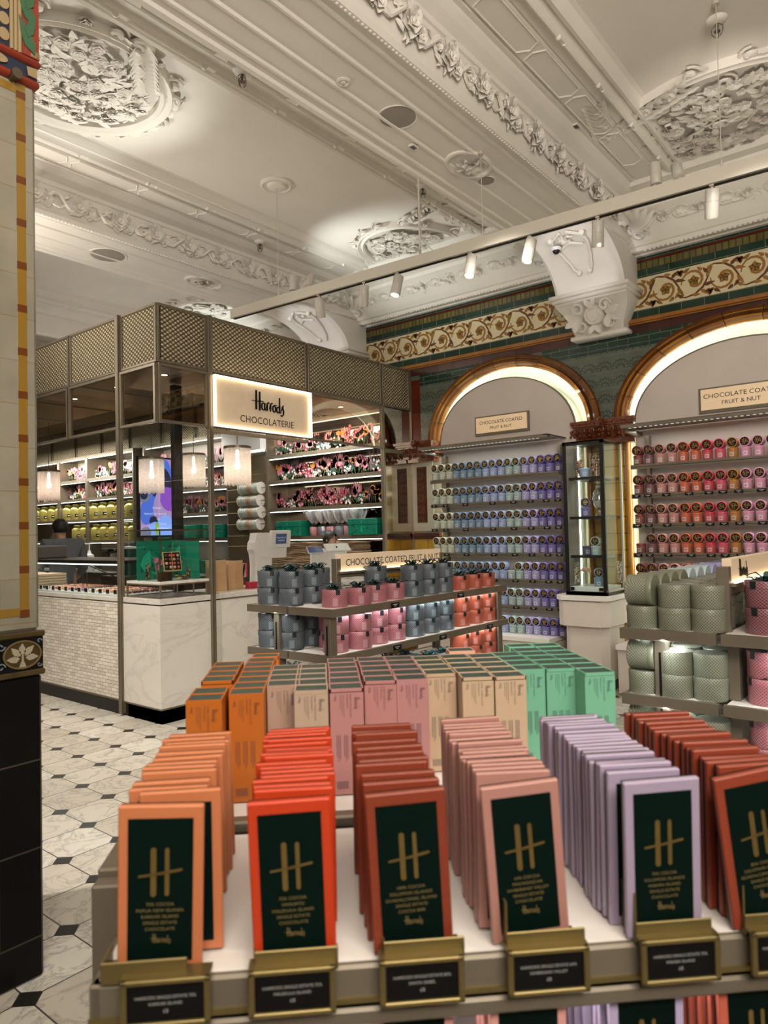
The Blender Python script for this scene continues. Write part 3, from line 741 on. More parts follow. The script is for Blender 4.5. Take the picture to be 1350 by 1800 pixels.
# corbels: white plaster capital on the wall and the curved end of the beam
def corbel(yc, w, name, lab):
    h = w/2; mb = MB()
    # curved end of the beam
    arc = []
    for i in range(17):
        t = i/16*PI/2; arc.append((5.62+.80*math.sin(t), 3.68+.45*math.cos(t)))
    vs = []; fs = []; prof = [(-h, .0), (-h+.03, -.02), (-h+.055, 0), (-h+.10, .008), (0, .008), (h-.10, .008), (h-.055, 0), (h-.03, -.02), (h, 0)]
    for (x, z) in arc:
        dx, dz = (x-5.62)/.8, (z-3.68)/.45; l = math.hypot(dx, dz)
        for (yy, q) in prof: vs.append((x-dx/l*q*-1, yc+yy, z+dz/l*q))
    k = len(prof)
    for i in range(16):
        for j in range(k-1): fs.append((i*k+j, i*k+j+1, (i+1)*k+j+1, (i+1)*k+j))
    mb.add(vs, fs, 0, True)
    for s_ in (-1, 1):   # cheeks
        pv = [(x, yc+s_*h, z) for x, z in arc]+[(XW, yc+s_*h, 3.68), (XW, yc+s_*h, 4.2), (5.62, yc+s_*h, 4.2)]
        mb.add(pv, [tuple(range(len(pv)))])
    # strapwork on the curve
    for s_ in (-1, 1):
        pts = []
        for i in range(3, 12):
            x, z = arc[i]; q = [.03, .12, .15, .15, .13, .12, .10, .09, .05][i-3]; pts.append((x-.012, yc+s_*q, z-.012))
        mb.tube(pts, .014, 6); mb.ball(pts[-1], .028, 0, 8); mb.ball((pts[1][0], pts[1][1]+s_*.03, pts[1][2]), .03, 0, 8)
    x, z = arc[4]; cluster(mb, (x, yc, z-.02), (0, 1, 0), (.5, 0, -.5), (-.6, 0, -.8), .08)
    mb.tube([(arc[6][0]-.01, yc-.1, arc[6][1]-.01), (arc[5][0]-.01, yc, arc[5][1]-.02), (arc[6][0]-.01, yc+.1, arc[6][1]-.01)], .012, 6)
    # capital
    for (z0, z1, d, e) in ((3.70, 3.735, .40, .05), (3.665, 3.70, .375, .03), (3.64, 3.665, .35, .01)): mb.box(XW-d, yc-h-e, z0, XW, yc+h+e, z1, 0, .006)
    k = 10; vs = []; fs = []
    for i in range(k+1):
        t = i/k; z = 3.36+.28*t; d = .12+.21*t**1.7+.025*math.sin(t*PI*2); e = -.10+.11*t**1.5
        vs += [(XW, yc-h-e, z), (XW-d, yc-h-e, z), (XW-d, yc+h+e, z), (XW, yc+h+e, z)]
    for i in range(k):
        for j in range(3): fs.append((i*4+j, i*4+j+1, i*4+j+5, i*4+j+4))
    fs.append((3, 2, 1, 0)); mb.add(vs, fs)
    mb.box(XW-.16, yc-h+.06, 3.335, XW, yc+h-.06, 3.37, 0, .006)
    R = Matrix.Rotation(-PI/2-.45, 3, 'Y')
    mb.lathe([(0, .03), (.05, .028), (.06, .012), (.075, .02), (.09, .008), (.10, -.02)], 20, (XW-.27, yc, 3.51), 0, True, R)
    for s_ in (-1, 1):
        scroll(mb, (XW-.30, yc+s_*.13, 3.58), (0, s_, 0), (-.3, 0, 1), (-1, 0, -.4), .06, 1.2, .018); scroll(mb, (XW-.22, yc+s_*.13, 3.44), (0, s_, 0), (.3, 0, -1), (-1, 0, -.4), .055, 1.2, .016)
        for a in range(4): leaf(mb, (XW-.26, yc+s_*.15, 3.5), (-.2, s_*math.cos(a-1.5), math.sin(a-1.5)), (-1, 0, -.4), .13)
    leaf(mb, (XW-.3, yc, 3.58), (-.3, .5, .8), (-1, 0, -.3), .1); leaf(mb, (XW-.3, yc, 3.58), (-.3, -.5, .8), (-1, 0, -.3), .1)
    leaf(mb, (XW-.22, yc, 3.43), (.1, .6, -.8), (-1, 0, -.3), .1); leaf(mb, (XW-.22, yc, 3.43), (.1, -.6, -.8), (-1, 0, -.3), .1)
    o = mb.build(name, plaster); o['kind'] = 'structure'; return o
corbel(2.63, .68, 'trim_30', ''); corbel(6.0, .68, 'trim_31', ''); corbel(9.35, .68, 'trim_32', '')

# ------------------------------------------------------------------ tiled column at the left edge
t = thing('tiled_column', 'square column of cream and amber glazed tiles on black tile base at left edge', 'column', (0, 0, 0))
CX0, CX1, CY0, CY1 = .45, 1.184, 2.51, 3.24
mb = MB(); mb.box(CX0, CY0, 1.185, CX1, CY1, 3.11, 0, .012); mb.build('shaft', creamt, t)
mb = MB(); mb.box(CX0, CY0-.004, 0, CX1+.004, CY1, 1.035, 0, .01); mb.build('black_base', blackt, t)
mb = MB()
z = 1.235
xs0, xs1 = 1.116, 1.146
while z < 3.09:
    mb.box(xs0, CY0-.0025, z+.026, xs1, CY0+.001, min(z+.151, 3.10), 0); mb.box(xs0-.001, CY0-.003, z, xs1+.001, CY0+.001, z+.026, 1); z += .151
mb.box(CX0, CY0-.0025, 1.240, xs0, CY0+.001, 1.268, 0); mb.box(CX0, CY0-.0025, 3.062, xs0, CY0+.001, 3.090, 0)
mb.build('amber_border', [amber1, amber2], t)
bandm = noisy('olive_band', (.045, .030, .010), (.075, .05, .018), 14, .2); creamo = mat('ornament_cream', (.33, .29, .21), .3)
mb = MB(); mb.box(CX0, CY0-.006, 1.035, CX1+.006, CY1, 1.185, 0)
mb.box(CX0, CY0-.014, 1.166, CX1+.012, CY0+.01, 1.186, 0, .004); mb.box(CX0, CY0-.014, 1.034, CX1+.012, CY0+.01, 1.054, 0, .004); mb.box(CX0, CY0-.0075, 1.054, CX1+.006, CY0, 1.166, 3)
fr = Fr((1.118, CY0-.008, 1.110), (1, 0, 0), (0, 0, 1))
for cx in (0, -.165, -.33):
    ring = [(cx+.062*math.cos(a*PI/16), .046*math.sin(a*PI/16)) for a in range(33)]
    mb.prism(ring[:-1], fr, 0, .003, 0); mb.ribbon(ring, .005, fr, .002, .007, 4)
    for k in range(5):
        a = math.radians(0+45*k); mb.prism([(cx+p, q) for p, q in leafpoly(.010*math.cos(a), -.012+.012*math.sin(a), .044 if k != 2 else .038, .026, a)], fr, .002, .007, 1)
    mb.ribbon([(cx, -.042), (cx, -.02), (cx, 0)], [.024, .006, .006], fr, .002, .007, 1)
    for s_ in (-1, 1):
        if cx == 0 and s_ == 1: 
            mb.ribbon(spiral((.058, .040), .009, 0, 1, .8, 8), .003, fr, 0, .005, 2); mb.ribbon(spiral((.058, -.040), .009, 0, -1, .8, 8), .003, fr, 0, .005, 2); continue
        mb.ribbon(spiral((cx+s_*.070, .034), .014, 0, s_, 1.0, 10), .004, fr, 0, .005, 2); mb.ribbon(spiral((cx+s_*.070, -.034), .014, 0, -s_, 1.0, 10), .004, fr, 0, .005, 2)
mb.build('cartouche_band', [bandm, creamo, mat('grey_blue', (.16, .19, .22), .3), black, mat('ring_ochre', (.15, .10, .04), .3)], t)
# painted capital
redp = mat('painted_red', (.22, .028, .012), .45); navy = mat('painted_navy', (.008, .015, .035), .45); ochre = mat('painted_ochre', (.28, .20, .10), .5); leafg = mat('painted_green', (.035, .10, .045), .5)
mb = MB(); mb.box(CX0-.01, CY0-.015, 3.105, CX1+.012, CY1, 3.135, 0, .01); mb.box(CX0, CY0-.004, 3.13, CX1+.004, CY1, 3.185, 1)
mb.box(CX0-.01, CY0-.02, 3.18, CX1+.016, CY1, 3.21, 0, .012); mb.box(CX0, CY0-.008, 3.21, CX1+.008, CY1, 3.75, 1)
fr = Fr((0, CY0-.008, 0), (1, 0, 0), (0, 0, 1))
for x in (1.05, .93, .81): mb.prism([(x+.035*math.cos(a), 3.157+.016*math.sin(a)) for a in [i*PI/8 for i in range(16)]], fr, -.002, .004, 2)
mb.prism([(1.184-.03, 3.14), (1.184, 3.14), (1.184, 3.175), (1.184-.035, 3.17)], fr, 0, .004, 2)
for k in range(9): mb.prism([(1.072+.018*math.cos(a), 3.245+.055*k+.022*math.sin(a)) for a in [i*PI/8 for i in range(16)]], fr, 0, .005, 2)
for x in (1.098, 1.112, 1.126): mb.cyl((x, CY0-.010, 3.205), (x, CY0-.010, 3.7), .007, 10, 2)
mb.fbox(fr, 1.134, 3.21, 1.192, 3.72, 0, .004, 0)
for k in range(5):
    z = 3.22+k*.10; mb.prism([(a, b) for a, b in leafpoly(1.175, z, .13, .045, 2.0)], fr, .003, .010, 3); mb.prism(leafpoly(1.15, z+.05, .10, .035, 1.3), fr, .003, .012, 3)
mb.box(1.16, CY0-.012, 3.21, CX1+.012, CY0+.05, 3.24, 2, .004)
mb.build('painted_capital', [redp, navy, ochre, leafg], t)
mb = MB(); mb.cyl((1.10, CY0, 3.105), (1.10, CY0-.035, 3.105), .012, 12, 0); mb.cyl((1.10, CY0-.035, 3.105), (1.10, CY0-.05, 3.105), .018, 12, 0); mb.build('hook', bronze_d, t)
# ------------------------------------------------------------------ chocolaterie kiosk
KX, KY = 3.315, 5.0
t = thing('kiosk_canopy', 'bronze canopy of hexagon lattice panels on thin posts around the chocolate kiosk', 'canopy', (0, 0, 0))
LB = [5.0, 5.55, 6.42, 7.29, 8.16, 9.03, 9.9, 10.77, 11.64]       # bays along the left face (y)
RB = [KX, 3.825, 5.035, 6.215, 6.74]                              # bays along the right face (x)
def panel_y(x, y0, y1, z0=2.925, z1=3.41, th=.05, parent=t):
    mb = MB(); g = .012; w = .022
    mb.box(x+.012, y0+g+w, z0+w, x+th, y1-g-w, z1-w, 0)
    for (a, b, c, d) in ((y0+g, z0, y1-g, z0+w), (y0+g, z1-w, y1-g, z1), (y0+g, z0+w, y0+g+w, z1-w), (y1-g-w, z0+w, y1-g, z1-w)): mb.box(x, a, b, x+th, c, d, 1, .003)
    return mb.build('lattice_panel', [lat_y, bronze], parent)
def panel_x(y, x0, x1, z0=2.925, z1=3.41, th=.05, parent=t):
    mb = MB(); g = .012; w = .022
    mb.box(x0+g+w, y+.012, z0+w, x1-g-w, y+th, z1-w, 0)
    for (a, b, c, d) in ((x0+g, z0, x1-g, z0+w), (x0+g, z1-w, x1-g, z1), (x0+g, z0+w, x0+g+w, z1-w), (x1-g-w, z0+w, x1-g, z1-w)): mb.box(a, y, b, c, y+th, d, 1, .003)
    return mb.build('lattice_panel', [lat_x, bronze], parent)
for a, b in zip(LB, LB[1:]): panel_y(KX, a, b)
for a, b in zip(RB, RB[1:]): panel_x(KY, a, b)
y = 5.2
while y < 13.6: panel_y(6.38, y, y+.84); y += .87
# soffit ring with downlights
mb = MB(); mb.box(KX+.06, KY+.06, 2.915, KX+.95, 13, 2.935, 0); mb.box(KX+.95, KY+.06, 2.915, 6.38, KY+.85, 2.935, 0)
for y in (6.3, 7.3, 8.3): mb.box(KX+.06, y, 2.910, KX+.95, y+.006, 2.915, 1)
mb.build('soffit', [noisy('soffit_bronze', (.30, .25, .19), (.34, .29, .22), 3, .28, .8), bronze_d], t)
def downl(x, y):
    mb = MB(); mb.lathe([(.03, 0), (.042, -.004), (.045, -.001)], 16, (x, y, 2.914), 0); mb.build('downlight_ring', blackm, t)
    mb = MB(); mb.cyl((x, y, 2.9135), (x, y, 2.9120), .028, 14); mb.build('downlight_lens', lens, t)
DL = [(3.62, 5.35), (3.62, 6.1), (3.62, 6.9), (3.62, 7.9), (4.4, 5.35), (5.4, 5.35), (5.9, 5.35)]
for x, y in DL: downl(x, y)
for x, y in ((3.75, 5.5), (3.75, 7.2), (5.2, 5.5)): spot('kiosk_downlight', (x, y, 2.89), (x+.1, y+.1, 0), 22, 90, .8, (1, .9, .78), .04)
# posts
def post(x, y, z0=0.05, z1=3.41, w=.034):
    mb = MB(); mb.box(x-w/2, y-w/2, z0, x+w/2, y+w/2, z1, 0, .003); mb.box(x-w/2+.008, y-w/2-.001, z0, x-w/2+.013, y+w/2, z1, 1)
    mb.build('post', [bronze, bronze_d], t)
post(KX-.004, 5.56, .02, 3.41, .045); post(3.832, KY-.004, .02, 3.41, .042); post(6.215, KY, .0, 2.92, .03)
mb = MB(); mb.box(6.735, KY-.015, 0, 6.75, KY+.02, 3.41); mb.build('post', bronze, t)
# clerestory windows
def pane_frame(fr, L, z0=2.432, z1=2.915, fw=.022):
    f = MB()
    for (a, b, c, d) in ((.012, z0, L-.012, z0+fw), (.012, z1-fw, L-.012, z1), (.012, z0+fw, .012+fw, z1-fw), (L-.012-fw, z0+fw, L-.012, z1-fw)): f.fbox(fr, a, b, c, d, -.02, .014)
    o = f.build('clerestory_window', bronze, t)
    g = MB(); g.fbox(fr, .012+fw, z0+fw, L-.012-fw, z1-fw, -.006, -.002); g.build('pane', bronzeglass, o)
for a, b in zip(LB[:6], LB[1:7]): pane_frame(Fr((KX, b, 0), (0, -1, 0), (0, 0, 1)), b-a)
pane_frame(Fr((KX, KY, 0), (1, 0, 0), (0, 0, 1)), RB[1]-RB[0]); pane_frame(Fr((5.035, KY, 0), (1, 0, 0), (0, 0, 1)), 6.215-5.035)
# bronze mirror bay against the tiled wall
mb = MB(); mb.box(6.235, KY, .02, 6.735, KY+.02, 2.40, 0); mb.box(6.235, KY, 2.44, 6.735, KY+.02, 2.91, 0); mb.box(6.235, KY-.01, 2.40, 6.735, KY+.02, 2.44, 1)
mb.build('mirror_panel', [mirror, bronze], t)
# glass screen below the clerestory of the right hand bay
mb = MB(); mb.box(KX+.02, KY+.008, 1.60, 3.815, KY+.012, 2.43); mb.build('glass_screen', clear, t)
mb = MB(); mb.box(KX+.008, 5.02, 1.60, KX+.012, 5.53, 2.43); mb.build('glass_screen', clear, t)
mb = MB(); mb.box(3.86, KY+.0, 2.40, 5.03, KY+.03, 2.43); mb.build('transom', bronze, t)

# illuminated sign
def strokes_harrods(mb, fr, k, n1, m=0, wf=1.0, n0=0):
    def R(pts, w): mb.ribbon([(p[0]*k, p[1]*k) for p in pts], [x*k*wf for x in w] if isinstance(w, list) else w*k*wf, fr, n0, n1, m)
    R([(-.62, -.30), (-.615, .1), (-.61, .52)], [.085, .09, .075]); R([(-.43, -.33), (-.425, .05), (-.42, .48)], [.07, .08, .065])
    R([(-.86, .06), (-.6, .055), (-.42, .075), (-.22, .09)], [.02, .03, .04, .03])
    def arc(cx, cy, rx, ry, a0, a1, w, n=12): R([(cx+rx*math.cos(math.radians(a0+(a1-a0)*i/n)), cy+ry*math.sin(math.radians(a0+(a1-a0)*i/n))) for i in range(n+1)], w)
    arc(-.22, -.13, .10, .15, 55, 330, .055); R([(-.13, .02), (-.15, -.14), (-.11, -.28), (-.04, -.25)], [.05, .055, .05, .03])
    for x in (0, .19):
        R([(x-.06, -.2), (x-.01, .0), (x+.01, .05), (x, -.1), (x-.01, -.30)], [.02, .035, .05, .055, .05]); R([(x+.01, .0), (x+.07, .07), (x+.12, .05)], [.03, .05, .04])
    arc(.40, -.16, .085, .14, 0, 360, .05, 16); R([(.40, .0), (.47, .02), (.54, .0)], [.03, .03, .02])
    arc(.63, -.18, .085, .13, 20, 340, .05); R([(.72, .36), (.715, 0), (.72, -.2), (.76, -.31), (.82, -.27)], [.05, .06, .06, .05, .03])
    R([(.82, -.22), (.88, -.02), (.93, .05), (.90, -.08), (.95, -.20), (.94, -.36), (.84, -.44), (.78, -.40)], [.02, .035, .05, .055, .06, .055, .05, .045])
t2 = thing('illuminated_sign', 'large glowing rectangular shop sign with black script over the kiosk counter', 'sign', (3.845, KY-.03, 2.445))
L, Hh = 1.19, .455; fr = Fr((0, 0, 0), (1, 0, 0), (0, 0, 1))
signm = noisy('sign_brushed', (.60, .47, .35), (.70, .57, .42), 5, .45, .1, emit=(1, .74, .46), es=.13); n_ = NT(signm)
# light diffuser glows most at its lit edges, brushed metal plate in the middle
mb = MB(); mb.fbox(fr, 0, 0, L, Hh, -.06, -.002); mb.build('sign_box', bronze, t2)
mb = MB()
for (a_, b_, c_, d_) in ((.006, .006, L-.006, .016), (.006, Hh-.016, L-.006, Hh-.006), (.006, .016, .016, Hh-.016), (L-.016, .016, L-.006, Hh-.016)): mb.fbox(fr, a_, b_, c_, d_, -.002, .026)
mb.build('light_diffuser', mat('diffuser', (1, .9, .7), .5, emit=(1, .80, .52), es=5.5), t2)
mb = MB(); mb.fbox(fr, .016, .016, L-.016, Hh-.016, -.002, .004); mb.build('sign_face', signm, t2)
mb = MB(); strokes_harrods(mb, Fr((.60, -.0, .265), (1, 0, 0), (0, 0, 1)), .215, .030, 0, .85, .018); mb.build('script_lettering', black, t2)
mb = MB(); mb.text('CHOCOLATERIE', .088, Fr((.61, -.018, .098), (1, 0, 0), (0, 0, 1)), .002, 0, 'CENTER', 1.02); mb.build('lettering', mat('letter_brown', (.035, .02, .015), .4), t2)

# counters
t3 = thing('kiosk_counter', 'marble kiosk counter with scalloped tile front on black plinth', 'counter', (0, 0, 0))
mb = MB(); mb.box(KX+.012, 5.575, .125, KX+.10, 12, .945); mb.build('tiled_front', scal, t3)
mb = MB(); mb.box(KX, KY, .125, KX+.02, 5.54, .945); mb.box(KX+.02, KY, .125, 3.81, KY+.02, .945); mb.build('corner_panel', marbw, t3)
mb = MB(); mb.box(3.855, KY+.012, .125, 6.2, KY+.06, .945); mb.build('front_panel', marbw, t3)
mb = MB(); mb.box(KX-.002, KY-.002, .955, KX+.62, 5.535, 1.0, 0, .004); mb.box(3.815, KY+.008, .955, 6.2, KY+.62, 1.0, 0, .004); mb.box(KX+.008, 5.58, .955, KX+.72, 12, .992, 0, .004)
mb.build('worktop', marb, t3)
mb = MB(); mb.box(KX+.008, KY+.008, .944, KX+.6, 5.6, .956); mb.box(KX+.008, KY+.008, .944, 6.2, KY+.6, .956); mb.box(KX+.02, 5.58, .944, KX+.6, 12, .956)
mb.box(KX-.002, KY-.002, .112, KX+.05, 5.54, .125); mb.box(KX+.05, KY-.002, .112, 3.81, KY+.05, .125); mb.box(KX+.006, 5.575, .112, KX+.05, 12, .126); mb.build('metal_trim', bronze, t3)
mb = MB(); mb.box(KX+.014, KY+.014, 0, KX+.5, 12, .112); mb.box(KX+.014, KY+.014, 0, 6.2, KY+.5, .112); mb.build('plinth', blackm, t3)
mb = MB(); mb.box(KX+.03, KY+.03, .13, KX+.6, 12, .94); mb.box(KX+.6, KY+.07, .13, 6.2, KY+.58, .94); mb.build('carcass', bronze_d, t3)

# praline display case
t4 = thing('praline_display_case', 'long low glass case with black top rail full of pralines on left counter', 'display case', (0, 0, 0))
mb = MB(); mb.box(KX+.02, 5.60, 1.275, KX+.62, 9.8, 1.305, 0, .003); mb.box(KX+.02, 5.60, .993, KX+.045, 5.625, 1.275); mb.build('black_rail', blackm, t4)
mb = MB(); mb.box(KX+.022, 5.62, .995, KX+.028, 9.8, 1.275); mb.box(KX+.06, 5.60, .995, KX+.60, 5.606, 1.275); mb.build('front_glass', clear, t4)
mb = MB(); mb.box(KX+.05, 5.62, .993, KX+.60, 9.8, 1.005); mb.build('tray', mat('tray_white', (.8, .8, .78), .3), t4)
mb = MB(); mb.box(KX+.045, 5.62, 1.262, KX+.06, 9.8, 1.272); mb.build('light_strip', led, t4)
for y in (6.35, 7.6): 
    mb = MB(); mb.tube([(KX+.10, y, 1.27), (KX+.42, y, 1.12), (KX+.46, y, 1.0)], .006, 6); mb.build('bracket', blackm, t4)
pc = [mat('praline_%s' % n, c, .35) for n, c in (('brown', (.12, .045, .02)), ('pink', (.55, .12, .16)), ('amber', (.62, .33, .08)), ('red', (.45, .04, .03)), ('cream', (.75, .62, .42)), ('dark', (.03, .012, .008)))]
mb = MB(); rnd = random.Random(4); r_ = 0
y = 5.70
while y < 7.3:
    k = int((y-5.7)/.14) % 6
    for i in range(9):
        mb.ball((KX+.16+.045*i, y+rnd.uniform(-.004, .004), 1.02), .017, (k if rnd.random() < .8 else rnd.randrange(6)), 6, 1, 1, .8)
    y += .042
o = mb.build('assorted_pralines', pc); tag(o, 'rows of small coloured pralines on the tray inside the low glass case', 'pralines', kind='stuff')
mb = MB()
for i in range(16): mb.box(KX+.12, 7.30+.0*i, 1.006+.009*i, KX+.42-rnd.random()*.02, 8.1-rnd.random()*.04, 1.012+.009*i, i % 3)
o = mb.build('florentine_slabs', [noisy('slab_tan', (.50, .34, .18), (.62, .46, .28), 30, .6), noisy('slab_brown', (.30, .18, .09), (.42, .28, .15), 30, .6), noisy('slab_pale', (.62, .50, .34), (.7, .58, .42), 30, .6)])
tag(o, 'stack of flat tan chocolate slabs inside the low glass case', 'chocolate slabs', kind='stuff')
i = 0; y = 5.68
tagp = None
while y < 7.4:
    loc = (KX+.085, y, 1.006)
    if tagp is None:
        tagp = thing('price_tag', '', 'price tag', loc, 0, 'price tags in the praline case'); mb = MB(); mb.box(0, -.028, 0, .006, .028, .04, 0); mb.box(-.001, -.026, .002, 0, .026, .038, 1); mb.build('card', [white, black], tagp); q = tagp
    else: q = dup(tagp, loc)
    q['label'] = 'tiny black price tag in the praline case, %s from the case right end' % ORD[i]
    i += 1; y += .125

# corner vitrine
t5 = thing('corner_vitrine', 'angular glass vitrine on bronze frame at the counter corner', 'display case', (0, 0, 0))
VX0, VY0, VX1, VY1 = KX+.02, KY+.02, 3.80, 5.50
mb = MB()
for x, y in ((VX0, VY0), (VX1, VY0), (VX0, VY1), (VX1, VY1)): mb.box(x-.006, y-.006, 1.0, x+.006, y+.006, 1.115)
for z in (1.004, 1.105):
    mb.box(VX0, VY0-.005, z, VX1, VY0+.005, z+.010); mb.box(VX0-.005, VY0, z, VX0+.005, VY1, z+.010); mb.box(VX0, VY1-.005, z, VX1, VY1+.005, z+.010); mb.box(VX1-.005, VY0, z, VX1+.005, VY1, z+.010)
for x in (VX0+.16, VX0+.32): mb.box(x-.004, VY0-.004, 1.0, x+.004, VY0+.004, 1.11)
mb.build('bronze_stand', bronze, t5)
mb = MB(); mb.box(VX0-.01, VY0-.01, 1.115, VX1+.01, VY1, 1.138, 0, .003); mb.build('base_slab', marb, t5)
mb = MB(); mb.box(VX0, VY0, 1.138, VX1, VY0+.004, 1.56); mb.box(VX0, VY0, 1.138, VX0+.004, VY1, 1.56); mb.box(VX1-.004, VY0, 1.138, VX1, VY1, 1.56); mb.build('glass_walls', clear, t5)
mb = MB(); mb.box(VX0, VY0-.002, 1.556, VX1, VY0+.008, 1.564); mb.box(VX0-.002, VY0, 1.556, VX0+.008, VY1, 1.564); mb.box(VX1-.008, VY0, 1.556, VX1, VY1, 1.564); mb.box(VX0, VY1-.008, 1.556, VX1, VY1, 1.564)
mb.box(VX0-.003, VY0-.003, 1.138, VX0+.004, VY0+.004, 1.564); mb.build('edge_trim', bronze_d, t5)
tealp = mat('teal_card', (.0, .17, .105), .4); teald = mat('teal_dark', (.0, .055, .038), .4); teall = mat('teal_light', (.0, .36, .23), .4); pinkp = mat('print_pink', (.62, .16, .26), .5)
rnd = random.Random(9)
def teal_print(mb, fr, w, h, n=14, ms=(1, 2)):
    for i in range(n):
        x = rnd.uniform(.1, .9)*w; y = rnd.uniform(.1, .9)*h; a = rnd.random()*6.28; s_ = min(w, h)
        mb.prism(leafpoly(x, y, s_*.18, s_*.09, a), fr, 0, .0012, rnd.choice(ms))
    x = w*.5; mb.prism(leafpoly(x-.1*h, h*.2, h*.6, h*.34, 1.3), fr, .0012, .002, ms[1])
mb = MB(); mb.box(VX0+.02, 5.38, 1.14, VX1-.02, 5.39, 1.47, 0)
for (x0, z0, w, h) in ((.02, 0, .20, .33), (.24, 0, .22, .33)):
    teal_print(mb, Fr((VX0+x0, 5.378, 1.14+z0), (1, 0, 0), (0, 0, 1)), w, h, 26)
mb.box(3.74, 5.06, 1.14, 3.75, 5.36, 1.46, 0); mb.build('printed_backdrop', [tealp, teald, teall], t5)
mb = MB(); mb.box(3.62, 5.26, 1.29, 3.74, 5.275, 1.47, 0); teal_print(mb, Fr((3.62, 5.258, 1.29), (1, 0, 0), (0, 0, 1)), .12, .18, 14); mb.build('printed_card', [tealp, teald, teall], t5)
# chocolate box opened and tilted, truffle bars, cups
t6 = thing('chocolate_assortment_box', 'open gold assortment box propped up inside the corner vitrine', 'box of chocolates', (3.53, 5.13, 1.215), 0)
t6.rotation_euler = (math.radians(-18), 0, math.radians(-18))
mb = MB(); mb.box(-.075, -.012, 0, .075, .012, .165, 0, .003); mb.box(-.068, -.014, .006, .068, -.011, .158, 1)
mb.build('gold_tray', [mat('pale_gold', (.62, .48, .22), .3, .6), black], t6)
mb = MB()
for i in range(4):
    for j in range(4): mb.ball((-.05+.033*i+.0, -.018, .028+.034*j), .013, rnd.randrange(4), 8, 1, .8, 1)
mb.build('chocolates', [choc, pc[0], mat('praline_tan', (.5, .3, .15), .3), pc[3]], t6)
mb = MB(); mb.box(-.004, -.02, .004, 0, -.012, .16); mb.build('divider', mat('pale_gold2', (.6, .46, .22), .3, .5), t6)
mb = MB(); mb.box(-.02, -.03, 1.26-1.215-.12, .02, .02, 0); 
t7 = thing('chocolate_bar_stack', 'low stack of dark studded chocolate bars in the corner vitrine', 'chocolate', (3.44, 5.10, 1.139))
mb = MB(); mb.box(-.065, -.02, 0, .05, .02, .075, 0)
for i in range(6):
    for j in range(4): mb.ball((-.055+.019*i, -.021, .012+.017*j), .007, 0, 6)
mb.build('bars', choc, t7)
for nm, x, y, z0, z1, lab in (('chocolate_jar', 3.39, 5.28, 1.139, 1.34, 'slim glass jar of chocolates standing at left inside the corner vitrine'), ('chocolate_tube', 3.66, 5.10, 1.139, 1.25, 'short tube of chocolates right of the gold box in the vitrine')):
    tj = thing(nm, lab, 'jar', (x, y, z0)); mb = MB(); h = z1-z0; mb.lathe([(.022, 0), (.024, h*.7), (.018, h*.8), (.024, h*.85), (.024, h), (0, h+.012)], 16); mb.build('glass_body', clear, tj)
    mb = MB()
    for k in range(40): a = rnd.random()*6.28; mb.ball((.012*math.cos(a), .012*math.sin(a), .01+h*.65*k/40), .008, k % 3 == 0, 6)
    mb.build('contents', [choc, choc2], tj)
tj = thing('flower_garnish', 'pink paper flowers standing among the chocolates in the vitrine', 'paper flowers', (3.45, 5.2, 1.139)); mb = MB()
for (x, z) in ((-.06, .17), (-.01, .15), (-.04, .11), (.13, .20), (.17, .14)):
    mb.tube([(x*.4, 0, 0), (x*.8, -.01, z*.6), (x, -.02, z)], .0015, 5, 1)
    for k in range(3): petal(mb, (x, -.02, z-.02), (.5*(k-1), -.2, 1), (0, -1, .1), .045, .03, .2, .1, 0)
mb.build('petals', [pinkp, mat('stem_gold', (.3, .25, .1), .5)], tj)
tj = thing('chocolate_shards', 'heap of broken chocolate shards on the vitrine floor', 'chocolate', (3.58, 5.08, 1.139)); mb = MB()
for k in range(12):
    mb.T = Matrix.Translation((rnd.uniform(-.04, .05), rnd.uniform(-.02, .03), .008+.003*k)) @ Matrix.Rotation(rnd.random()*3, 4, 'Z') @ Matrix.Rotation(rnd.uniform(-.3, .3), 4, 'X'); mb.box(-.02, -.01, -.003, .02, .01, .003, k % 2)
mb.T = None; mb.build('pieces', [choc, pc[2]], tj)

# TV screen and the black post
t8 = thing('advertising_screen', 'tall lit video screen showing glossy blue and purple chocolates', 'screen', (4.285, 6.5, 1.3))
mb = MB(); mb.box(-.205, 0, .20, .205, .05, 1.04, 0, .004); mb.box(-.02, .02, -.30, .02, .05, .3); mb.build('casing', blackm, t8)
m = mat('screen_picture', (.01, .01, .02), .2); n_ = NT(m)
scr = {n: mat('screen_'+n, (.01, .01, .01), .2, emit=c, es=1.0) for n, c in dict(blue=(.07, .15, .65), dark=(.01, .012, .05), purple=(.25, .07, .5), sky=(.22, .38, .9), lilac=(.38, .25, .5), grey=(.18, .18, .25), green=(.25, .4, .05), white=(.6, .65, .8)).items()}
mb = MB(); fr = Fr((-.188, -.001, .22), (1, 0, 0), (0, 0, 1)); w, h = .376, .80; mb.fbox(fr, 0, 0, w, h, -.001, .0005, 4)
def disc(cx, cy, rx, ry, n0, m_, rot=0, k=24):
    pts = [(rx*math.cos(2*PI*i/k), ry*math.sin(2*PI*i/k)) for i in range(k)]
    pts = [(cx+p*math.cos(rot)-q*math.sin(rot), cy+p*math.sin(rot)+q*math.cos(rot)) for p, q in pts]
    pts = [(min(w, max(0, a)), min(h, max(0, b))) for a, b in pts]
    mb.prism(pts, fr, 0, n0, m_)
disc(.20, .60, .18, .26, .001, 0); disc(.23, .55, .14, .17, .0013, 1); disc(.33, .38, .10, .13, .0015, 2, .3); disc(.08, .25, .085, .14, .0016, 0, -.2); disc(.04, .42, .07, .08, .0018, 5)
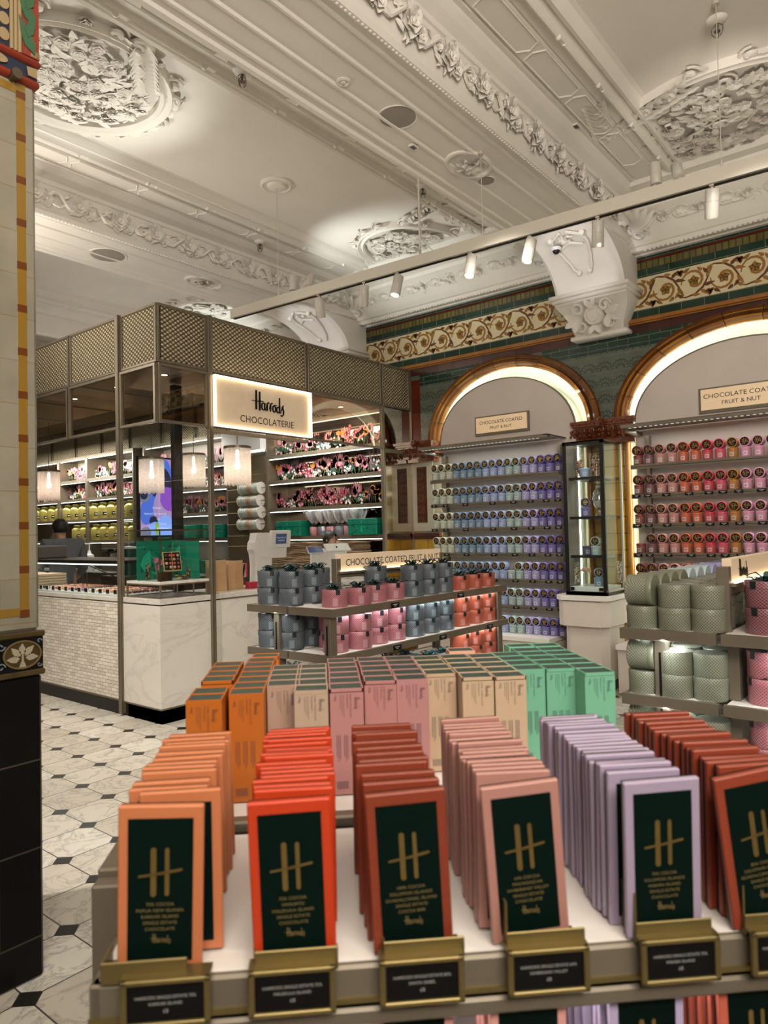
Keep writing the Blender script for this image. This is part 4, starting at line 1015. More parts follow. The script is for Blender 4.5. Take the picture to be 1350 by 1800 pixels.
disc(.04, .42, .045, .05, .002, 1); disc(.19, .33, .035, .13, .002, 4, -.2); disc(.29, .09, .10, .12, .0022, 3); disc(.17, .06, .09, .08, .0021, 3); disc(.19, .07, .025, .07, .0024, 6); disc(.06, .03, .06, .06, .0025, 5); disc(.15, .15, .05, .05, .0019, 1)
mb.build('display', [scr['blue'], scr['dark'], scr['purple'], scr['sky'], scr['lilac'], scr['grey'], scr['green'], scr['white']], t8)
mb = MB()
for s_, x, z in (('Brilliant', .19, .285), ('layered and natural', .17, .225), ('by', .20, .17), ('colour', .26, .12), ('and flavour', .26, .075)): mb.text(s_, .034, Fr((-.188+x, -.005, .22+z), (1, 0, 0), (0, 0, 1)), .001)
mb.build('caption', scr['white'], t8)
t9 = thing('black_post', 'thick black square post beside the video screen behind the kiosk corner', 'post', (3.925, 5.62, 0)); mb = MB(); mb.box(-.045, -.03, 1.0, .045, .03, 2.905, 0, .003); mb.build('shaft', blackm, t9)

# pendants
def pendant():
    r = thing('pendant_lamp', '', 'pendant lamp', (0, 0, 0), 0, 'fringed glass pendants over the kiosk counters')
    mb = MB(); mb.cyl((0, 0, .16), (0, 0, .78), .004, 8); mb.cyl((0, 0, .135), (0, 0, .175), .018, 12); mb.build('stem', bronze, r)
    mb = MB(); mb.lathe([(.118, .165), (.127, .165), (.127, .142), (.118, .142), (.118, .165)], 40, m=0, cap=False); mb.box(-.12, -.004, .158, .12, .004, .163); mb.build('top_ring', bronze, r)
    k = 18; fs = []; vs = []
    n = k*6; H_ = 8
    for j in range(H_+1):
        for i in range(n):
            a = 2*PI*i/n; ph = (i % 6)/6*2*PI; R_ = .121+.0035*math.cos(ph)
            zb = -.185-.017*abs(math.sin(PI*(i % 6)/6)); z = .142+(zb-.142)*j/H_; vs.append((R_*math.cos(a), R_*math.sin(a), z))
    for j in range(H_):
        for i in range(n): fs.append((j*n+i, j*n+(i+1) % n, (j+1)*n+(i+1) % n, (j+1)*n+i))
    mb = MB(); mb.add(vs, fs, 0, True); mb.build('glass_shade', shade_m, r)
    mb = MB(); mb.lathe([(0, -.05), (.02, -.045), (.028, -.02), (.02, .01), (.014, .03), (.014, .13), (0, .135)], 16); mb.build('bulb', bulb_m, r)
    return r
shade_m = bpy.data.materials.new('fringe_glass'); shade_m.use_nodes = True; q = shade_m.node_tree; q.nodes.clear()
o_ = q.nodes.new('ShaderNodeOutputMaterial'); a1 = q.nodes.new('ShaderNodeMixShader'); a1.inputs[0].default_value = .42; a2 = q.nodes.new('ShaderNodeMixShader'); a2.inputs[0].default_value = .55
d1 = q.nodes.new('ShaderNodeBsdfDiffuse'); d1.inputs[0].default_value = (.85, .76, .70, 1); d2 = q.nodes.new('ShaderNodeBsdfTranslucent'); d2.inputs[0].default_value = (.9, .80, .74, 1)
tr = q.nodes.new('ShaderNodeBsdfTransparent'); tr.inputs[0].default_value = (1, .95, .9, 1)
nz = q.nodes.new('ShaderNodeTexNoise'); nz.inputs['Scale'].default_value = 60; bp = q.nodes.new('ShaderNodeBump'); bp.inputs['Strength'].default_value = .8; bp.inputs['Distance'].default_value = .01
q.links.new(nz.outputs['Fac'], bp.inputs['Height']); q.links.new(bp.outputs[0], d1.inputs['Normal'])
q.links.new(d1.outputs[0], a2.inputs[1]); q.links.new(d2.outputs[0], a2.inputs[2]); q.links.new(tr.outputs[0], a1.inputs[1]); q.links.new(a2.outputs[0], a1.inputs[2]); 
mr = q.nodes.new('ShaderNodeMapRange'); mr.inputs['From Min'].default_value = .42; mr.inputs['From Max'].default_value = .62; mr.inputs['To Min'].default_value = .93; mr.inputs['To Max'].default_value = .55
q.links.new(nz.outputs['Fac'], mr.inputs['Value']); q.links.new(mr.outputs[0], a1.inputs[0]); q.links.new(a1.outputs[0], o_.inputs[0])
bulb_m = mat('bulb', (1, .9, .75), .5, emit=(1, .88, .72), es=9)
pl = pendant(); rnd = random.Random(3)
PP = [((4.14, 6.36, 2.145), 'fringed glass pendant lamp in front of the video screen'), ((4.72, 6.45, 2.235), 'fringed glass pendant lamp just right of the black post'),
      ((4.31, 5.22, 2.165), 'fringed glass pendant lamp hanging below the glowing sign'), ((4.13, 8.5, 2.17), 'fringed glass pendant lamp at the far left beside the tiled column')]
for i, (p, lab) in enumerate(PP):
    q = pl if i == 0 else dup(pl, p); q.location = p; q['label'] = lab
    l = bpy.data.lights.new('pendant_light', 'POINT'); l.energy = .7; l.color = (1, .85, .68); l.shadow_soft_size = .04; lo = bpy.data.objects.new('pendant_light', l); COL.objects.link(lo); lo.location = (p[0], p[1], p[2]-.09)

# ------------------------------------------------------------------ shelving inside the kiosk
PM = [mat('print_'+n, c, .5) for n, c in (('rose', (.70, .16, .28)), ('blush', (.80, .42, .42)), ('orange', (.80, .33, .06)), ('leaf', (.03, .085, .055)), ('gold', (.45, .33, .14)), ('white', (.80, .76, .72)), ('plum', (.22, .10, .20)), ('red', (.62, .04, .10)), ('mauve', (.30, .26, .33)), ('green', (.10, .20, .07)))]
def flower_print(fr, Wd, H_, parent, dens=1.0):
    mb = MB(); x = .04
    while x < Wd-.04:
        k = rnd.random(); h = H_*rnd.uniform(.45, .95); n0 = 0; n1 = .0015
        if k < .34:      # tulips
            c = rnd.choice((0, 0, 1))
            for j in range(rnd.randint(2, 4)):
                tx = x+rnd.uniform(-.05, .05); th = h*rnd.uniform(.6, 1)
                mb.ribbon([(x, 0), ((x+tx)/2, th*.4), (tx, th*.78)], .004, fr, n0, n1, 9)
                for a in (-.35, .35, 0): mb.prism(leafpoly(tx, th*.62, H_*.40, H_*.26, PI/2+a), fr, n0, n1+.0008*(a == 0), c if a else (1 if c == 0 else 0))
                for a in (.6, -.6): mb.prism(leafpoly(x, 0, th*.55, .03, PI/2+a), fr, n0, n1, 4 if rnd.random() < .5 else 9)
        elif k < .48:    # puffs
            for j in range(2):
                tx = x+rnd.uniform(-.05, .05); th = h*rnd.uniform(.8, 1); mb.ribbon([(x, 0), (tx, th*.8)], .004, fr, n0, n1, 9)
                mb.prism([(tx+H_*.12*math.cos(a*PI/6)*(1+.15*(a % 2)), th*.85+H_*.10*math.sin(a*PI/6)*(1+.15*(a % 2))) for a in range(12)], fr, n0, n1+.001, 2)
        elif k < .66:    # dark leaves and small white blossom
            for j in range(7): mb.prism(leafpoly(x, h*.25, H_*.34, H_*.22, rnd.uniform(.2, 2.9)), fr, n0, n1+.0003*j, 3)
            for j in range(9):
                tx, ty = x+rnd.uniform(-.07, .07), rnd.uniform(.05, .6)*h
                mb.prism([(tx+.016*math.cos(a*PI/3), ty+.016*math.sin(a*PI/3)) for a in range(6)], fr, n0, n1+.003, 5 if rnd.random() < .7 else 1)
        elif k < .84:    # red and white sprays
            for j in range(9):
                tx, ty = x+rnd.uniform(-.07, .07), rnd.uniform(.15, 1)*h
                mb.ribbon([(x, 0), ((x+tx)/2, ty*.6), (tx, ty)], .003, fr, n0, n1, 9)
                mb.prism([(tx+.026*math.cos(a*PI/3), ty+.026*math.sin(a*PI/3)) for a in range(6)], fr, n0, n1+.001, 7 if rnd.random() < .6 else 0); mb.prism([(tx+.009*math.cos(a*PI/3), ty-.004+.009*math.sin(a*PI/3)) for a in range(6)], fr, n0, n1+.002, 5)
        else:            # grasses
            for j in range(14):
                a = rnd.uniform(-.6, .6); mb.ribbon([(x, 0), (x+a*h*.3, h*.5), (x+a*h*.7, h)], [.005, .006, .002], fr, n0, n1, rnd.choice((8, 6, 4)))
            for j in range(10): mb.prism(leafpoly(x+rnd.uniform(-.06, .06), h*rnd.uniform(.4, .9), .022, .014, rnd.random()*6), fr, n0, n1+.001, rnd.choice((6, 0)))
        x += rnd.uniform(.045, .09)/dens
    mb.build('floral_print', PM, parent)
TIERS = [1.475, 1.84, 2.20, 2.53]
XS = 6.30
SH = []
def shelving(y0, y1, label, back, prints, top=2.93, name='display_shelving'):
    t = thing(name, label, 'shelving', (0, 0, 0))
    mb = MB(); mb.box(6.66, y0, .9, 6.68, y1, top, 0); mb.build('back_panel', back, t)
    for y in (y0, y1):
        mb = MB(); mb.box(XS, y-.014, 0, 6.68, y+.014, top); mb.build('side_panel', bronze, t)
    for z in TIERS+[top]:
        mb = MB(); mb.box(XS, y0+.014, z-.045, 6.66, y1-.014, z); mb.build('shelf', bronze, t)
        mb = MB(); mb.box(XS+.03, y0+.02, z-.055, XS+.045, y1-.02, z-.046); mb.build('light_strip', led, t)
    mb = MB(); mb.box(XS-.02, y0, .93, 6.66, y1, .97, 0); mb.box(XS, y0, .0, 6.6, y1, .93, 1); mb.build('base_cabinet', [marb, bronze_d], t)
    for j in prints:
        z = TIERS[j]; flower_print(Fr((6.45, y1-.03, z+.002), (0, -1, 0), (0, 0, 1)), y1-y0-.06, .29, t, 1.25 if j < 3 else .9)
    return t
shelving(5.10, 7.04, 'mirror-backed lit shelves with pink floral prints behind the right counter', backmirror, (1, 2, 3))
shelving(7.86, 9.9, 'lit shelves with floral prints and green boxes seen beside the black post', taupe, (1, 2, 3))
shelving(10.2, 11.62, 'mirror-backed lit shelves with gold tins nearest the left of the video screen', backmirror, (2, 3))
shelving(11.66, 12.6, 'tan-backed lit shelf bay with gold tins above the man', mat('tan_back', (.55, .47, .32), .5), (2, 3))
shelving(12.64, 14.2, 'lit shelf bay glimpsed behind the leftmost pendant lamp', backmirror, (2,))
for (y, p) in ((6.0, 22), (8.8, 18), (10.9, 26), (12.1, 26), (13.3, 14)): area('shelf_glow', (5.9, y, 2.85), (6.5, y, 1.8), 1.2, .25, p, (1, .96, .86))
area('praline_glow', (KX+.3, 7.4, 1.255), (KX+.3, 7.4, 1), .3, 3.4, 7, (1, .97, .9))
# ribbon niche
t = thing('ribbon_niche', 'tan lit niche with brass rods that carry the ribbon spools', 'niche', (0, 0, 0))
tanm = mat('tan_metal', (.42, .34, .22), .35, .4)
mb = MB(); mb.box(6.66, 7.05, 0, 6.68, 7.84, 2.93); mb.build('back_panel', tanm, t)
mb = MB(); mb.box(6.2, 7.05, 2.62, 6.66, 7.84, 2.93); mb.build('top_box', white, t)
mb = MB(); mb.box(6.25, 7.07, 2.60, 6.30, 7.82, 2.615); mb.build('light_strip', led, t)
RZ = [2.12, 1.955, 1.80, 1.645, 1.49]
for z in RZ+[2.30, 1.35]:
    mb = MB(); mb.cyl((6.28, 7.05, z), (6.28, 7.84, z), .006, 8); mb.build('rod', gold, t)
spool = None
for i, z in enumerate(RZ[:4]):
    y = 7.33+(0, .02, 0, .03)[i]
    if spool is None:
        spool = thing('ribbon_spool', '', 'ribbon spool', (6.28, y, z), 0, 'ribbon spools on rods in the kiosk')
        R = Matrix.Rotation(PI/2, 3, 'X')
        mb = MB()
        for a in (-.20, .18): mb.lathe([(.078, a), (.080, a+.004), (.080, a+.018), (.078, a+.022)], 28, m=0, rot=R)
        mb.build('flange', mat('spool_grey', (.62, .58, .54), .5), spool)
        mb = MB(); cs = [0, 1, 0, 1, 2, 2, 1, 0, 0]
        for k, c_ in enumerate(cs): a = -.178+.0395*k; mb.lathe([(.070, a), (.074, a+.003), (.074, a+.033), (.070, a+.036)], 28, m=c_, rot=R)
        mb.build('ribbon', [mat('ribbon_pale', (.50, .55, .50), .4), mat('ribbon_mint', (.40, .50, .45), .4), mat('ribbon_orange', (.50, .26, .14), .4)], spool); q = spool
    else: q = dup(spool, (6.28, y, z))
    q['label'] = 'spool of striped ribbon, %s from the top of the rod rack' % ORD[i]

# jars, boxes and gifts on the shelves
jar = thing('gold_tin', '', 'tin', (0, 0, 0), 0, 'gold lidded tins on the kiosk shelves')
jgold = mat('tin_gold', (.55, .47, .13), .28, .55)
mb = MB(); mb.lathe([(.118, 0), (.125, .01), (.125, .17), (.118, .20), (.085, .225), (.08, .23)], 28); mb.build('body', jgold, jar)
mb = MB(); mb.lathe([(.085, .228), (.088, .232), (.088, .262), (.082, .27), (0, .272)], 28); mb.build('lid', jgold, jar)
mb = MB(); mb.box(-.130, -.036, .055, -.122, .036, .105, 0); mb.box(-.1306, -.022, .074, -.130, .022, .086, 1); mb.build('black_label', [black, white], jar)
first = True
def place(proto, flag, loc, rot, lab, color=None):
    global first
    if flag[0]: q = dup(proto, loc, rot, lab, None, color)
    else:
        q = proto; q.location = loc; q.rotation_euler = rot; q['label'] = lab; flag[0] = True
        if color: setcol(q, color)
    return q
fl = [False]
rows = [(1, [11.55, 11.27, 10.99, 10.71, 10.43], 'bay left of the screen', 1.84), (1, [12.48, 12.2, 11.92], 'bay above the man', 1.84), (1, [13.95, 13.65, 13.35, 13.05, 12.78], 'leftmost bay', 1.84),
        (0, [11.5, 11.22, 10.94, 10.6, 10.35], 'bay left of the screen', 1.475), (0, [12.15, 11.88], 'bay above the man', 1.475)]
for j, ys, nm, z in rows:
    for i, y in enumerate(ys): place(jar, fl, (6.44, y, z), (0, 0, 1.0), 'gold lidded tin, %s from left on %s shelf, %s' % (ORD[i], 'upper tin' if j else 'lower tin', nm))
gb = thing('green_gift_box', '', 'gift box', (0, 0, 0), 0, 'green printed boxes in the kiosk')
mb = MB(); mb.box(-.16, -.22, 0, .10, .22, .12, 0, .004); fr = Fr((-.162, .22, 0), (0, -1, 0), (0, 0, 1)); teal_print(mb, fr, .44, .12, 40); mb.build('box_base', [tealp, teald, teall], gb)
mb = MB(); mb.box(-.163, -.223, .12, .103, .223, .19, 0, .004); fr = Fr((-.165, .22, .122), (0, -1, 0), (0, 0, 1)); teal_print(mb, fr, .44, .066, 24); mb.build('lid', [tealp, teald, teall], gb)
fl = [False]
for i, (y, z, lab) in enumerate(((6.62, 1.475, 'green printed gift box at left end of the shelf of wrapped gifts'), (5.38, 1.475, 'green printed gift box at right end of the shelf of wrapped gifts'),
    (8.15, 1.475, 'green printed gift box at right of the lower shelf beyond the bags'), (8.75, 1.475, 'green printed gift box second from right beyond the bags'), (9.4, 1.475, 'green printed gift box farthest left beyond the bags, by the black post'),
    (8.2, .97, 'green printed gift box on the cabinet top behind the paper bags'), (8.75, .97, 'green printed gift box on cabinet top, half hidden by the vitrine'))):
    place(gb, fl, (6.42, y, z), (0, 0, 0), lab)
gift = thing('wrapped_gift', '', 'wrapped gift', (0, 0, 0), 0, 'cellophane wrapped tins on the kiosk shelf')
mb = MB(); mb.lathe([(.062, 0), (.065, .004), (.065, .105), (.06, .11)], 20); mb.build('tin', oc_big, gift)
cello = glass('cellophane', (.97, .97, .98), .16, .15)
mb = MB(); rnd = random.Random(5)
prof = [(.070, 0), (.075, .06), (.068, .115), (.018, .15), (.03, .165), (.10, .24), (.13, .30)]
vs = []; n = 40
for r, z in prof:
    for i in range(n): a = 2*PI*i/n; f_ = 1+(.02+.18*(z > .15))*math.sin(i*PI/2+.6)*rnd.uniform(.6, 1.2); vs.append((r*f_*math.cos(a), r*f_*math.sin(a), z+(.02*math.sin(i*2.1) if z > .2 else 0)))
fs = [(j*n+i, j*n+(i+1) % n, (j+1)*n+(i+1) % n, (j+1)*n+i) for j in range(len(prof)-1) for i in range(n)]
mb.add(vs, fs); mb.build('cellophane', cello, gift)
mb = MB()
for i in range(46):
    a = rnd.random()*6.28; r = rnd.uniform(.02, .12); d = Vector((math.cos(a), math.sin(a), 0)); petal(mb, d*.015+Vector((0, 0, .155)), d*r*6+Vector((0, 0, 1)), (-math.sin(a), math.cos(a), 0), .17, .055, .1, .1)
mb.build('cellophane_crest', mat('cellophane_white', (.82, .80, .82), .25), gift)
mb = MB(); mb.lathe([(.02, .143), (.024, .15), (.02, .157)], 12); mb.ball((-.03, 0, .15), .012, 0, 8); mb.build('ribbon_tie', gold, gift)
fl = [False]
for i in range(6):
    c_ = ((.55, .20, .24, 1), (.16, .20, .27, 1))[i % 2]; place(gift, fl, (6.42, 6.30-.145*i, 1.475), (0, 0, i), '%s tin gift in clear cellophane, %s from left between green boxes' % (('pink', 'slate blue')[i % 2], ORD[i]), c_)
# folded paper stacks
paper = [noisy('kraft_%d' % i, a, b, 20, .8) for i, (a, b) in enumerate((((.34, .22, .13), (.42, .28, .17)), ((.26, .17, .10), (.34, .23, .14)), ((.45, .32, .20), (.52, .38, .25))))]
for (y0, y1, lab) in ((6.10, 6.80, 'tall stack of folded brown paper bags at left on the back counter'), (5.42, 6.02, 'tall stack of folded brown paper bags at right on the back counter')):
    t = thing('folded_bag_stack', lab, 'paper bags', (6.3, (y0+y1)/2, .97)); mb = MB(); z = 0
    while z < .42:
        h = rnd.uniform(.012, .022); dx = rnd.uniform(-.02, .02); dy = rnd.uniform(-.02, .02); w = (y1-y0)/2
        def f(a, b): return (-.17+dx+.002*math.sin(20*a+z*90), (a-.5)*2*w+dy, z+h*b+.006*math.sin(a*9+z*40))
        n = 12; vs = []
        for b in (0, 1):
            for a in range(n): vs.append((-.15+dx+.008*math.sin(a*1.7+z*50), -w+2*w*a/(n-1)+dy, z+h*b*.8+.005*math.sin(a*.9+z*60)))
            for a in range(n): vs.append((.15, -w+2*w*a/(n-1)+dy, z+h*b*.8+.005*math.sin(a*.9+z*60)))
        fs = []
        for a in range(n-1): fs += [(a, a+1, n+a+1, n+a), (2*n+a, 3*n+a, 3*n+a+1, 2*n+a+1), (a, 2*n+a, 2*n+a+1, a+1), (n+a, n+a+1, 3*n+a+1, 3*n+a)]
        fs += [(0, n, 3*n, 2*n), (n-1, 3*n-1, 4*n-1, 2*n-1)]
        mb.add(vs, fs, rnd.randrange(3)); z += h
    mb.build('bags', paper, t)

# things on the right-hand counter
def bag(x, y, w, h, col, lab):
    t = thing('paper_bag', lab, 'paper bag', (x, y, 1.0), -.15, 'brown paper bags on the counter'); mb = MB(); d = .05
    vs = [(-w, -d, 0), (w, -d, 0), (w, d, 0), (-w, d, 0), (-w, -d*.8, h), (w, -d*.8, h+.01), (w, d*.8, h), (-w, d*.8, h+.01), (-w+.02, -d-.004, h*.5), (w-.02, -d-.004, h*.5)]
    mb.add(vs, [(0, 3, 2, 1), (0, 1, 9, 8), (8, 9, 5, 4), (0, 8, 4), (1, 5, 9), (1, 2, 6, 5), (2, 3, 7, 6), (3, 0, 4, 7)]); mb.build('bag', col, t)
    mb = MB(); mb.box(-w+.004, -d*.8, h-.012, w-.004, d*.7, h-.006); mb.build('paper_inside', shelfwhite, t)
kr = noisy('kraft_bag', (.46, .27, .13), (.52, .32, .17), 9, .7)
bag(4.06, 5.24, .082, .275, kr, 'brown paper bag, nearer the post on the counter'); bag(4.27, 5.26, .078, .262, kr, 'brown paper bag left of the white till machine')
t = thing('red_box', 'small dark red box on the counter between paper bag and till', 'box', (4.42, 5.18, 1.0)); mb = MB(); mb.box(-.05, -.03, 0, .05, .03, .055, 0, .003); mb.build('base', mat('box_red', (.35, .015, .04), .4), t)
mb = MB(); mb.box(-.052, -.032, .042, .052, .032, .062, 0, .003); mb.build('lid', mat('box_red2', (.40, .02, .05), .4), t)
t = thing('sweets_display', 'small clear stand of white and red sachets beside the till', 'counter display', (4.43, 5.34, 1.0)); mb = MB()
for k in range(6):
    mb.T = Matrix.Translation((-.03+.018*k, 0, .10)) @ Matrix.Rotation(rnd.uniform(-.3, .3), 4, 'Y'); mb.box(-.014, -.006, 0, .014, .006, .13, k % 2, .003)
mb.T = None; mb.build('sachets', [white, mat('sachet_red', (.5, .05, .08), .4)], t)
mb = MB(); mb.box(-.06, -.03, 0, .06, .03, .10); mb.build('holder', clear, t)
# till
whitep = mat('till_white', (.66, .64, .61), .35)
t = thing('till_machine', 'tall white till tower with a small tilted screen on the counter', 'till', (4.62, 5.30, 1.0)); mb = MB()
fr = Fr((0, -.05, 0), (1, 0, 0), (0, 0, 1))
mb.prism([(-.08, .03), (.13, .03), (.135, .12), (.12, .14), (.125, .34), (.115, .52), (-.06, .52), (-.075, .46), (-.10, .42), (-.105, .36), (-.085, .32), (-.07, .2)], fr, -.10, .0)
mb.prism([(-.10, 0), (.17, 0), (.17, .03), (-.10, .03)], fr, -.12, .03)
mb.fbox(fr, -.03, .06, .075, .26, 0, .004); mb.fbox(fr, -.03, .28, .075, .44, 0, .004); mb.build('body', whitep, t, bevel=.006)
mb = MB(); mb.fbox(fr, .02, .125, .05, .14, .004, .008); mb.fbox(fr, .0, .05, .03, .056, .03, .034); mb.build('slot', black, t)
fs_ = Fr((.10, -.05, .37), (1, 0, 0), (0, -.12, 1)); mb = MB(); mb.fbox(fs_, .0, .0, .26, .17, -.02, .012); mb.fbox(fs_, .02, -.10, .22, 0, -.02, .008); mb.build('screen_housing', whitep, t, bevel=.006)
mb = MB(); mb.fbox(fs_, .06, .04, .20, .14, .012, .014); o = mb.build('screen', mat('till_screen', (.01, .015, .03), .2, emit=(.02, .035, .08), es=1), t)
mb = MB(); f2 = fs_.at(.13, .10, .0145); mb.text('WELCOME TO', .020, f2); f2 = fs_.at(.13, .072, .0145); mb.text('HARRODS', .020, f2); mb.build('screen_text', white, o)
t = thing('tablet', 'dark tablet on a white stand behind the middle display sign', 'tablet', (5.33, 5.2, 1.0)); mb = MB(); fr = Fr((0, 0, .30), (1, 0, 0), (0, .5, .9)); mb.fbox(fr, -.12, 0, .10, .075, -.012, 0); mb.box(-.06, .02, 0, .04, .05, .32); mb.build('stand', whitep, t)
mb = MB(); mb.fbox(fr, -.115, .005, .095, .07, 0, .003); mb.build('screen', mat('tablet_screen', (.01, .015, .04), .15, emit=(.01, .02, .07), es=1), t)
t = thing('white_cash_desk', 'low white cash desk top between tablet and bronze post', 'till', (5.72, 5.25, 1.0)); mb = MB(); fr = Fr((0, 0, .31), (1, 0, 0), (0, .6, .8)); mb.fbox(fr, -.18, 0, .2, .10, -.02, 0); mb.box(-.15, .02, 0, .15, .2, .31); mb.build('housing', whitep, t, bevel=.005)
mb = MB(); mb.fbox(fr, -.02, .04, .0, .06, 0, .003); mb.build('camera_dot', black, t)
# grey machine and utensils behind the left case
t = thing('fan_unit', 'grey boxy machine with two round fan grilles behind the praline case', 'machine', (3.62, 7.75, 1.305)); mb = MB()
mb.box(-.10, -.28, 0, .2, .6, .13, 0, .008); mb.build('casing', mat('steel_grey', (.20, .185, .17), .4, .5), t)
for yc in (.27, .08):
    mb = MB(); R = Matrix.Rotation(-PI/2, 3, 'Y'); mb.lathe([(.03, 0), (.062, 0), (.062, .006), (.052, .006), (.052, .002), (.03, .002)], 24, (-.102, yc, .065), 0, False, R)
    for k in range(4): a = k*PI/4; mb.tube([(-.106, yc+.05*math.cos(a), .065+.05*math.sin(a)), (-.106, yc-.05*math.cos(a), .065-.05*math.sin(a))], .003, 5)
    mb.build('fan_grille', mat('grille', (.32, .30, .27), .4), t)
    mb = MB(); mb.lathe([(.05, 0), (0, .001)], 20, (-.1015, yc, .065), 0, False, R); mb.build('fan_recess', black, t)
mb = MB(); fr = Fr((-.102, -.04, .065), (0, -1, 0), (0, 0, 1))
for s_, r in ((1, .06), (1, .045), (1, .03)): mb.ribbon(spiral((.05, 0), r, .6, 1, .7, 12), .009, fr, 0, .003)
mb.ribbon([(.14, -.06), (.17, 0), (.14, .06), (.19, .065), (.22, 0), (.18, -.06)], .01, fr, 0, .003); mb.build('swirl_relief', black, t)
t = thing('soap_dispenser', 'white pump dispenser on the back counter right of the man', 'dispenser', (6.05, 11.1, .97)); mb = MB(); mb.lathe([(.07, 0), (.075, .02), (.07, .26), (.03, .29), (.02, .34)], 18); mb.build('bottle', white, t)
mb = MB(); mb.cyl((0, 0, .33), (0, 0, .45), .010, 8); mb.box(-.08, -.015, .44, .03, .015, .46); mb.build('pump', white, t)
t = thing('espresso_machine', 'steel coffee machine on the back counter left of the screen', 'coffee machine', (6.2, 10.45, .97)); mb = MB()
mb.box(-.15, -.28, 0, .2, .28, .12, 0, .01); mb.box(0, -.28, .12, .2, .28, .45, 0, .01); mb.box(-.16, -.26, .36, .2, .26, .46, 0, .01); mb.build('body', mat('steel', (.42, .40, .37), .25, .9), t)
mb = MB(); mb.cyl((-.08, .1, .36), (-.08, .1, .30), .035, 12); mb.cyl((-.08, -.1, .36), (-.08, -.1, .30), .035, 12); mb.tube([(-.1, .1, .32), (-.24, .1, .30)], .012, 6); mb.tube([(-.1, -.1, .32), (-.24, -.1, .30)], .012, 6); mb.build('group_head', black, t)
t = thing('green_canister', 'tall green canister with pale lid beside the left post', 'canister', (5.4, 8.85, 1.0)); mb = MB(); mb.lathe([(.09, 0), (.09, .36)], 20); mb.build('body', teald, t); mb = MB(); mb.lathe([(.092, .36), (.095, .37), (.09, .39), (0, .40)], 20); mb.build('lid', white, t)
t.location.z = .99; mb = MB(); mb.box(-.25, -.3, -.99, .25, .3, 0); o = mb.build('side_table', bronze_d); tag(o, 'dark back table carrying the green canister inside the kiosk', 'table'); o.location = (5.4, 8.85, .99)
# menu board leaning
t = thing('menu_board', 'black slanted menu board standing on the case beside the left post', 'menu board', (3.85, 5.95, 1.305)); mb = MB(); fr = Fr((0, 0, 0), (.7, -.7, 0), (.2, .2, 1)); mb.fbox(fr, 0, 0, .10, .14, -.006, .0); mb.build('board', black, t)
mb = MB()
for k in range(7): mb.fbox(fr, .015, .125-.016*k, .085-.02*(k % 3), .129-.016*k, 0, .0008)
mb.build('chalk_lines', mat('chalk', (.4, .4, .38), .7), t)
# ------------------------------------------------------------------ wall display units inside the arches
ROWZ = [2.055, 1.79, 1.525, 1.262, 1.0, .735]
XF = 6.40
def unit(name, c, ai, y0, y1, label, signy):
    t = thing(name, label, 'shelving', (0, 0, 0))
    mb = MB(); px = 6.62
    pts = [(y1_, 0.1) for y1_ in (c-ai,)]
    poly = [(c-ai, .1)]+[(c-ai*math.cos(PI*i/32), ZS-.05+.62*math.sin(PI*i/32)) for i in range(33)]+[(c+ai, .1)]
    fr = Fr((px, 0, 0), (0, -1, 0), (0, 0, 1)); mb.prism([(-a, b) for a, b in poly], fr, -.03, 0, 0); mb.build('back_panel', taupe, t)
    mb = MB(); mb.ribbon([(-a, b) for a, b in poly[1:-1]], .012, fr, -.034, .004); mb.build('panel_edge', bronze, t)
    mb = MB(); pp = [(-(c+(a-c)*.985), b-.01) for a, b in poly]; mb.ribbon(pp, .02, fr, -.075, -.055); mb.build('edge_light', ledsoft, t)
    mb = MB()
    for k in range(len(pp)-1): pass
    for z in ROWZ:
        mb = MB(); mb.box(XF, y0, z-.026, 6.59, y1, z, 0, .002); mb.box(XF, y0, z-.040, XF+.012, y1, z-.02, 0); mb.build('shelf', fixture, t)
        mb = MB(); mb.box(XF+.03, y0+.02, z-.033, XF+.04, y1-.02, z-.028, 0); mb.build('light_strip', led, t)
    for y in (y0+.02, y1-.14):
        mb = MB(); mb.box(6.50, y, .45, 6.56, y+.03, 2.32); mb.build('upright', bronze, t)
    mb = MB(); mb.box(6.18, y0-.0, 2.365, 6.24, y1, 2.395, 0, .003); mb.box(6.18, y0, 2.385, 6.60, y0+.04, 2.395, 0); mb.box(6.24, y1-.05, 2.33, 6.60, y1-.02, 2.365, 0)
    mb.box(6.18, y0, 2.39, 6.59, y1, 2.397, 0); mb.build('light_bar', fixture, t)
    mb = MB()
    k = 0; y = y0+.1
    while y < y1-.05: mb.box(6.195, y, 2.361, 6.215, y+.02, 2.3655); y += .045
    mb.build('led_row', mat('led_dot', (1, 1, 1), .5, emit=(.95, 1, .9), es=.3) if 'led_dot' not in M else M['led_dot'], t)
    mb = MB(); mb.box(6.22, y0+.06, .41, 6.59, y1+.12, .455, 0, .004); mb.box(6.27, y0+.06, .02, 6.59, y1+.12, .405, 1); mb.build('base_cabinet', [shelfwhite, plinthm], t)
    return t
unit('wall_display_unit', 3.70, .80, 2.99, 4.50, 'arched wall shelving unit of blue and purple chocolate tins in the left arch', 3.8)
unit('wall_display_unit', 1.38, .93, .44, 2.29, 'arched wall shelving unit of red and pink chocolate tins in the right arch', 1.2)
for y0, y1, p in ((2.99, 4.5, 10), (.44, 2.29, 12)):
    for z in [2.355]+[z-.045 for z in ROWZ]: area('shelf_strip_light', (6.425, (y0+y1)/2, z+(.018 if z < 2.3 else 0)), (6.424, (y0+y1)/2, z-.3), y1-y0-.1, .02, p*.10*(1.5 if z > 2.3 else .8), (.97, 1, .94))
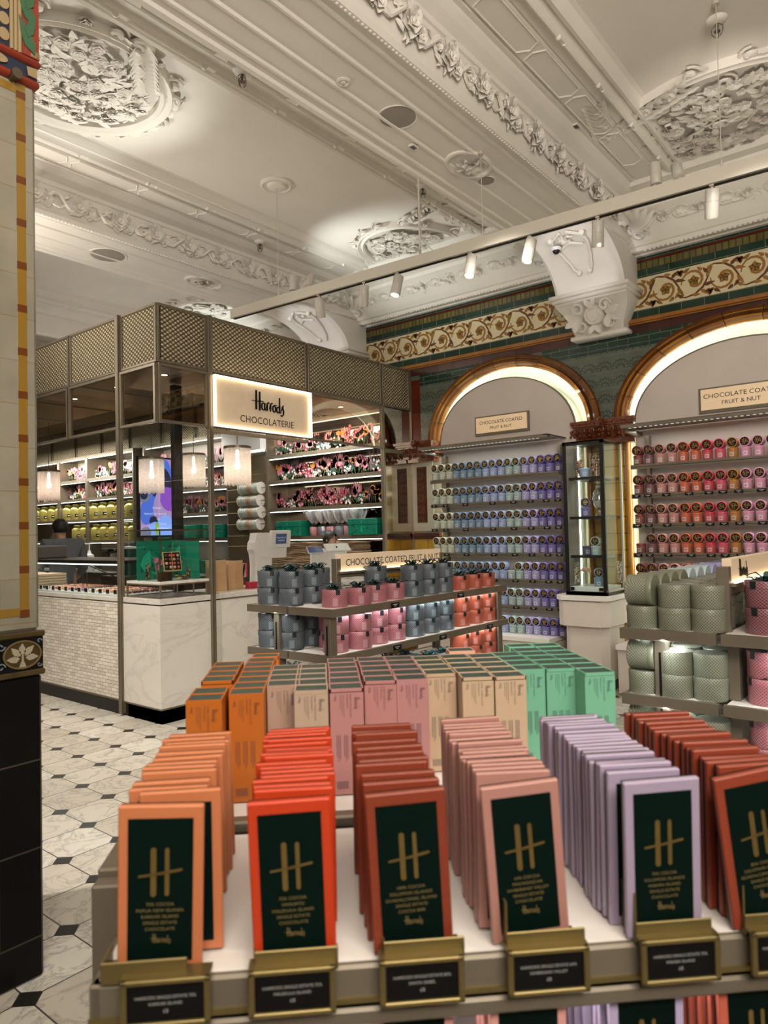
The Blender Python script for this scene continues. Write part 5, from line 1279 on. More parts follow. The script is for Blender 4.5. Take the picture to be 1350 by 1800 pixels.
# arch cove lights
for (c, ai, p) in ((3.70, .82, 9), (1.38, .96, 11)):
    for k in range(7):
        a = PI*(k+.5)/7; l = area('arch_cove_light', (6.66, c+ai*.93*math.cos(a), ZS-.05+.60*math.sin(a)), (6.95, c+ai*1.15*math.cos(a), ZS+.85*math.sin(a)), .34, .03, p*.045, (.97, 1, .84))
    for yy, s_ in ((c+ai*.95, 1), (c-ai*.95, -1)): area('arch_cove_light', (6.66, yy, 1.8), (7.0, yy+.15*s_, 1.8), .03, 1.4, p*(.30 if s_ > 0 else .07), (.97, 1, .84))
# small lit name signs
def smallsign(y0, y1, z0, z1, lab):
    t = thing('category_sign', lab, 'sign', (6.60, y1, z0)); w = y1-y0; h = z1-z0; fr = Fr((0, 0, 0), (0, -1, 0), (0, 0, 1))
    mb = MB(); mb.fbox(fr, -.02, -.025, w+.02, h+.015, -.02, .002); mb.build('frame', fixture, t)
    mb = MB(); mb.fbox(fr, 0, 0, w, h, .002, .016); mb.build('sign_face', mat('small_sign', (.62, .46, .30), .35, .2, emit=(1, .72, .42), es=.26), t)
    mb = MB(); mb.text('CHOCOLATE COATED', h*.30, fr.at(w/2, h*.64, .017), .001, 0, 'CENTER', 1.0, 1.0*(w/.6)); mb.text('FRUIT & NUT', h*.27, fr.at(w/2, h*.28, .017), .001, 0, 'CENTER', 1.0, 1.0*(w/.6)); mb.build('lettering', black, t)
smallsign(3.41, 4.01, 2.535, 2.70, 'small gold sign reading chocolate coated fruit and nut in the left arch')
smallsign(1.08, 1.72, 2.50, 2.68, 'small gold sign reading chocolate coated fruit and nut in the right arch')

# tins
tin = thing('chocolate_tin', '', 'tin', (0, 0, 0))
mb = MB(); mb.lathe([(.040, 0), (.042, .003), (.042, .066), (.040, .067)], 20); mb.build('body', oc_tin, tin)
mb = MB(); mb.lathe([(.0425, .065), (.0435, .067), (.0435, .081), (.041, .084), (0, .0845)], 20); mb.build('lid', oc_light, tin)
mb = MB()
def curvelab(mb, r, a0, a1, z0, z1, m=0):
    n = 6; vs = []
    for z in (z0, z1):
        for i in range(n): a = a0+(a1-a0)*i/(n-1); vs.append((r*math.cos(a), r*math.sin(a), z))
    mb.add(vs, [(i, i+1, n+i+1, n+i) for i in range(n-1)], m, True)
curvelab(mb, .0428, PI-.42, PI+.42, .012, .046, 0); curvelab(mb, .0432, PI-.22, PI+.22, .026, .033, 1); mb.build('label', [oc_lab, oc_print], tin, recalc=False)
RX = Matrix.Rotation(-PI/2, 3, 'Y')   # axis towards -x
lying = thing('windowed_tin', '', 'tin', (0, 0, 0))
mb = MB(); mb.lathe([(.041, -.062), (.0425, -.058), (.0425, .030), (.041, .032)], 22, rot=RX); mb.build('body', oc_tinx, lying)
mb = MB(); mb.lathe([(.0425, .026), (.0435, .028), (.0435, .040), (.041, .043), (.0355, .043), (.035, .039), (.035, .0345)], 26, rot=RX, cap=False); mb.build('rim', oc_light, lying)
mb = MB(); mb.lathe([(.0352, .0355), (0, .036)], 20, rot=RX, sm=False, m=2); rnd = random.Random(6)
for k in range(26):
    a = rnd.random()*6.28; r = math.sqrt(rnd.random())*.030; mb.ball((-.037, r*math.cos(a), r*math.sin(a)), rnd.uniform(.0045, .007), rnd.choice((0, 0, 1)), 6)
fr = Fr((-.0435, 0, 0), (0, -1, 0), (0, 0, 1))
for x in (-.007, .007): mb.ribbon([(x, -.024), (x, .024)], .0046, fr, 0, .001, 3)
mb.ribbon([(-.024, -.004), (0, -.001), (.025, .005)], .0042, fr, 0, .0012, 3)
mb.build('chocolate_window', [choc, choc2, black, goldfoil], lying)
def tagp_(loc, lab, w=.075, rz=0):
    global shelftag
    if shelftag is None:
        shelftag = thing('shelf_label', '', 'shelf label', loc, 0, 'black shelf labels of the wall units'); mb = MB(); mb.box(-.008, -.038, -.016, 0, .038, .016, 0); mb.build('frame', fixture, shelftag); mb = MB(); mb.box(-.010, -.035, -.013, -.008, .035, .013, 0)
        mb.box(-.0104, -.02, .002, -.010, .02, .006, 1); mb.box(-.0104, -.008, -.006, -.010, .008, -.002, 1); mb.build('card', [black, mat('label_grey', (.4, .4, .4), .5)], shelftag); q = shelftag
    else: q = dup(shelftag, loc)
    q.rotation_euler = (0, 0, rz); q['label'] = lab; return q
shelftag = None
C_ = dict(sage=(0.442, 0.484, 0.399), sage2=(0.493, 0.535, 0.425), steel=(0.170, 0.272, 0.391), peri=(0.323, 0.408, 0.663), mint=(0.357, 0.476, 0.476), lav=(0.357, 0.340, 0.595), purp=(0.145, 0.119, 0.357), dpurp=(0.076, 0.051, 0.170),
          maroon=(0.187, 0.034, 0.025), mauve=(0.170, 0.064, 0.068), dusty=(0.527, 0.238, 0.212), orange=(0.561, 0.111, 0.047), red=(0.544, 0.043, 0.068), hot=(0.612, 0.085, 0.136), must=(0.425, 0.170, 0.025), pink=(0.680, 0.306, 0.442), peach=(0.680, 0.374, 0.323), cream=(0.637, 0.510, 0.383))
CN = dict(sage='pale sage', sage2='pale sage', steel='steel blue', peri='periwinkle blue', mint='pale mint', lav='lavender', purp='deep purple', dpurp='dark purple', maroon='maroon', mauve='dark mauve', dusty='dusty pink',
          orange='orange red', red='red', hot='hot pink', must='mustard', pink='light pink', peach='peach pink', cream='cream')
SEQL = ['sage', 'sage2', 'sage2', 'steel', 'steel', 'steel', 'steel', 'peri', 'peri', 'peri', 'mint', 'mint', 'lav', 'lav', 'purp', 'purp', 'dpurp']
SEQR = ['maroon', 'mauve', 'dusty', 'dusty', 'orange', 'orange', 'red', 'hot', 'must', 'pink', 'pink', 'peach', 'peach', 'cream', 'cream', 'peach', 'pink', 'hot', 'red']
fu = [False]; fl_ = [False]; rnd = random.Random(12)
def fillunit(seq, ystart, pitch, rows, nm, ymin):
    for r, z in enumerate(rows):
        for i, cn in enumerate(seq):
            y = ystart-pitch*i
            if y < ymin: continue
            if nm == 'left' and r >= 4 and i < {4: 1, 5: 6, 6: 7}[r]: continue
            c = (*C_[cn], 1); x = XF+.052
            place(tin, fu, (x, y+rnd.uniform(-.002, .002), z), (0, 0, rnd.uniform(-.15, .15)), '%s upright tin, %s from left on shelf %s down, %s arch' % (CN[cn], ORD[i], ORD[r], nm), c)
            if nm == 'left' and r == 4 and i == 10: continue
            if nm == 'right' and r == 3 and i == 0: continue
            place(lying, fl_, (x+.004, y+rnd.uniform(-.002, .002), z+.0845+.0435), (rnd.uniform(-.5, .5), 0, rnd.uniform(-.05, .05)), '%s windowed tin lying on top, %s from left on shelf %s down, %s arch' % (CN[cn], ORD[i], ORD[r], nm), c)
tin['group'] = 'upright chocolate tins on the wall shelves'; lying['group'] = 'windowed tins lying on the upright tins'
fillunit(SEQL, 4.455, .0905, ROWZ+[.455], 'left', 2.9)
fillunit(SEQR, 2.235, .0985, ROWZ[:5], 'right', .5)
for nm, ys, seq in (('left', [4.45, 4.30, 4.05, 3.72, 3.48, 3.29, 3.12, 3.00], 0), ('right', [2.24, 2.14, 1.98, 1.79, 1.63, 1.52, 1.40, 1.23, 1.02, .8], 0)):
    for r, z in enumerate(ROWZ[1:]):
        if nm == 'right' and r > 2: continue
        for i, y in enumerate(ys):
            if nm == 'left' and r > 2 and y > 4.0: continue
            tagp_((XF, y, z-.018), 'black shelf label, %s from left on shelf %s down, %s arch' % (ORD[i], ORD[r+1], nm))

# ------------------------------------------------------------------ tall glass cabinet on its plinth
t = thing('cabinet_plinth', 'cream stone plinth with moulded cap under the tall glass cabinet', 'plinth', (0, 0, 0))
def octprism(mb, x0, y0, x1, y1, c, z0, z1, m=0):
    pts = [(x0+c, y0), (x1, y0), (x1, y1), (x0+c, y1), (x0, y1-c), (x0, y0+c)]; mb.prism(pts, Fr((0, 0, 0), (1, 0, 0), (0, 1, 0)), z0, z1, m)
mb = MB(); octprism(mb, 6.17, 2.44, 6.69, 2.97, .07, .835, .88); mb.build('cap', shelfwhite, t, bevel=.004)
mb = MB(); octprism(mb, 6.19, 2.46, 6.69, 2.955, .07, .60, .825); mb.build('frieze_block', plinthm, t)
mb = MB()
pts0 = [(6.33, 2.50), (6.69, 2.50), (6.69, 2.92), (6.33, 2.92), (6.27, 2.86), (6.27, 2.56)]
mb.prism(pts0, Fr((0, 0, 0), (1, 0, 0), (0, 1, 0)), .10, .60); mb.box(6.22, 2.475, .825, 6.69, 2.94, .835); mb.build('shaft', plinthm, t)
mb = MB(); mb.box(6.30, 2.52, 0, 6.69, 2.90, .10); mb.build('kick_plate', blackm, t)
t = thing('glass_cabinet', 'tall black framed glass cabinet of tins and jars on the plinth', 'cabinet', (0, 0, 0))
gx0, gx1, gy0, gy1, gz0, gz1 = 6.235, 6.69, 2.475, 2.87, .88, 2.30
mb = MB(); w = .035
for (a, b, c, d) in ((gy0, gz0, gy1, gz0+w), (gy0, gz1-w, gy1, gz1), (gy0, gz0, gy0+w, gz1), (gy1-w*.8, gz0, gy1, gz1)): mb.box(gx0, a, b, gx0+.03, c, d, 0, .002)
mb.box(gx0, gy0, gz0, gx1, gy1, gz0+.03); mb.box(gx0, gy0, gz1-.012, gx1, gy1, gz1); mb.build('black_frame', blackm, t)
mb = MB(); mb.box(gx1-.02, gy0, gz0, gx1, gy0+.02, gz1); mb.box(gx1-.02, gy1-.02, gz0, gx1, gy1, gz1); mb.box(gx0, gy0, gz0+.03, gx1, gy0+.006, gz0+.05); mb.build('steel_edge', trackm, t)
mb = MB(); mb.box(gx0+.012, gy0+.03, gz0+.03, gx0+.018, gy1-.03, gz1-.03); mb.box(gx0+.03, gy0+.004, gz0+.03, gx1-.01, gy0+.010, gz1-.012); mb.box(gx0+.03, gy1-.010, gz0+.03, gx1-.01, gy1-.004, gz1-.012); mb.build('glass_walls', clear, t)
CZ = [1.97, 1.605, 1.245]
for z in CZ:
    mb = MB(); mb.box(gx0+.05, gy0+.02, z-.025, gx1-.03, gy1-.035, z); mb.build('shelf', blackm, t)
mb = MB(); mb.box(gx0+.05, gy0+.03, gz0+.03, gx1-.04, gy1-.03, gz0+.075, 0, .002); mb.build('white_base', white, t)
mb = MB()
for y in (gy0+.05, gy1-.07): mb.box(gx0+.022, y, gz0+.045, gx0+.034, y+.035, gz0+.07)
mb.build('door_hinge', black, t)
spot('cabinet_light', (6.42, 2.68, 2.28), (6.42, 2.68, 1), 7, 100, .8, (1, .97, .9))
def cjar(x, y, z, h, r, lab, domed=True):
    tj = thing('glass_jar', lab, 'glass jar', (x, y, z)); mb = MB(); mb.lathe([(r, 0), (r, h*.75), (r*.85, h*.85), (r*.4, h*.93), (r*.15, h*.95), (r*.2, h), (0, h*1.03)], 20); mb.build('glass_body', clear, tj)
    mb = MB()
    n = int(h*420)
    for k in range(n): a = rnd.random()*6.28; q = math.sqrt(rnd.random())*r*.85; mb.ball((q*math.cos(a), q*math.sin(a), .01+h*.66*k/n), .009, rnd.choice((0, 1, 1, 2)), 6)
    mb.build('sweets', [choc, mat('copper_sweet', (.45, .18, .10), .3), choc2], tj)
cjar(6.37, 2.76, 1.97, .24, .045, 'domed jar of brown sweets at left on the cabinet top shelf'); cjar(6.37, 2.60, 1.97, .28, .048, 'taller domed jar of copper sweets at right on the cabinet top shelf')
def ctin(x, y, z, cn, stack, lab, rz=0.5):
    place(tin, fu, (x, y, z), (0, 0, rz), '%s upright tin %s' % (CN[cn], lab), (*C_[cn], 1))['group'] = 'tins in the tall glass cabinet'
    if stack: place(lying, fl_, (x, y, z+.128), (0, 0, rz), '%s windowed tin lying %s' % (CN[cn], lab), (*C_[cn], 1))['group'] = 'tins in the tall glass cabinet'
ctin(6.33, 2.695, 1.97, 'peri', False, 'between the jars on the cabinet top shelf'); ctin(6.34, 2.70, 1.605, 'purp', True, 'on the cabinet second shelf', .35)
ctin(6.42, 2.73, 1.245, 'dpurp', False, 'at the back of the cabinet third shelf'); ctin(6.36, 2.62, 1.245, 'mint', True, 'on the cabinet third shelf', .2); ctin(6.38, 2.61, .955, 'steel', True, 'on the white base of the cabinet', .4)
tj = thing('ornate_glass_urn', 'ornate lidded clear glass urn on the cabinet second shelf', 'glass urn', (6.36, 2.575, 1.605)); mb = MB(); mb.lathe([(.035, 0), (.038, .006), (.012, .03), (.010, .05), (.03, .07), (.055, .12), (.062, .16), (.05, .20), (.052, .205), (.055, .21), (.035, .24), (.02, .26), (.03, .28), (.012, .30), (.02, .315), (0, .34)], 24); mb.build('glass', glass('crystal', (.85, .88, .9), .7, .08), tj)
tj = thing('sweet_dish', 'small stemmed glass dish of pale sweets at the cabinet bottom', 'dish', (6.38, 2.735, .955)); mb = MB(); mb.lathe([(.03, 0), (.005, .01), (.005, .12), (.05, .13), (.055, .14)], 18); mb.build('stemmed_dish', clear, tj)
mb = MB()
for k in range(30): a = rnd.random()*6.28; q = math.sqrt(rnd.random())*.045; mb.ball((q*math.cos(a), q*math.sin(a), .145+.03*(1-q/.05)*rnd.random()), .011, k % 2, 6)
mb.build('sweets', [mat('salmon_sweet', (.62, .30, .22), .4), choc3], tj)
for (x, y, lab) in ((6.42, 2.84, 'left'), (6.66, 2.52, 'right')):
    tj = thing('pearl_tube', 'slim glass tube of white and brown pearls, %s side of cabinet base' % lab, 'glass tube', (x, y, .955)); mb = MB(); mb.cyl((0, 0, 0), (0, 0, .26), .028, 14); mb.build('glass_tube', clear, tj)
    mb = MB()
    for k in range(150): a = rnd.random()*6.28; mb.ball((.019*math.cos(a), .019*math.sin(a), .02+.2*k/150), .0065, rnd.choice((0, 1, 2)), 6)
    mb.build('pearls', [choc3, choc2, white], tj)

# ------------------------------------------------------------------ gift tins
def gtin(kind='ribbon', r=.066, h=.088):
    g = thing('gift_tin', '', 'gift tin', (0, 0, 0))
    mb = MB(); mb.lathe([(r*.97, 0), (r, .003), (r, h*.74), (r*.98, h*.74)], 30); mb.build('body', oc_big, g)
    mb = MB(); mb.lathe([(r*1.0, h*.73), (r*1.018, h*.735), (r*1.018, h*.975), (r*1.0, h), (0, h)], 30); mb.build('lid', oc_big, g)
    mb = MB(); curvelab(mb, r*1.004, PI+.75, PI+1.15, h*.10, h*.55, 0); mb.build('label', oc_lab2, g, recalc=False)
    if kind == 'ribbon':
        mb = MB(); rr = r*1.028
        for a in (PI-.62, PI+1.15, -.3, 1.1):
            n = 4; vs = []
            for z in (h*.72, h*1.01):
                for i in range(n): b = a-.16+.32*i/(n-1); vs.append((rr*math.cos(b), rr*math.sin(b), z))
            mb.add(vs, [(i, i+1, n+i+1, n+i) for i in range(n-1)], 0)
            d = Vector((math.cos(a), math.sin(a), 0)); e = Vector((-d.y, d.x, 0)); w = .0105
            mb.add([d*rr-e*w+Vector((0, 0, h*1.01)), d*rr+e*w+Vector((0, 0, h*1.01)), e*w+Vector((0, 0, h*1.02)), -e*w+Vector((0, 0, h*1.02))], [(0, 1, 2, 3)], 1)
        mb.build('ribbon_band', [ribbonk, ribbonm], g, recalc=False)
        mb = MB(); rn = random.Random(3)
        for k in range(4):
            a = k*PI/2+rn.uniform(-.4, .4); d = Vector((math.cos(a), math.sin(a), 0)); L = r*rn.uniform(.75, 1.0)
            pts = [Vector((0, 0, h*1.03)), d*L*.5+Vector((0, 0, h*1.02+.026)), d*L+Vector((0, 0, h*1.02+.016)), d*L*.6+Vector((0, 0, h*1.02+.003)), Vector((0, 0, h*1.03))]
            mb.tube(pts, .010, 6, k % 2, .25, (0, 0, 1))
        for k in range(2):
            a = 1+k*2.4; d = Vector((math.cos(a), math.sin(a), 0)); pts = [Vector((0, 0, h*1.04)), d*r*.6+Vector((0, 0, h*1.03+.008)), d*r*1.02+Vector((0, 0, h*1.02+.004))]; mb.tube(pts, .008, 6, 1, .2, (0, 0, 1))
        mb.ball((0, 0, h*1.03+.006), .010, 0, 8); mb.build('bow', [ribbonm, ribbonk], g)
    return g
GC = dict(blue=(.055, .078, .105), pink=(.36, .10, .135), orange=(.42, .055, .012), mauve=(.18, .045, .065), sage=(.165, .18, .125), ice=(.40, .50, .55), lilac=(.30, .30, .55), navy=(.06, .07, .18))
gt = gtin(); gt['group'] = 'ribboned gift tins on the double sided display stands'
gl = [False]
def pgt(x, y, z, c, lab, n=1, base=0):
    for k in range(n):
        nm = lab+(', upper' if n == 2 and k == 1 else ', lower' if n == 2 else '')
        q = place(gt, gl, (x+.002*k, y, z+.0895*k), (0, 0, rnd.uniform(-.25, .25)), nm, (*GC[c], 1))
def stand(name, label, x0, x1, yc, hw, tiers, legs, signx, signz, tilt=0):
    t = thing(name, label, 'display stand', (0, 0, 0))
    for z in tiers:
        for s_ in (-1, 1):
            mb = MB(); a, b = (yc-hw, yc-.008) if s_ < 0 else (yc+.008, yc+hw)
            mb.box(x0+.02, a+.02, z-.006, x1-.01, b-.004, z, 1); mb.box(x0+.004, a+.004, z-.028, x1-.004, b-.004, z-.0065, 0); mb.box(x0, a, z-.035, x0+.02, b, z+.003, 0); mb.box(x0+.0005, a+.0005 if s_ < 0 else b-.02, z-.0345, x1, a+.02 if s_ < 0 else b-.0005, z+.0025, 0)
            mb.build('shelf', [fixture, shelfwhite], t)
            mb = MB(); mb.box(x0+.05, yc+s_*hw*.80-.01, z-.034, x1-.05, yc+s_*hw*.80+.01, z-.029); mb.build('light_strip', led, t)
    for (x, y) in legs:
        mb = MB(); mb.box(x-.025, y-.02, 0, x+.025, y+.02, tiers[0]-.03, 0, .002); mb.box(x-.027, y-.004, .1, x-.024, y+.004, tiers[0]-.08, 1); mb.build('upright', [fixture, black], t)
    sx0, sx1 = signx
    for x in (sx0, sx1):
        mb = MB(); mb.box(x-.018, yc-.02, tiers[0]-.01, x+.018, yc+.02, signz[1]-.02, 0, .002); mb.build('sign_post', fixture, t)
    mb = MB(); mb.box(sx0, yc-.012, signz[0]-.035, sx1, yc+.012, signz[0]-.008); mb.build('sign_rail', fixture, t)
    return t
lbs = mat('lightbox_face', (.62, .49, .36), .45, .1, emit=(1, .74, .45), es=.16)
def lightbox(x0, x1, y, z0, z1, body, lab, script=False):
    t = thing('lightbox_sign', lab, 'sign', (x0, y, z0)); w = x1-x0; h = z1-z0; fr = Fr((0, -.016, 0), (1, 0, 0), (0, 0, 1))
    mb = MB(); mb.box(0, -.016, 0, w, .016, h, 0, .002); mb.build('lit_face', lbs, t)
    mb = MB(); mb.box(-.02, -.034, -.012, w+.02, .018, 0); mb.build('bottom_rail', fixture, t)
    mb = MB(); mb.box(0, -.032, 0, w, -.022, .004); mb.build('edge_light', M['diffuser'], t)
    mb = MB()
    if script: strokes_harrods(mb, fr.at(.165, h*.48, 0), h*.9, .002); 
    else: mb.text(body, h*.56, fr.at(w*.51, h*.47, 0), .001, 0, 'CENTER', 1.0, 1.02)
    mb.build('lettering', black, t)
T3 = [1.13, .905, .68, .40]
stand('display_stand', 'bronze tiered stand of blue, pink and orange ribboned tins in middle distance', 2.50, 4.20, 2.66, .31, T3, ((2.54, 2.40), (2.54, 2.76), (4.15, 2.40), (4.15, 2.9)), (2.87, 3.86), (1.29, 1.38))
lightbox(2.88, 3.86, 2.66, 1.29, 1.385, 'CHOCOLATE COATED FRUIT & NUT', 'long glowing sign reading chocolate coated fruit and nut above the middle stand')
N3 = ['top', 'second', 'third']
for ti in range(3):
    z = T3[ti]; w_ = 'middle stand %s shelf' % N3[ti]
    for i, (x, y) in enumerate(((2.59, 2.885), (2.60, 2.735), (2.74, 2.885), (2.745, 2.735), (2.89, 2.82))):
        pgt(x, y, z, 'blue', 'slate blue ribboned tin, %s at left end of %s' % (ORD[i], w_), 2 if ti < 2 else 1)
    fx = [2.645, 2.80, 2.965, 3.12]
    for i, x in enumerate(fx):
        pgt(x, 2.445+(.02 if i != 1 else -.005), z, 'pink', 'pink ribboned tin, %s from left at front of %s' % (ORD[i], w_), 1 if ti != 1 else 2)
    for i, x in enumerate((3.285, 3.44, 3.595)):
        pgt(x, 2.455, z, 'blue', 'slate blue ribboned tin, %s right of the pink ones, %s' % (ORD[i], w_), 2 if ti < 2 else 1)
    if ti == 0: pgt(3.13, 2.60, z, 'blue', 'slate blue ribboned tin behind the fourth pink one, %s' % w_, 2)
    for i, x in enumerate((3.775, 3.935, 4.09)):
        pgt(x, 2.455, z, 'orange', 'orange ribboned tin, %s from left on %s' % (ORD[i], w_), 1 if ti == 0 else 2)
    if ti > 0:
        for i in range(5): pgt(2.75+.16*i, 2.595, z, 'blue' if i > 1 else 'pink', '%s ribboned tin, %s in the second row of %s' % ('slate blue' if i > 1 else 'pink', ORD[i], w_), 2 if ti == 1 else 1)
for i, (x, z) in enumerate(((3.62, 1.112), (3.42, .887), (3.95, .887), (2.98, 1.112), (2.99, .887))):
    s_ = tagp_((x, 2.350, z), 'black shelf label on the middle stand front edge, %s' % ('below the last blue tin', 'second shelf, centre', 'second shelf, below the orange tins', 'top shelf, below the pink tins', 'second shelf, below the pink tins')[i], rz=PI/2)
for z in T3[:2]:
    area('stand_strip_light', (3.35, 2.385, z-.0295), (3.35, 2.386, z-.3), 1.5, .015, 2.0, (.93, 1, .98)); area('stand_strip_light', (2.535, 2.75, z-.0295), (2.536, 2.75, z-.3), .015, .38, .7, (.93, 1, .98))

# right stand: sage tins on the left half, mauve tins on the right half
T4 = [1.13, .895, .665, .40]
stand('display_stand', 'bronze tiered stand of sage green and mauve tins at right', 2.56, 4.3, .64, .335, T4, ((2.62, .845), (4.2, .9), (4.2, .4)), (2.66, 3.7), (1.29, 1.375))
lightbox(2.70, 3.7, .64, 1.295, 1.38, '', 'glowing sign with black script on the right stand, cut by the photo edge', True)
gs = gtin('plain', .056, .080); gs['group'] = 'plain sage gift tins on the right stand'; gls = [False]
glx = thing('lying_gift_tin', '', 'gift tin', (0, 0, 0), 0, 'sage to navy gift tins lying on the right stand'); R = Matrix.Rotation(PI/2, 3, 'X')
mb = MB(); mb.lathe([(.052, -.048), (.056, -.045), (.056, .030), (.054, .031)], 30, rot=R); mb.build('body', oc_big, glx)
mb = MB(); mb.lathe([(.0565, .028), (.0575, .030), (.0575, .046), (.055, .049), (0, .049)], 30, rot=R); mb.build('lid', oc_light, glx)
glf = [False]
SG = ['sage', 'sage', 'sage', 'sage', 'ice', 'ice', 'ice', 'lilac', 'lilac', 'navy', 'navy', 'navy']
for ti in range(3):
    z = T4[ti]; w_ = 'right stand %s shelf' % N3[ti]
    for i in range(12):
        x = 2.645+.118*i
        if ti > 0 and i > 5: continue
        q = place(gs, gls, (x, .918, z), (0, 0, PI), '%s tin, %s from front, left file, %s, under lying tin' % ('sage' if i < 4 else 'bluish', ORD[i], w_), (*GC[SG[i]], 1))
        place(glx, glf, (x, .918, z+.0805+.056), (0, 0, 0), '%s tin lying on its side, %s from front on %s' % (('sage', 'pale blue', 'lilac', 'navy')[['sage', 'ice', 'lilac', 'navy'].index(SG[i])], ORD[i], w_), (*GC[SG[i]], 1))
    for j, y in enumerate((.80, .690)):
        for i in range(7 if ti < 2 else 4):
            if ti == 1 and j == 1 and i == 0: x = 2.66
            x = 2.635+.125*i+.01*j
            for k in range(2): place(gs, gls, (x+.004*k, y, z+.0805*k), (0, 0, .9), 'sage tin, %s from front in %s file of %s, %s' % (ORD[i], ('middle', 'right')[j], w_, ('lower', 'upper')[k]), (*GC['sage'], 1))
    for i, (x, y) in enumerate(((2.585+.10, .515), (2.85, .46), (3.02, .5), (3.18, .46))):
        if ti == 2 and i > 1: continue
        pgt(x, y, z, 'mauve' if ti == 0 else 'pink', '%s ribboned tin, %s from front, right half, %s' % ('mauve' if ti == 0 else 'rose pink', ORD[i], w_), 2)
    mb = MB(); 
    if ti > 0:
        tq = thing('divider_box', 'plain pale bronze divider panel at the front of %s' % w_, 'divider', (0, 0, 0)); mb.box(2.66, .60, z+.002, 2.90, .635, z+.195); mb.build('panel', fixture, tq)
for z in T4[:2]: area('stand_strip_light', (2.595, .82, z-.0295), (2.596, .82, z-.3), .015, .28, 1.1, (.93, 1, .98)); area('stand_strip_light', (3.3, .95, z-.0295), (3.3, .949, z-.3), 1.3, .015, 1.4, (.93, 1, .98)); area('stand_strip_light', (2.595, .46, z-.0295), (2.596, .46, z-.3), .015, .26, .8, (.93, 1, .98))

# ------------------------------------------------------------------ the near chocolate table, turned 45 degrees
TA = math.radians(-45.8); TO = Vector((.358, .667, 0))
e1 = Vector((math.cos(TA), math.sin(TA), 0)); e2 = Vector((-e1.y, e1.x, 0))
def tp(u, v, z): return TO+e1*u+e2*v+Vector((0, 0, z))
TZ = 1.07
t = thing('display_table', 'pale topped bronze edged display table in the foreground holding chocolate bars', 'display table', TO, TA)
mb = MB(); mb.box(.008, .008, TZ-.02, .84, .33, TZ, 0); mb.build('top_shelf', shelfwhite, t)
mb = MB(); mb.box(0, 0, TZ-.040, .85, .016, TZ-.001, 0, .003); mb.box(-.004, .002, TZ-.042, .85, .010, TZ-.046, 0); mb.box(0, 0, TZ-.04, .012, .33, TZ-.001, 0, .002); mb.box(0, -.003, TZ-.036, .85, 0, TZ-.031, 1); mb.box(0, -.002, TZ-.060, .85, .02, TZ-.042, 0, .003)
mb.build('shelf_edge', [fixture, gold], t)
mb = MB(); mb.box(-.005, .37, TZ-.02, .85, .92, TZ+.0, 0); mb.box(-.005, .345, TZ-.005, .85, .37, TZ+.012, 1, .003); mb.box(-.005, .33, TZ-.03, .85, .352, TZ-.008, 1, .003); mb.build('rear_shelf', [shelfwhite, fixture], t)
mb = MB(); mb.box(-.10, .36, .05, -.07, .9, TZ-.05, 0, .003); mb.box(-.10, .33, .05, .85, .36, TZ-.06, 0, .003); mb.build('side_panel', fixture, t)
LZ = .856
mb = MB(); mb.box(.0, .01, LZ-.02, .85, .33, LZ, 0); mb.box(0, 0, LZ-.04, .85, .012, LZ, 1, .003); mb.build('lower_shelf', [shelfwhite, fixture], t)
for u in (.02, .83):
    mb = MB(); mb.box(u-.015, .28, 0, u+.015, .31, TZ-.04, 0, .003); mb.build('upright', fixture, t)
mb = MB(); mb.box(.02, .022, TZ-.044, .83, .035, TZ-.040); mb.build('light_strip', led, t)
o = area('table_strip_light', tp(.42, .045, TZ-.045), tp(.42, .046, .8), .75, .015, 1.0, (1, .95, .9)); 

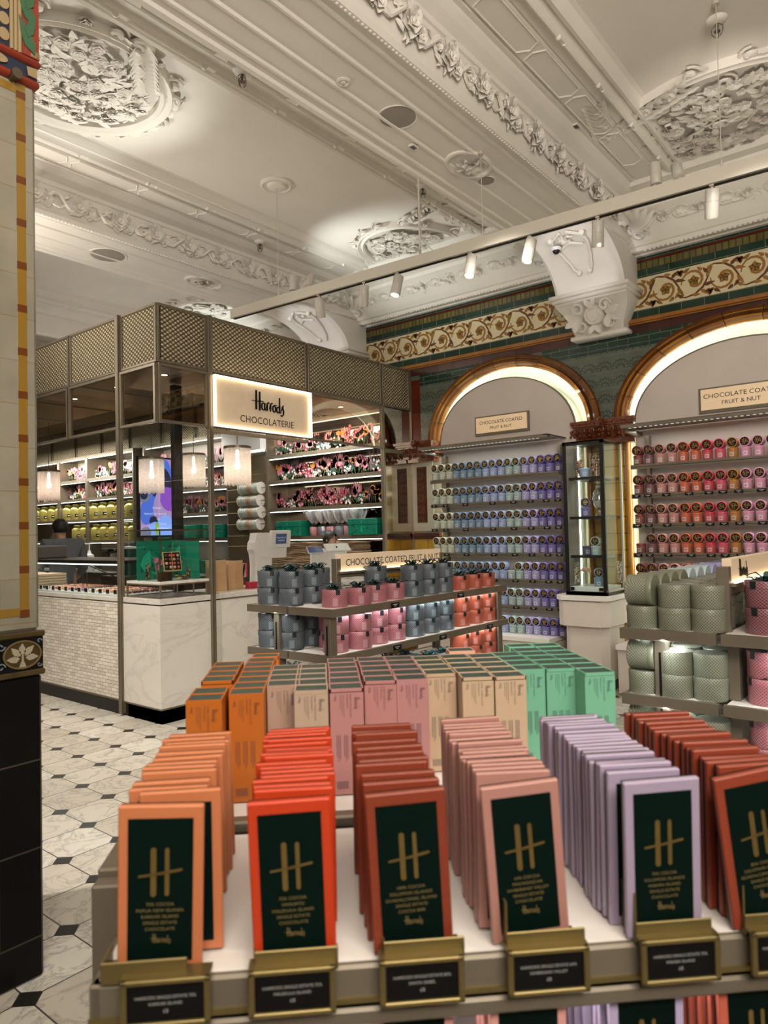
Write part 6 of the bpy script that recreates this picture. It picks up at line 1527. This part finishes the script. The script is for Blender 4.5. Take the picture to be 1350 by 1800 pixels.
bars_txt = [('70% COCOA', 'PAPUA NEW GUINEA', 'KARKAR ISLAND', 'SINGLE ESTATE', 'CHOCOLATE'), ('72% COCOA', 'VANUATU', 'MALEKULA ISLAND', 'SINGLE ESTATE', 'CHOCOLATE'),
            ('100% COCOA', 'SOLOMON ISLANDS', 'GUADALCANAL ISLAND', 'SINGLE ESTATE', 'COCOA BAR'), ('64% COCOA', 'MADAGASCAR', 'SAMBIRANO VALLEY', 'SINGLE ESTATE', 'CHOCOLATE'),
            ('70% COCOA', 'SOLOMON ISLANDS', 'MAKIRA ISLAND', 'SINGLE ESTATE', 'CHOCOLATE'), ('85% COCOA', 'SOLOMON ISLANDS', 'GUADALCANAL ISLAND', 'SINGLE ESTATE', 'CHOCOLATE')]
goldtxt = mat('gold_print', (.50, .38, .16), .35, .8)
def barproto(i, front):
    b = thing('chocolate_bar', '', 'chocolate bar', (0, 0, 0)); w, h, d = .0815, .165, .0105
    mb = MB(); mb.box(0, 0, 0, w, d-.0034, h, 0, .0012); mb.build('carton', oc_plain, b)
    mb = MB(); mb.box(.001, d-.0034, .0005, w-.001, d, h-.0008, 0); mb.build('dark_back', dkgreen, b)
    mb = MB(); mb.box(.0095, -.0006, .010, w-.0095, .0005, h-.012); mb.build('dark_front', dkgreen, b)
    fr = Fr((w/2, -.0008, 0), (1, 0, 0), (0, 0, 1)); mb = MB()
    def cap_(x0, y0, x1, y1, r):
        d_ = Vector((x1-x0, y1-y0, 0)); L = d_.length; a = math.atan2(d_.y, d_.x); f = fr.at(x0, y0, 0, a)
        pts = [(L+r*math.cos(q), r*math.sin(q)) for q in [(-PI/2)+PI*k/6 for k in range(7)]]+[(r*math.cos(q), r*math.sin(q)) for q in [PI/2+PI*k/6 for k in range(7)]]
        mb.prism(pts, f, 0, .0007)
    cap_(-.0065, .078, -.0065, .122, .0027); cap_(.0065, .078, .0065, .122, .0021); cap_(-.020, .096, 0, .0985, .0011); cap_(0, .0985, .020, .102, .0013); mb.build('gold_monogram', goldfoil, b)
    if front:
        mb = MB(); z = .0675
        for s_ in bars_txt[i]: mb.text(s_, .0046, fr.at(0, z), .0003, 0, 'CENTER', 1.05); z -= .0062
        strokes_harrods(mb, fr.at(0, .0325), .0105, .0004, 0, .9); mb.build('gold_lettering', goldtxt, b)
    return b
plain = barproto(0, False); pf = [False]
COLS = [dict(u=.024, n=13, c=(0.525, 0.172, 0.070), nm='apricot orange', tilt=2.2, fv=.010), dict(u=.157, n=18, c=(0.508, 0.041, 0.008), nm='vermilion', tilt=-1.2, fv=.006), dict(u=.277, n=11, c=(0.221, 0.037, 0.016), nm='rust brown', tilt=-2.6, fv=.010),
        dict(u=.400, n=18, c=(0.410, 0.197, 0.164), nm='dusty pink', tilt=-4.2, fv=.012), dict(u=.540, n=21, c=(0.344, 0.279, 0.385), nm='lilac', tilt=-1.5, fv=.004), dict(u=.657, n=17, c=(0.246, 0.041, 0.018), nm='brick red', tilt=-8.5, fv=.004)]
PLC = ['leftmost', 'second', 'third', 'fourth', 'fifth', 'rightmost']
def setbar(q, u, v, z, lean, tilt, yaw=0):
    q.rotation_euler = Matrix.LocRotScale(None, (Matrix.Rotation(TA+yaw, 3, 'Z') @ Matrix.Rotation(-lean, 3, 'X') @ Matrix.Rotation(tilt, 3, 'Y')), None).to_euler(); q.location = tp(u, v, z)
rnd = random.Random(21)
for ci, c in enumerate(COLS):
    n = c['n']; span = .262-c['fv']-.03
    for i in range(n):
        lab = '%s chocolate bar, %s from the front in the %s stack on the table' % (c['nm'], ORD[i], PLC[ci])
        if i == 0:
            q = barproto(ci, True); q['label'] = lab; setcol(q, (*c['c'], 1)); du = 0; v = c['fv']; lean = math.radians(-4.5); tilt = math.radians(c['tilt']); dz = .0815*math.sin(abs(tilt)) if tilt > 0 else 0
            setbar(q, c['u'], v, TZ+.002+dz, lean, tilt)
        else:
            q = plain if not pf[0] else dup(plain, (0, 0, 0)); pf[0] = True; q['label'] = lab; setcol(q, (*c['c'], 1))
            v = c['fv']+.028+span*(i-1)/(n-2)+rnd.uniform(-.001, .001); du = rnd.uniform(-.0035, .0035)+(.006 if ci == 0 and i % 3 == 1 else 0)
            setbar(q, c['u']+du+(.010 if ci == 0 and i == 1 else 0)+(-.008 if ci in (2, 3, 4) else 0), v, TZ+.001+rnd.choice((0, 0, .003)) , math.radians(rnd.uniform(-2.5, -.8)), math.radians(rnd.uniform(-.8, .2)), rnd.uniform(-.03, .03))
        q['group'] = 'bars in the %s stack' % PLC[ci]
# lower shelf bars
for ci, (u, n, c, nm, v0) in enumerate(((.035, 6, (.80, .30, .14), 'apricot orange', .05), (.165, 5, (.80, .10, .03), 'vermilion', .05), (.280, 3, (.78, .36, .34), 'pale pink', .02), (.395, 4, (.78, .38, .34), 'blush pink', .02), (.525, 11, (.52, .44, .66), 'pale lilac', .02), (.650, 9, (.60, .13, .08), 'brick red', .02))):
    for i in range(n):
        q = dup(plain, (0, 0, 0)); setcol(q, (*c, 1)); q['label'] = '%s bar, %s from the front on the shelf under the table top, %s stack' % (nm, ORD[i], PLC[ci]); q['group'] = 'lower shelf bars, %s stack' % PLC[ci]
        setbar(q, u+rnd.uniform(-.003, .003)+.01*(ci > 3)*(-i/6), v0+.020*i, LZ+.001, math.radians(rnd.uniform(-3, -1)), math.radians(rnd.uniform(-2.5, 0)))
# price holders
PT = [('HARRODS SINGLE ESTATE 70%', 'KARKAR ISLAND', '£8'), ('HARRODS SINGLE ESTATE 72%', 'MALEKULA ISLAND', '£8'), ('HARRODS SINGLE ESTATE 85%', 'SANTA ISABEL', '£8'), ('HARRODS SINGLE ESTATE 64%', 'SAMBIRANO VALLEY', '£8'), ('HARRODS SINGLE ESTATE 70%', 'MAKIRA ISLAND', '£8'), ('HARRODS SINGLE ESTATE 100%', 'GUADALCANAL', '£8')]
lblg = mat('label_print', (.35, .35, .34), .5)
for i, (u, lu) in enumerate(((.075, .012), (.195, .158), (.322, .285), (.450, .410), (.588, .546), (.706, .664))):
    t = thing('price_holder', 'gold price holder with black card, below the %s stack front bar' % COLS[i]['nm'], 'price holder', tp(u, -.012, TZ-.012), TA, 'gold price holders along the table edge')
    w = .084; mb = MB()
    for (a, b, c, d) in ((-w/2, -.0235, w/2, -.0185), (-w/2, .0165, w/2, .0215), (-w/2, -.0235, -w/2+.006, .0215), (w/2-.006, -.0235, w/2, .0215)): mb.box(a, -.004, b, c, .002, d, 0, .001)
    mb.box(-w/2, -.001, .0195, w/2, .018, .0225, 0); mb.build('frame', gold, t)
    mb = MB(); mb.box(-w/2+.005, -.001, -.019, w/2-.005, .001, .017); mb.build('black_card', black, t)
    fr = Fr((0, -.0014, 0), (1, 0, 0), (0, 0, 1)); mb = MB(); mb.text(PT[i][0], .0042, fr.at(0, .004), .0001); mb.text(PT[i][1], .0042, fr.at(0, -.002), .0001); mb.text(PT[i][2], .005, fr.at(0, -.009), .0001); mb.build('card_text', lblg, t)
    mb = MB(); x0 = lu-u; mb.box(x0, .008, .013, x0+.082, .0105, .034, 0, .001); mb.box(x0, .010, .012, x0+.082, .05, .0135); mb.box(x0, .0105, .013, x0+.002, .045, .033+.03*(i > 2)); mb.build('bar_stop', gold, t)

# tall fondant boxes at the back of the table
def fbox(front):
    b = thing('tall_chocolate_box', '', 'chocolate box', (0, 0, 0)); w, d, h = .0555, .0455, .172
    mb = MB(); mb.box(0, 0, 0, w, d, h-.004, 0, .0008)
    for (a, b_, c, e) in ((0, 0, w, .0024), (0, d-.0024, w, d), (0, 0, .0024, d), (w-.0024, 0, w, d)): mb.box(a, b_, h-.006, c, e, h+.0006)
    mb.build('carton', oc_plain, b)
    mb = MB(); mb.box(.0022, .0022, h-.0042, w-.0022, d-.0022, h-.0002); mb.build('dark_top', mat('box_top', (.018, .045, .036), .4) if 'box_top' not in M else M['box_top'], b)
    if front:
        mb = MB(); fr = Fr((0, -.0004, 0), (0, 0, -1), (1, 0, 0))    # text runs downwards
        fr = Fr((0, -.0004, h), (0, 0, -1), (1, 0, 0))
        strokes_harrods(mb, fr.at(.022, .044), .0115, .0003, 0, .85); 
        for k, s_ in enumerate(('DARK CHOCOLATE', 'FONDANTS')): mb.text(s_, .0042, fr.at(.008, .034-.0055*k), .0002, 0, 'LEFT', 1.1)
        for k in range(3): mb.fbox(fr, .009, .0225-.003*k, .045-.006*k, .0232-.003*k, 0, .0002)
        mb.text('100g', .0055, fr.at(.014, .009), .0002)
        for cx in (.010, .022, .034):
            for k in range(3): mb.fbox(fr, .075, cx+.0028*k, .118-.004*((k+int(cx*500)) % 3), cx+.0012+.0028*k, 0, .0002)
        for k in range(12): mb.fbox(fr, .150, .010+.0016*k, .162, .0107+.0016*k+.0004*(k % 3 == 0), 0, .0002)
        mb.build('printing', oc_print, b, recalc=False)
    return b
bf = fbox(True); bp_ = fbox(False); bff = [False]; bpf = [False]
BX = [('burnt orange', (0.432, 0.112, 0.011), .018, .417, 7), ('burnt orange', (0.418, 0.108, 0.011), .080, .449, 7), ('beige', (0.360, 0.238, 0.180), .137, .503, 4), ('cream beige', (0.410, 0.295, 0.216), .184, .455, 5), ('rose pink', (0.396, 0.180, 0.169), .242, .457, 6),
      ('rose pink', (0.389, 0.173, 0.162), .302, .507, 5), ('dusky pink', (0.374, 0.176, 0.173), .358, .508, 5), ('cream', (0.446, 0.317, 0.209), .414, .545, 4), ('cream', (0.461, 0.331, 0.223), .472, .503, 5), ('cream', (0.461, 0.331, 0.223), .529, .498, 5),
      ('mint green', (0.137, 0.360, 0.238), .580, .553, 4), ('mint green', (0.137, 0.360, 0.238), .637, .549, 5), ('mint green', (0.144, 0.374, 0.245), .690, .50, 6)]
for ci, (nm, c, u, v, n) in enumerate(BX):
    for i in range(n):
        lab = '%s tall chocolate box, %s from the front in file %s from left' % (nm, ORD[i], ORD[ci])
        z = TZ+.002-(.02 if (ci, i) == (0, 2) else 0)
        if i == 0: q = place(bf, bff, tp(u, v, z), (0, 0, TA+rnd.uniform(-.02, .02)), lab, (*c, 1))
        else: q = place(bp_, bpf, tp(u+rnd.uniform(-.001, .001), v+.0485*i, z), (0, 0, TA), lab, (*c, 1))
        q['group'] = 'tall boxes, file %s' % ORD[ci]
for (nm, c, u, v, lab) in (('mint green', (.19, .50, .33), .636, .80, 'back left'), ('mint green', (.19, .50, .33), .694, .795, 'back right'), ('burnt orange', (.58, .15, .015), .085, .795, 'alone at the back'), ('beige', (.66, .36, .26), .50, .775, 'alone at the back')):
    place(bp_, bpf, tp(u, v, TZ+.002), (0, 0, TA), '%s tall chocolate box standing %s' % (nm, lab), (*c, 1))['group'] = 'tall boxes at the table back'

# ------------------------------------------------------------------ suspended lighting track
A = Vector((4.118, 5.02, 0)); B = Vector((4.44, -.6, 0)); D = (B-A).normalized(); ang = math.atan2(D.y, D.x)
t = thing('lighting_track', 'long beige suspended lighting track crossing below the ceiling', 'lighting track', (A.x, A.y, 3.44), ang)
Lr = (B-A).length
mb = MB(); mb.box(0, -.03, .008, Lr, .03, .09, 0, .002); mb.box(2.28, -.032, .006, 2.55, .032, .092); mb.build('beam', trackm, t)
mb = MB(); mb.box(.02, -.008, 0, Lr, .008, .009); mb.build('track_slot', black, t)
def tinv(x, y): d = Vector((x, y, 0))-A; return d.dot(D), d.dot(Vector((-D.y, D.x, 0)))
for (x, y, zt, nm, r) in ((4.15, 4.45, ZC, 'wire', .0025), (4.27, 3.02, 4.43, 'rod', .008), (4.24, 2.5, ZB+.012, 'wire', .0025), (4.35, .98, ZC, 'wire', .0025)):
    s, q_ = tinv(x, y); mb = MB(); mb.cyl((s, 0, .09), (s, 0, zt-3.44), r, 8); mb.cyl((s, 0, .085), (s, 0, .13), .008, 8); mb.cyl((s, 0, zt-3.46), (s, 0, zt-3.44), .02, 12); mb.build('suspension_'+nm, trackm, t)
s, q_ = tinv(4.27, 3.02); mb = MB(); mb.tube([(s+.01, 0, .30), (s+.02, .01, .2), (s+.07, .02, .14), (s+.12, .02, .09)], .003, 6); mb.build('power_cable', trackm, t)
head = thing('track_spotlight', '', 'spotlight', (0, 0, 0), 0, 'cylindrical spotlights on the suspended track')
mb = MB(); mb.cyl((0, 0, .005), (0, 0, -.03), .008, 8); mb.box(-.02, -.012, 0, .02, .012, .008); mb.build('mount', trackm, head)
mb = MB(); q3 = Vector((.28, .1, -1)).to_track_quat('Z', 'Y').to_matrix(); mb.lathe([(.036, -.03), (.038, -.028), (.038, .038), (.0365, .0385), (.0365, .0415), (.038, .042), (.038, .125), (.035, .13), (.032, .128), (.030, .11)], 24, (0, 0, -.045), rot=q3); mb.build('cylinder', mat('spot_body', (.46, .43, .38), .4), head)
mb = MB(); mb.lathe([(.032, .115), (0, .116)], 20, (0, 0, -.045), rot=q3, sm=False); mb.build('lens', lens, head)
hf = [False]
HP = [(4.205, 4.001), (4.231, 3.543), (4.25, 3.22), (4.286, 2.597), (4.311, 2.152), (4.337, 1.699), (4.375, 1.036)]
for i, (x, y) in enumerate(HP):
    s, q_ = tinv(x, y); P_ = A+D*s
    q = place(head, hf, (P_.x, P_.y, 3.438), (0, 0, (0, .6, 2.6, 2.8, 2.4, .2, .1)[i]), 'cylindrical spotlight under the track, %s from its left end' % ORD[i])
    if i in (1, 3, 5): spot('track_beam', (P_.x, P_.y, 3.29), (6.4, y-.1, 1.2), 16, 45, .6)
for i, (x, y, r) in enumerate(((4.188, 4.297, 2.5), (4.199, 4.11, .6), (4.357, 1.35, 2.5), (4.365, 1.21, .6))):
    s, q_ = tinv(x, y); P_ = A+D*s; q = dup(head, (P_.x, P_.y, 3.535), (PI, .4 if i % 2 else -.3, r), 'cylindrical spotlight tilted upward on top of the track, %s from left' % ORD[i], 'spotlights on top of the suspended track'); q.scale = (.85, .85, .85)

# small things on the ceiling
spk = mat('speaker_grille', (.30, .27, .235), .7)
def speaker(x, y, z, r, lab, grp='ceiling speakers'):
    t = thing('ceiling_speaker', lab, 'speaker', (x, y, z)); mb = MB(); mb.lathe([(r, 0), (r*1.12, -.004), (r*1.14, .004)], 32); mb.build('ring', plaster, t); mb = MB(); mb.lathe([(r, -.003), (0, -.007)], 32, sm=False); mb.build('grille', spk, t)
speaker(3.55, 2.68, ZB+.010, .115, 'large round grey speaker in the ceiling beam near the top'); speaker(4.64, 2.68, ZB+.010, .060, 'small round grey speaker in the near ceiling beam')
speaker(3.52, 6.07, ZB+.010, .15, 'large oval-looking speaker in the far beam at upper left'); speaker(4.55, 6.05, ZB+.010, .075, 'small speaker in the far beam above the kiosk')
for (x, y, z, lab) in ((2.92, 3.43, 4.42, 'wire guard sprinkler hanging near the top of the left coffer'), (2.28, 5.42, 4.42, 'wire guard sprinkler beside the tiled column'), (4.45, 1.0, 4.44, 'caged sprinkler just above the track at right'), (4.9, 3.45, 4.42, 'caged sprinkler above the centre of the track'), (4.75, 5.35, 4.42, 'caged sprinkler near the left end of the track')):
    t = thing('sprinkler', lab, 'sprinkler', (x, y, z)); mb = MB(); mb.lathe([(.06, .02), (.05, .005), (.03, 0), (.012, -.005)], 20); mb.build('rose', plaster, t)
    mb = MB(); mb.cyl((0, 0, 0), (0, 0, -.05), .008, 8)
    for k in range(4): a = k*PI/2; mb.tube([(.01*math.cos(a), .01*math.sin(a), -.005), (.032*math.cos(a), .032*math.sin(a), -.03), (.03*math.cos(a), .03*math.sin(a), -.06), (.012*math.cos(a), .012*math.sin(a), -.085)], .0025, 5)
    mb.lathe([(.018, -.05), (.018, -.053)], 12); mb.build('cage', mat('sprinkler_metal', (.14, .12, .10), .4, .6) if 'sprinkler_metal' not in M else M['sprinkler_metal'], t)
t = thing('ceiling_rose', 'round stepped plaster rose on the left coffer holding a wire', 'ceiling rose', (4.15, 4.45, ZC)); mb = MB(); mb.lathe([(.14, 0), (.14, -.012), (.12, -.02), (.11, -.012), (.08, -.012), (.075, -.03), (.05, -.035), (0, -.035)], 32); mb.build('disc', plaster, t)
t = thing('smoke_detector', 'small round white vent disc in the near beam left of the speaker', 'detector', (3.06, 2.70, ZB+.010)); mb = MB(); mb.lathe([(.045, 0), (.045, -.006), (.03, -.01), (.028, -.004), (.015, -.004), (.012, -.012), (0, -.012)], 24); mb.build('disc', plasterlow, t)
for (x, y, z, lab) in ((3.88, 2.80, ZB+.0, 'small slotted vent plate on the near beam beside the big speaker'), (4.9, 2.07, 4.43, 'small dark vent plate near the right medallion'), (5.35, 1.55, 4.42, 'small dark vent grille within the right medallion')):
    t = thing('vent_plate', lab, 'vent', (x, y, z)); mb = MB(); mb.box(-.03, -.022, -.006, .03, .022, .012, 0, .002); mb.build('plate', plasterlow, t); mb = MB()
    for k in range(4): mb.box(-.022+.012*k, -.015, -.008, -.017+.012*k, .015, -.005)
    mb.build('slots', black, t)
t = thing('security_camera', 'small dark dome camera on the curved white corbel', 'camera', (5.98, 2.75, 4.02)); mb = MB(); mb.lathe([(.045, .02), (.045, 0), (.04, -.008)], 20); mb.build('ring', white, t); mb = MB(); mb.ball((0, 0, -.006), .034, 0, 14); mb.build('dome', blackm, t)

# ------------------------------------------------------------------ people behind the counters
skin_m = mat('skin', (.50, .27, .18), .5); hair_m = noisy('hair', (.010, .008, .007), (.02, .015, .012), 60, .5); shirt_m = noisy('shirt_grey', (.10, .11, .125), (.13, .14, .155), 12, .8); trouser_m = mat('trousers', (.02, .02, .025), .8)
def skinbody(name, joints, edges, mt, parent, lv=2, root=0):
    me = bpy.data.meshes.new(name); me.from_pydata([j[:3] for j in joints], edges, []); me.materials.append(mt)
    o = bpy.data.objects.new(name, me); COL.objects.link(o); o.parent = parent
    md = o.modifiers.new('skin', 'SKIN'); md.use_smooth_shade = True
    sl = me.skin_vertices[0].data if me.skin_vertices else None
    if sl is None:
        me.attributes; 
    for k, j in enumerate(joints):
        sv = me.skin_vertices[0].data[k]; r = j[3]; sv.radius = (r, r) if not isinstance(r, tuple) else r; sv.use_root = (k == root)
    o.modifiers.new('sub', 'SUBSURF').levels = lv; o.modifiers[-1].render_levels = lv
    return o
def person(loc, rz, label, shirt, sc_=1.0, glasses=False, armp=None, hairtop=True):
    t = thing('person', label, 'person', loc, rz); t.scale = (sc_,)*3
    # facing -y in local space
    J = [(0, 0, .95, (.15, .10)), (0, 0, 1.18, (.13, .09)), (0, .0, 1.38, (.125, .075)), (0, -.02, 1.46, .055), (0, -.05, 1.50, .05), (0, -.085, 1.56, (.068, .078)), (0, -.09, 1.64, (.070, .088)), (0, -.08, 1.69, (.045, .055)),
         (.17, 0, 1.44, .045), (.25, -.03, 1.16, .042), (.20, -.22, 1.02, .034), (.18, -.28, 1.02, (.02, .035)), (-.17, 0, 1.44, .045), (-.25, -.03, 1.16, .042), (-.20, -.22, 1.02, .034), (-.18, -.28, 1.02, (.02, .035)),
         (.09, 0, .90, .085), (.10, -.01, .50, .060), (.10, .01, .09, .042), (.10, -.12, .04, .035), (-.09, 0, .90, .085), (-.10, -.01, .50, .060), (-.10, .01, .09, .042), (-.10, -.12, .04, .035)]
    E_ = [(0, 1), (1, 2), (2, 3), (3, 4), (4, 5), (5, 6), (6, 7), (2, 8), (8, 9), (9, 10), (10, 11), (2, 12), (12, 13), (13, 14), (14, 15), (0, 16), (16, 17), (17, 18), (18, 19), (0, 20), (20, 21), (21, 22), (22, 23)]
    for s_ in (1, -1):   # fingers and thumb
        b = len(J); hx = .18*s_; p = 11 if s_ > 0 else 15
        for k in range(4):
            fx = hx+(k-1.5)*.016; L = (.065, .075, .07, .055)[k]; J.append((fx, -.31, 1.02, .0095)); J.append((fx, -.31-L*.5, 1.012, .0085)); J.append((fx, -.31-L, .995, .007)); n = len(J); E_ += [(p, n-3), (n-3, n-2), (n-2, n-1)]
        J.append((hx-s_*.035, -.285, 1.015, .011)); J.append((hx-s_*.045, -.32, 1.01, .009)); n = len(J); E_ += [(p, n-2), (n-2, n-1)]
    body = skinbody('body', J, E_, skin_m, t)
    K = [(0, 0, .90, (.17, .115)), (0, 0, 1.18, (.148, .105)), (0, 0.01, 1.43, (.16, .12)), (0, -.01, 1.49, .070), (.185, 0, 1.46, .075), (.25, -.03, 1.17, .055), (.225, -.13, 1.09, .050), (-.185, 0, 1.46, .075), (-.25, -.03, 1.17, .055), (-.225, -.13, 1.09, .050)]
    skinbody('shirt', K, [(0, 1), (1, 2), (2, 3), (2, 4), (4, 5), (5, 6), (2, 7), (7, 8), (8, 9)], shirt, t)
    skinbody('trousers', [(0, 0, .93, (.165, .115)), (.09, 0, .86, .10), (.10, -.01, .50, .075), (.10, .01, .12, .06), (-.09, 0, .86, .10), (-.10, -.01, .50, .075), (-.10, .01, .12, .06)], [(0, 1), (1, 2), (2, 3), (0, 4), (4, 5), (5, 6)], trouser_m, t)
    HT = Matrix.Translation((0, -.065, -.05))
    mb = MB(); mb.T = HT   # hair cap shaped over the crown and nape
    def f(a, b):
        th = a*2*PI; ph = b*2.25; front = max(0, -math.sin(th)); ph *= 1-.56*front**.7
        R_ = .094+.006*math.sin(9*th)*math.sin(4*ph); return (R_*.93*math.sin(ph)*math.cos(th), -.012+R_*1.08*math.sin(ph)*math.sin(th), 1.69+R_*1.05*math.cos(ph))
    mb.patch(f, 25, 12); mb.build('hair', hair_m, t)
    mb = MB(); mb.T = HT; mb.tube([(0, -.095, 1.70), (0, -.115, 1.665), (0, -.112, 1.655), (0, -.095, 1.652)], [.006, .012, .012, .007], 8)
    for s_ in (1, -1): mb.ball((s_*.076, .0, 1.675), .024, 0, 10, .45, .8, 1.2)
    mb.tube([(-.022, -.098, 1.628), (0, -.103, 1.626), (.022, -.098, 1.628)], [.003, .006, .003], 6, 1)
    for s_ in (1, -1): mb.ball((s_*.03, -.094, 1.695), .009, 2, 8); mb.ball((s_*.03, -.101, 1.695), .005, 3, 6); mb.tube([(s_*.015, -.103, 1.713), (s_*.045, -.094, 1.715)], .003, 5, 3)
    mb.build('face_features', [skin_m, mat('lips', (.38, .13, .10), .5) if 'lips' not in M else M['lips'], white, black], t)
    if glasses:
        mb = MB(); mb.T = HT
        for s_ in (1, -1): mb.tube([(s_*.032+.024*math.cos(a), -.108, 1.693+.018*math.sin(a)) for a in [k*PI/6 for k in range(13)]], .003, 5); mb.tube([(s_*.056, -.105, 1.697), (s_*.078, -.02, 1.695)], .0025, 5)
        mb.tube([(-.01, -.110, 1.697), (.01, -.110, 1.697)], .0025, 5); mb.build('glasses', black, t)
    return t
person((4.04, 8.0, 0), math.radians(172), 'man with short dark hair in grey shirt, back turned, behind the left counter', shirt_m, 1.0)
person((5.86, 5.60, 0), math.radians(20), 'person in glasses bending behind the white cash desk, standing in for a reflection', mat('shirt_white', (.5, .48, .46), .8), .88, True)  # solid figure built in place of a face reflected in the mirror back
for o in bpy.data.objects:
    if o.type == 'LIGHT' and not o.name: pass
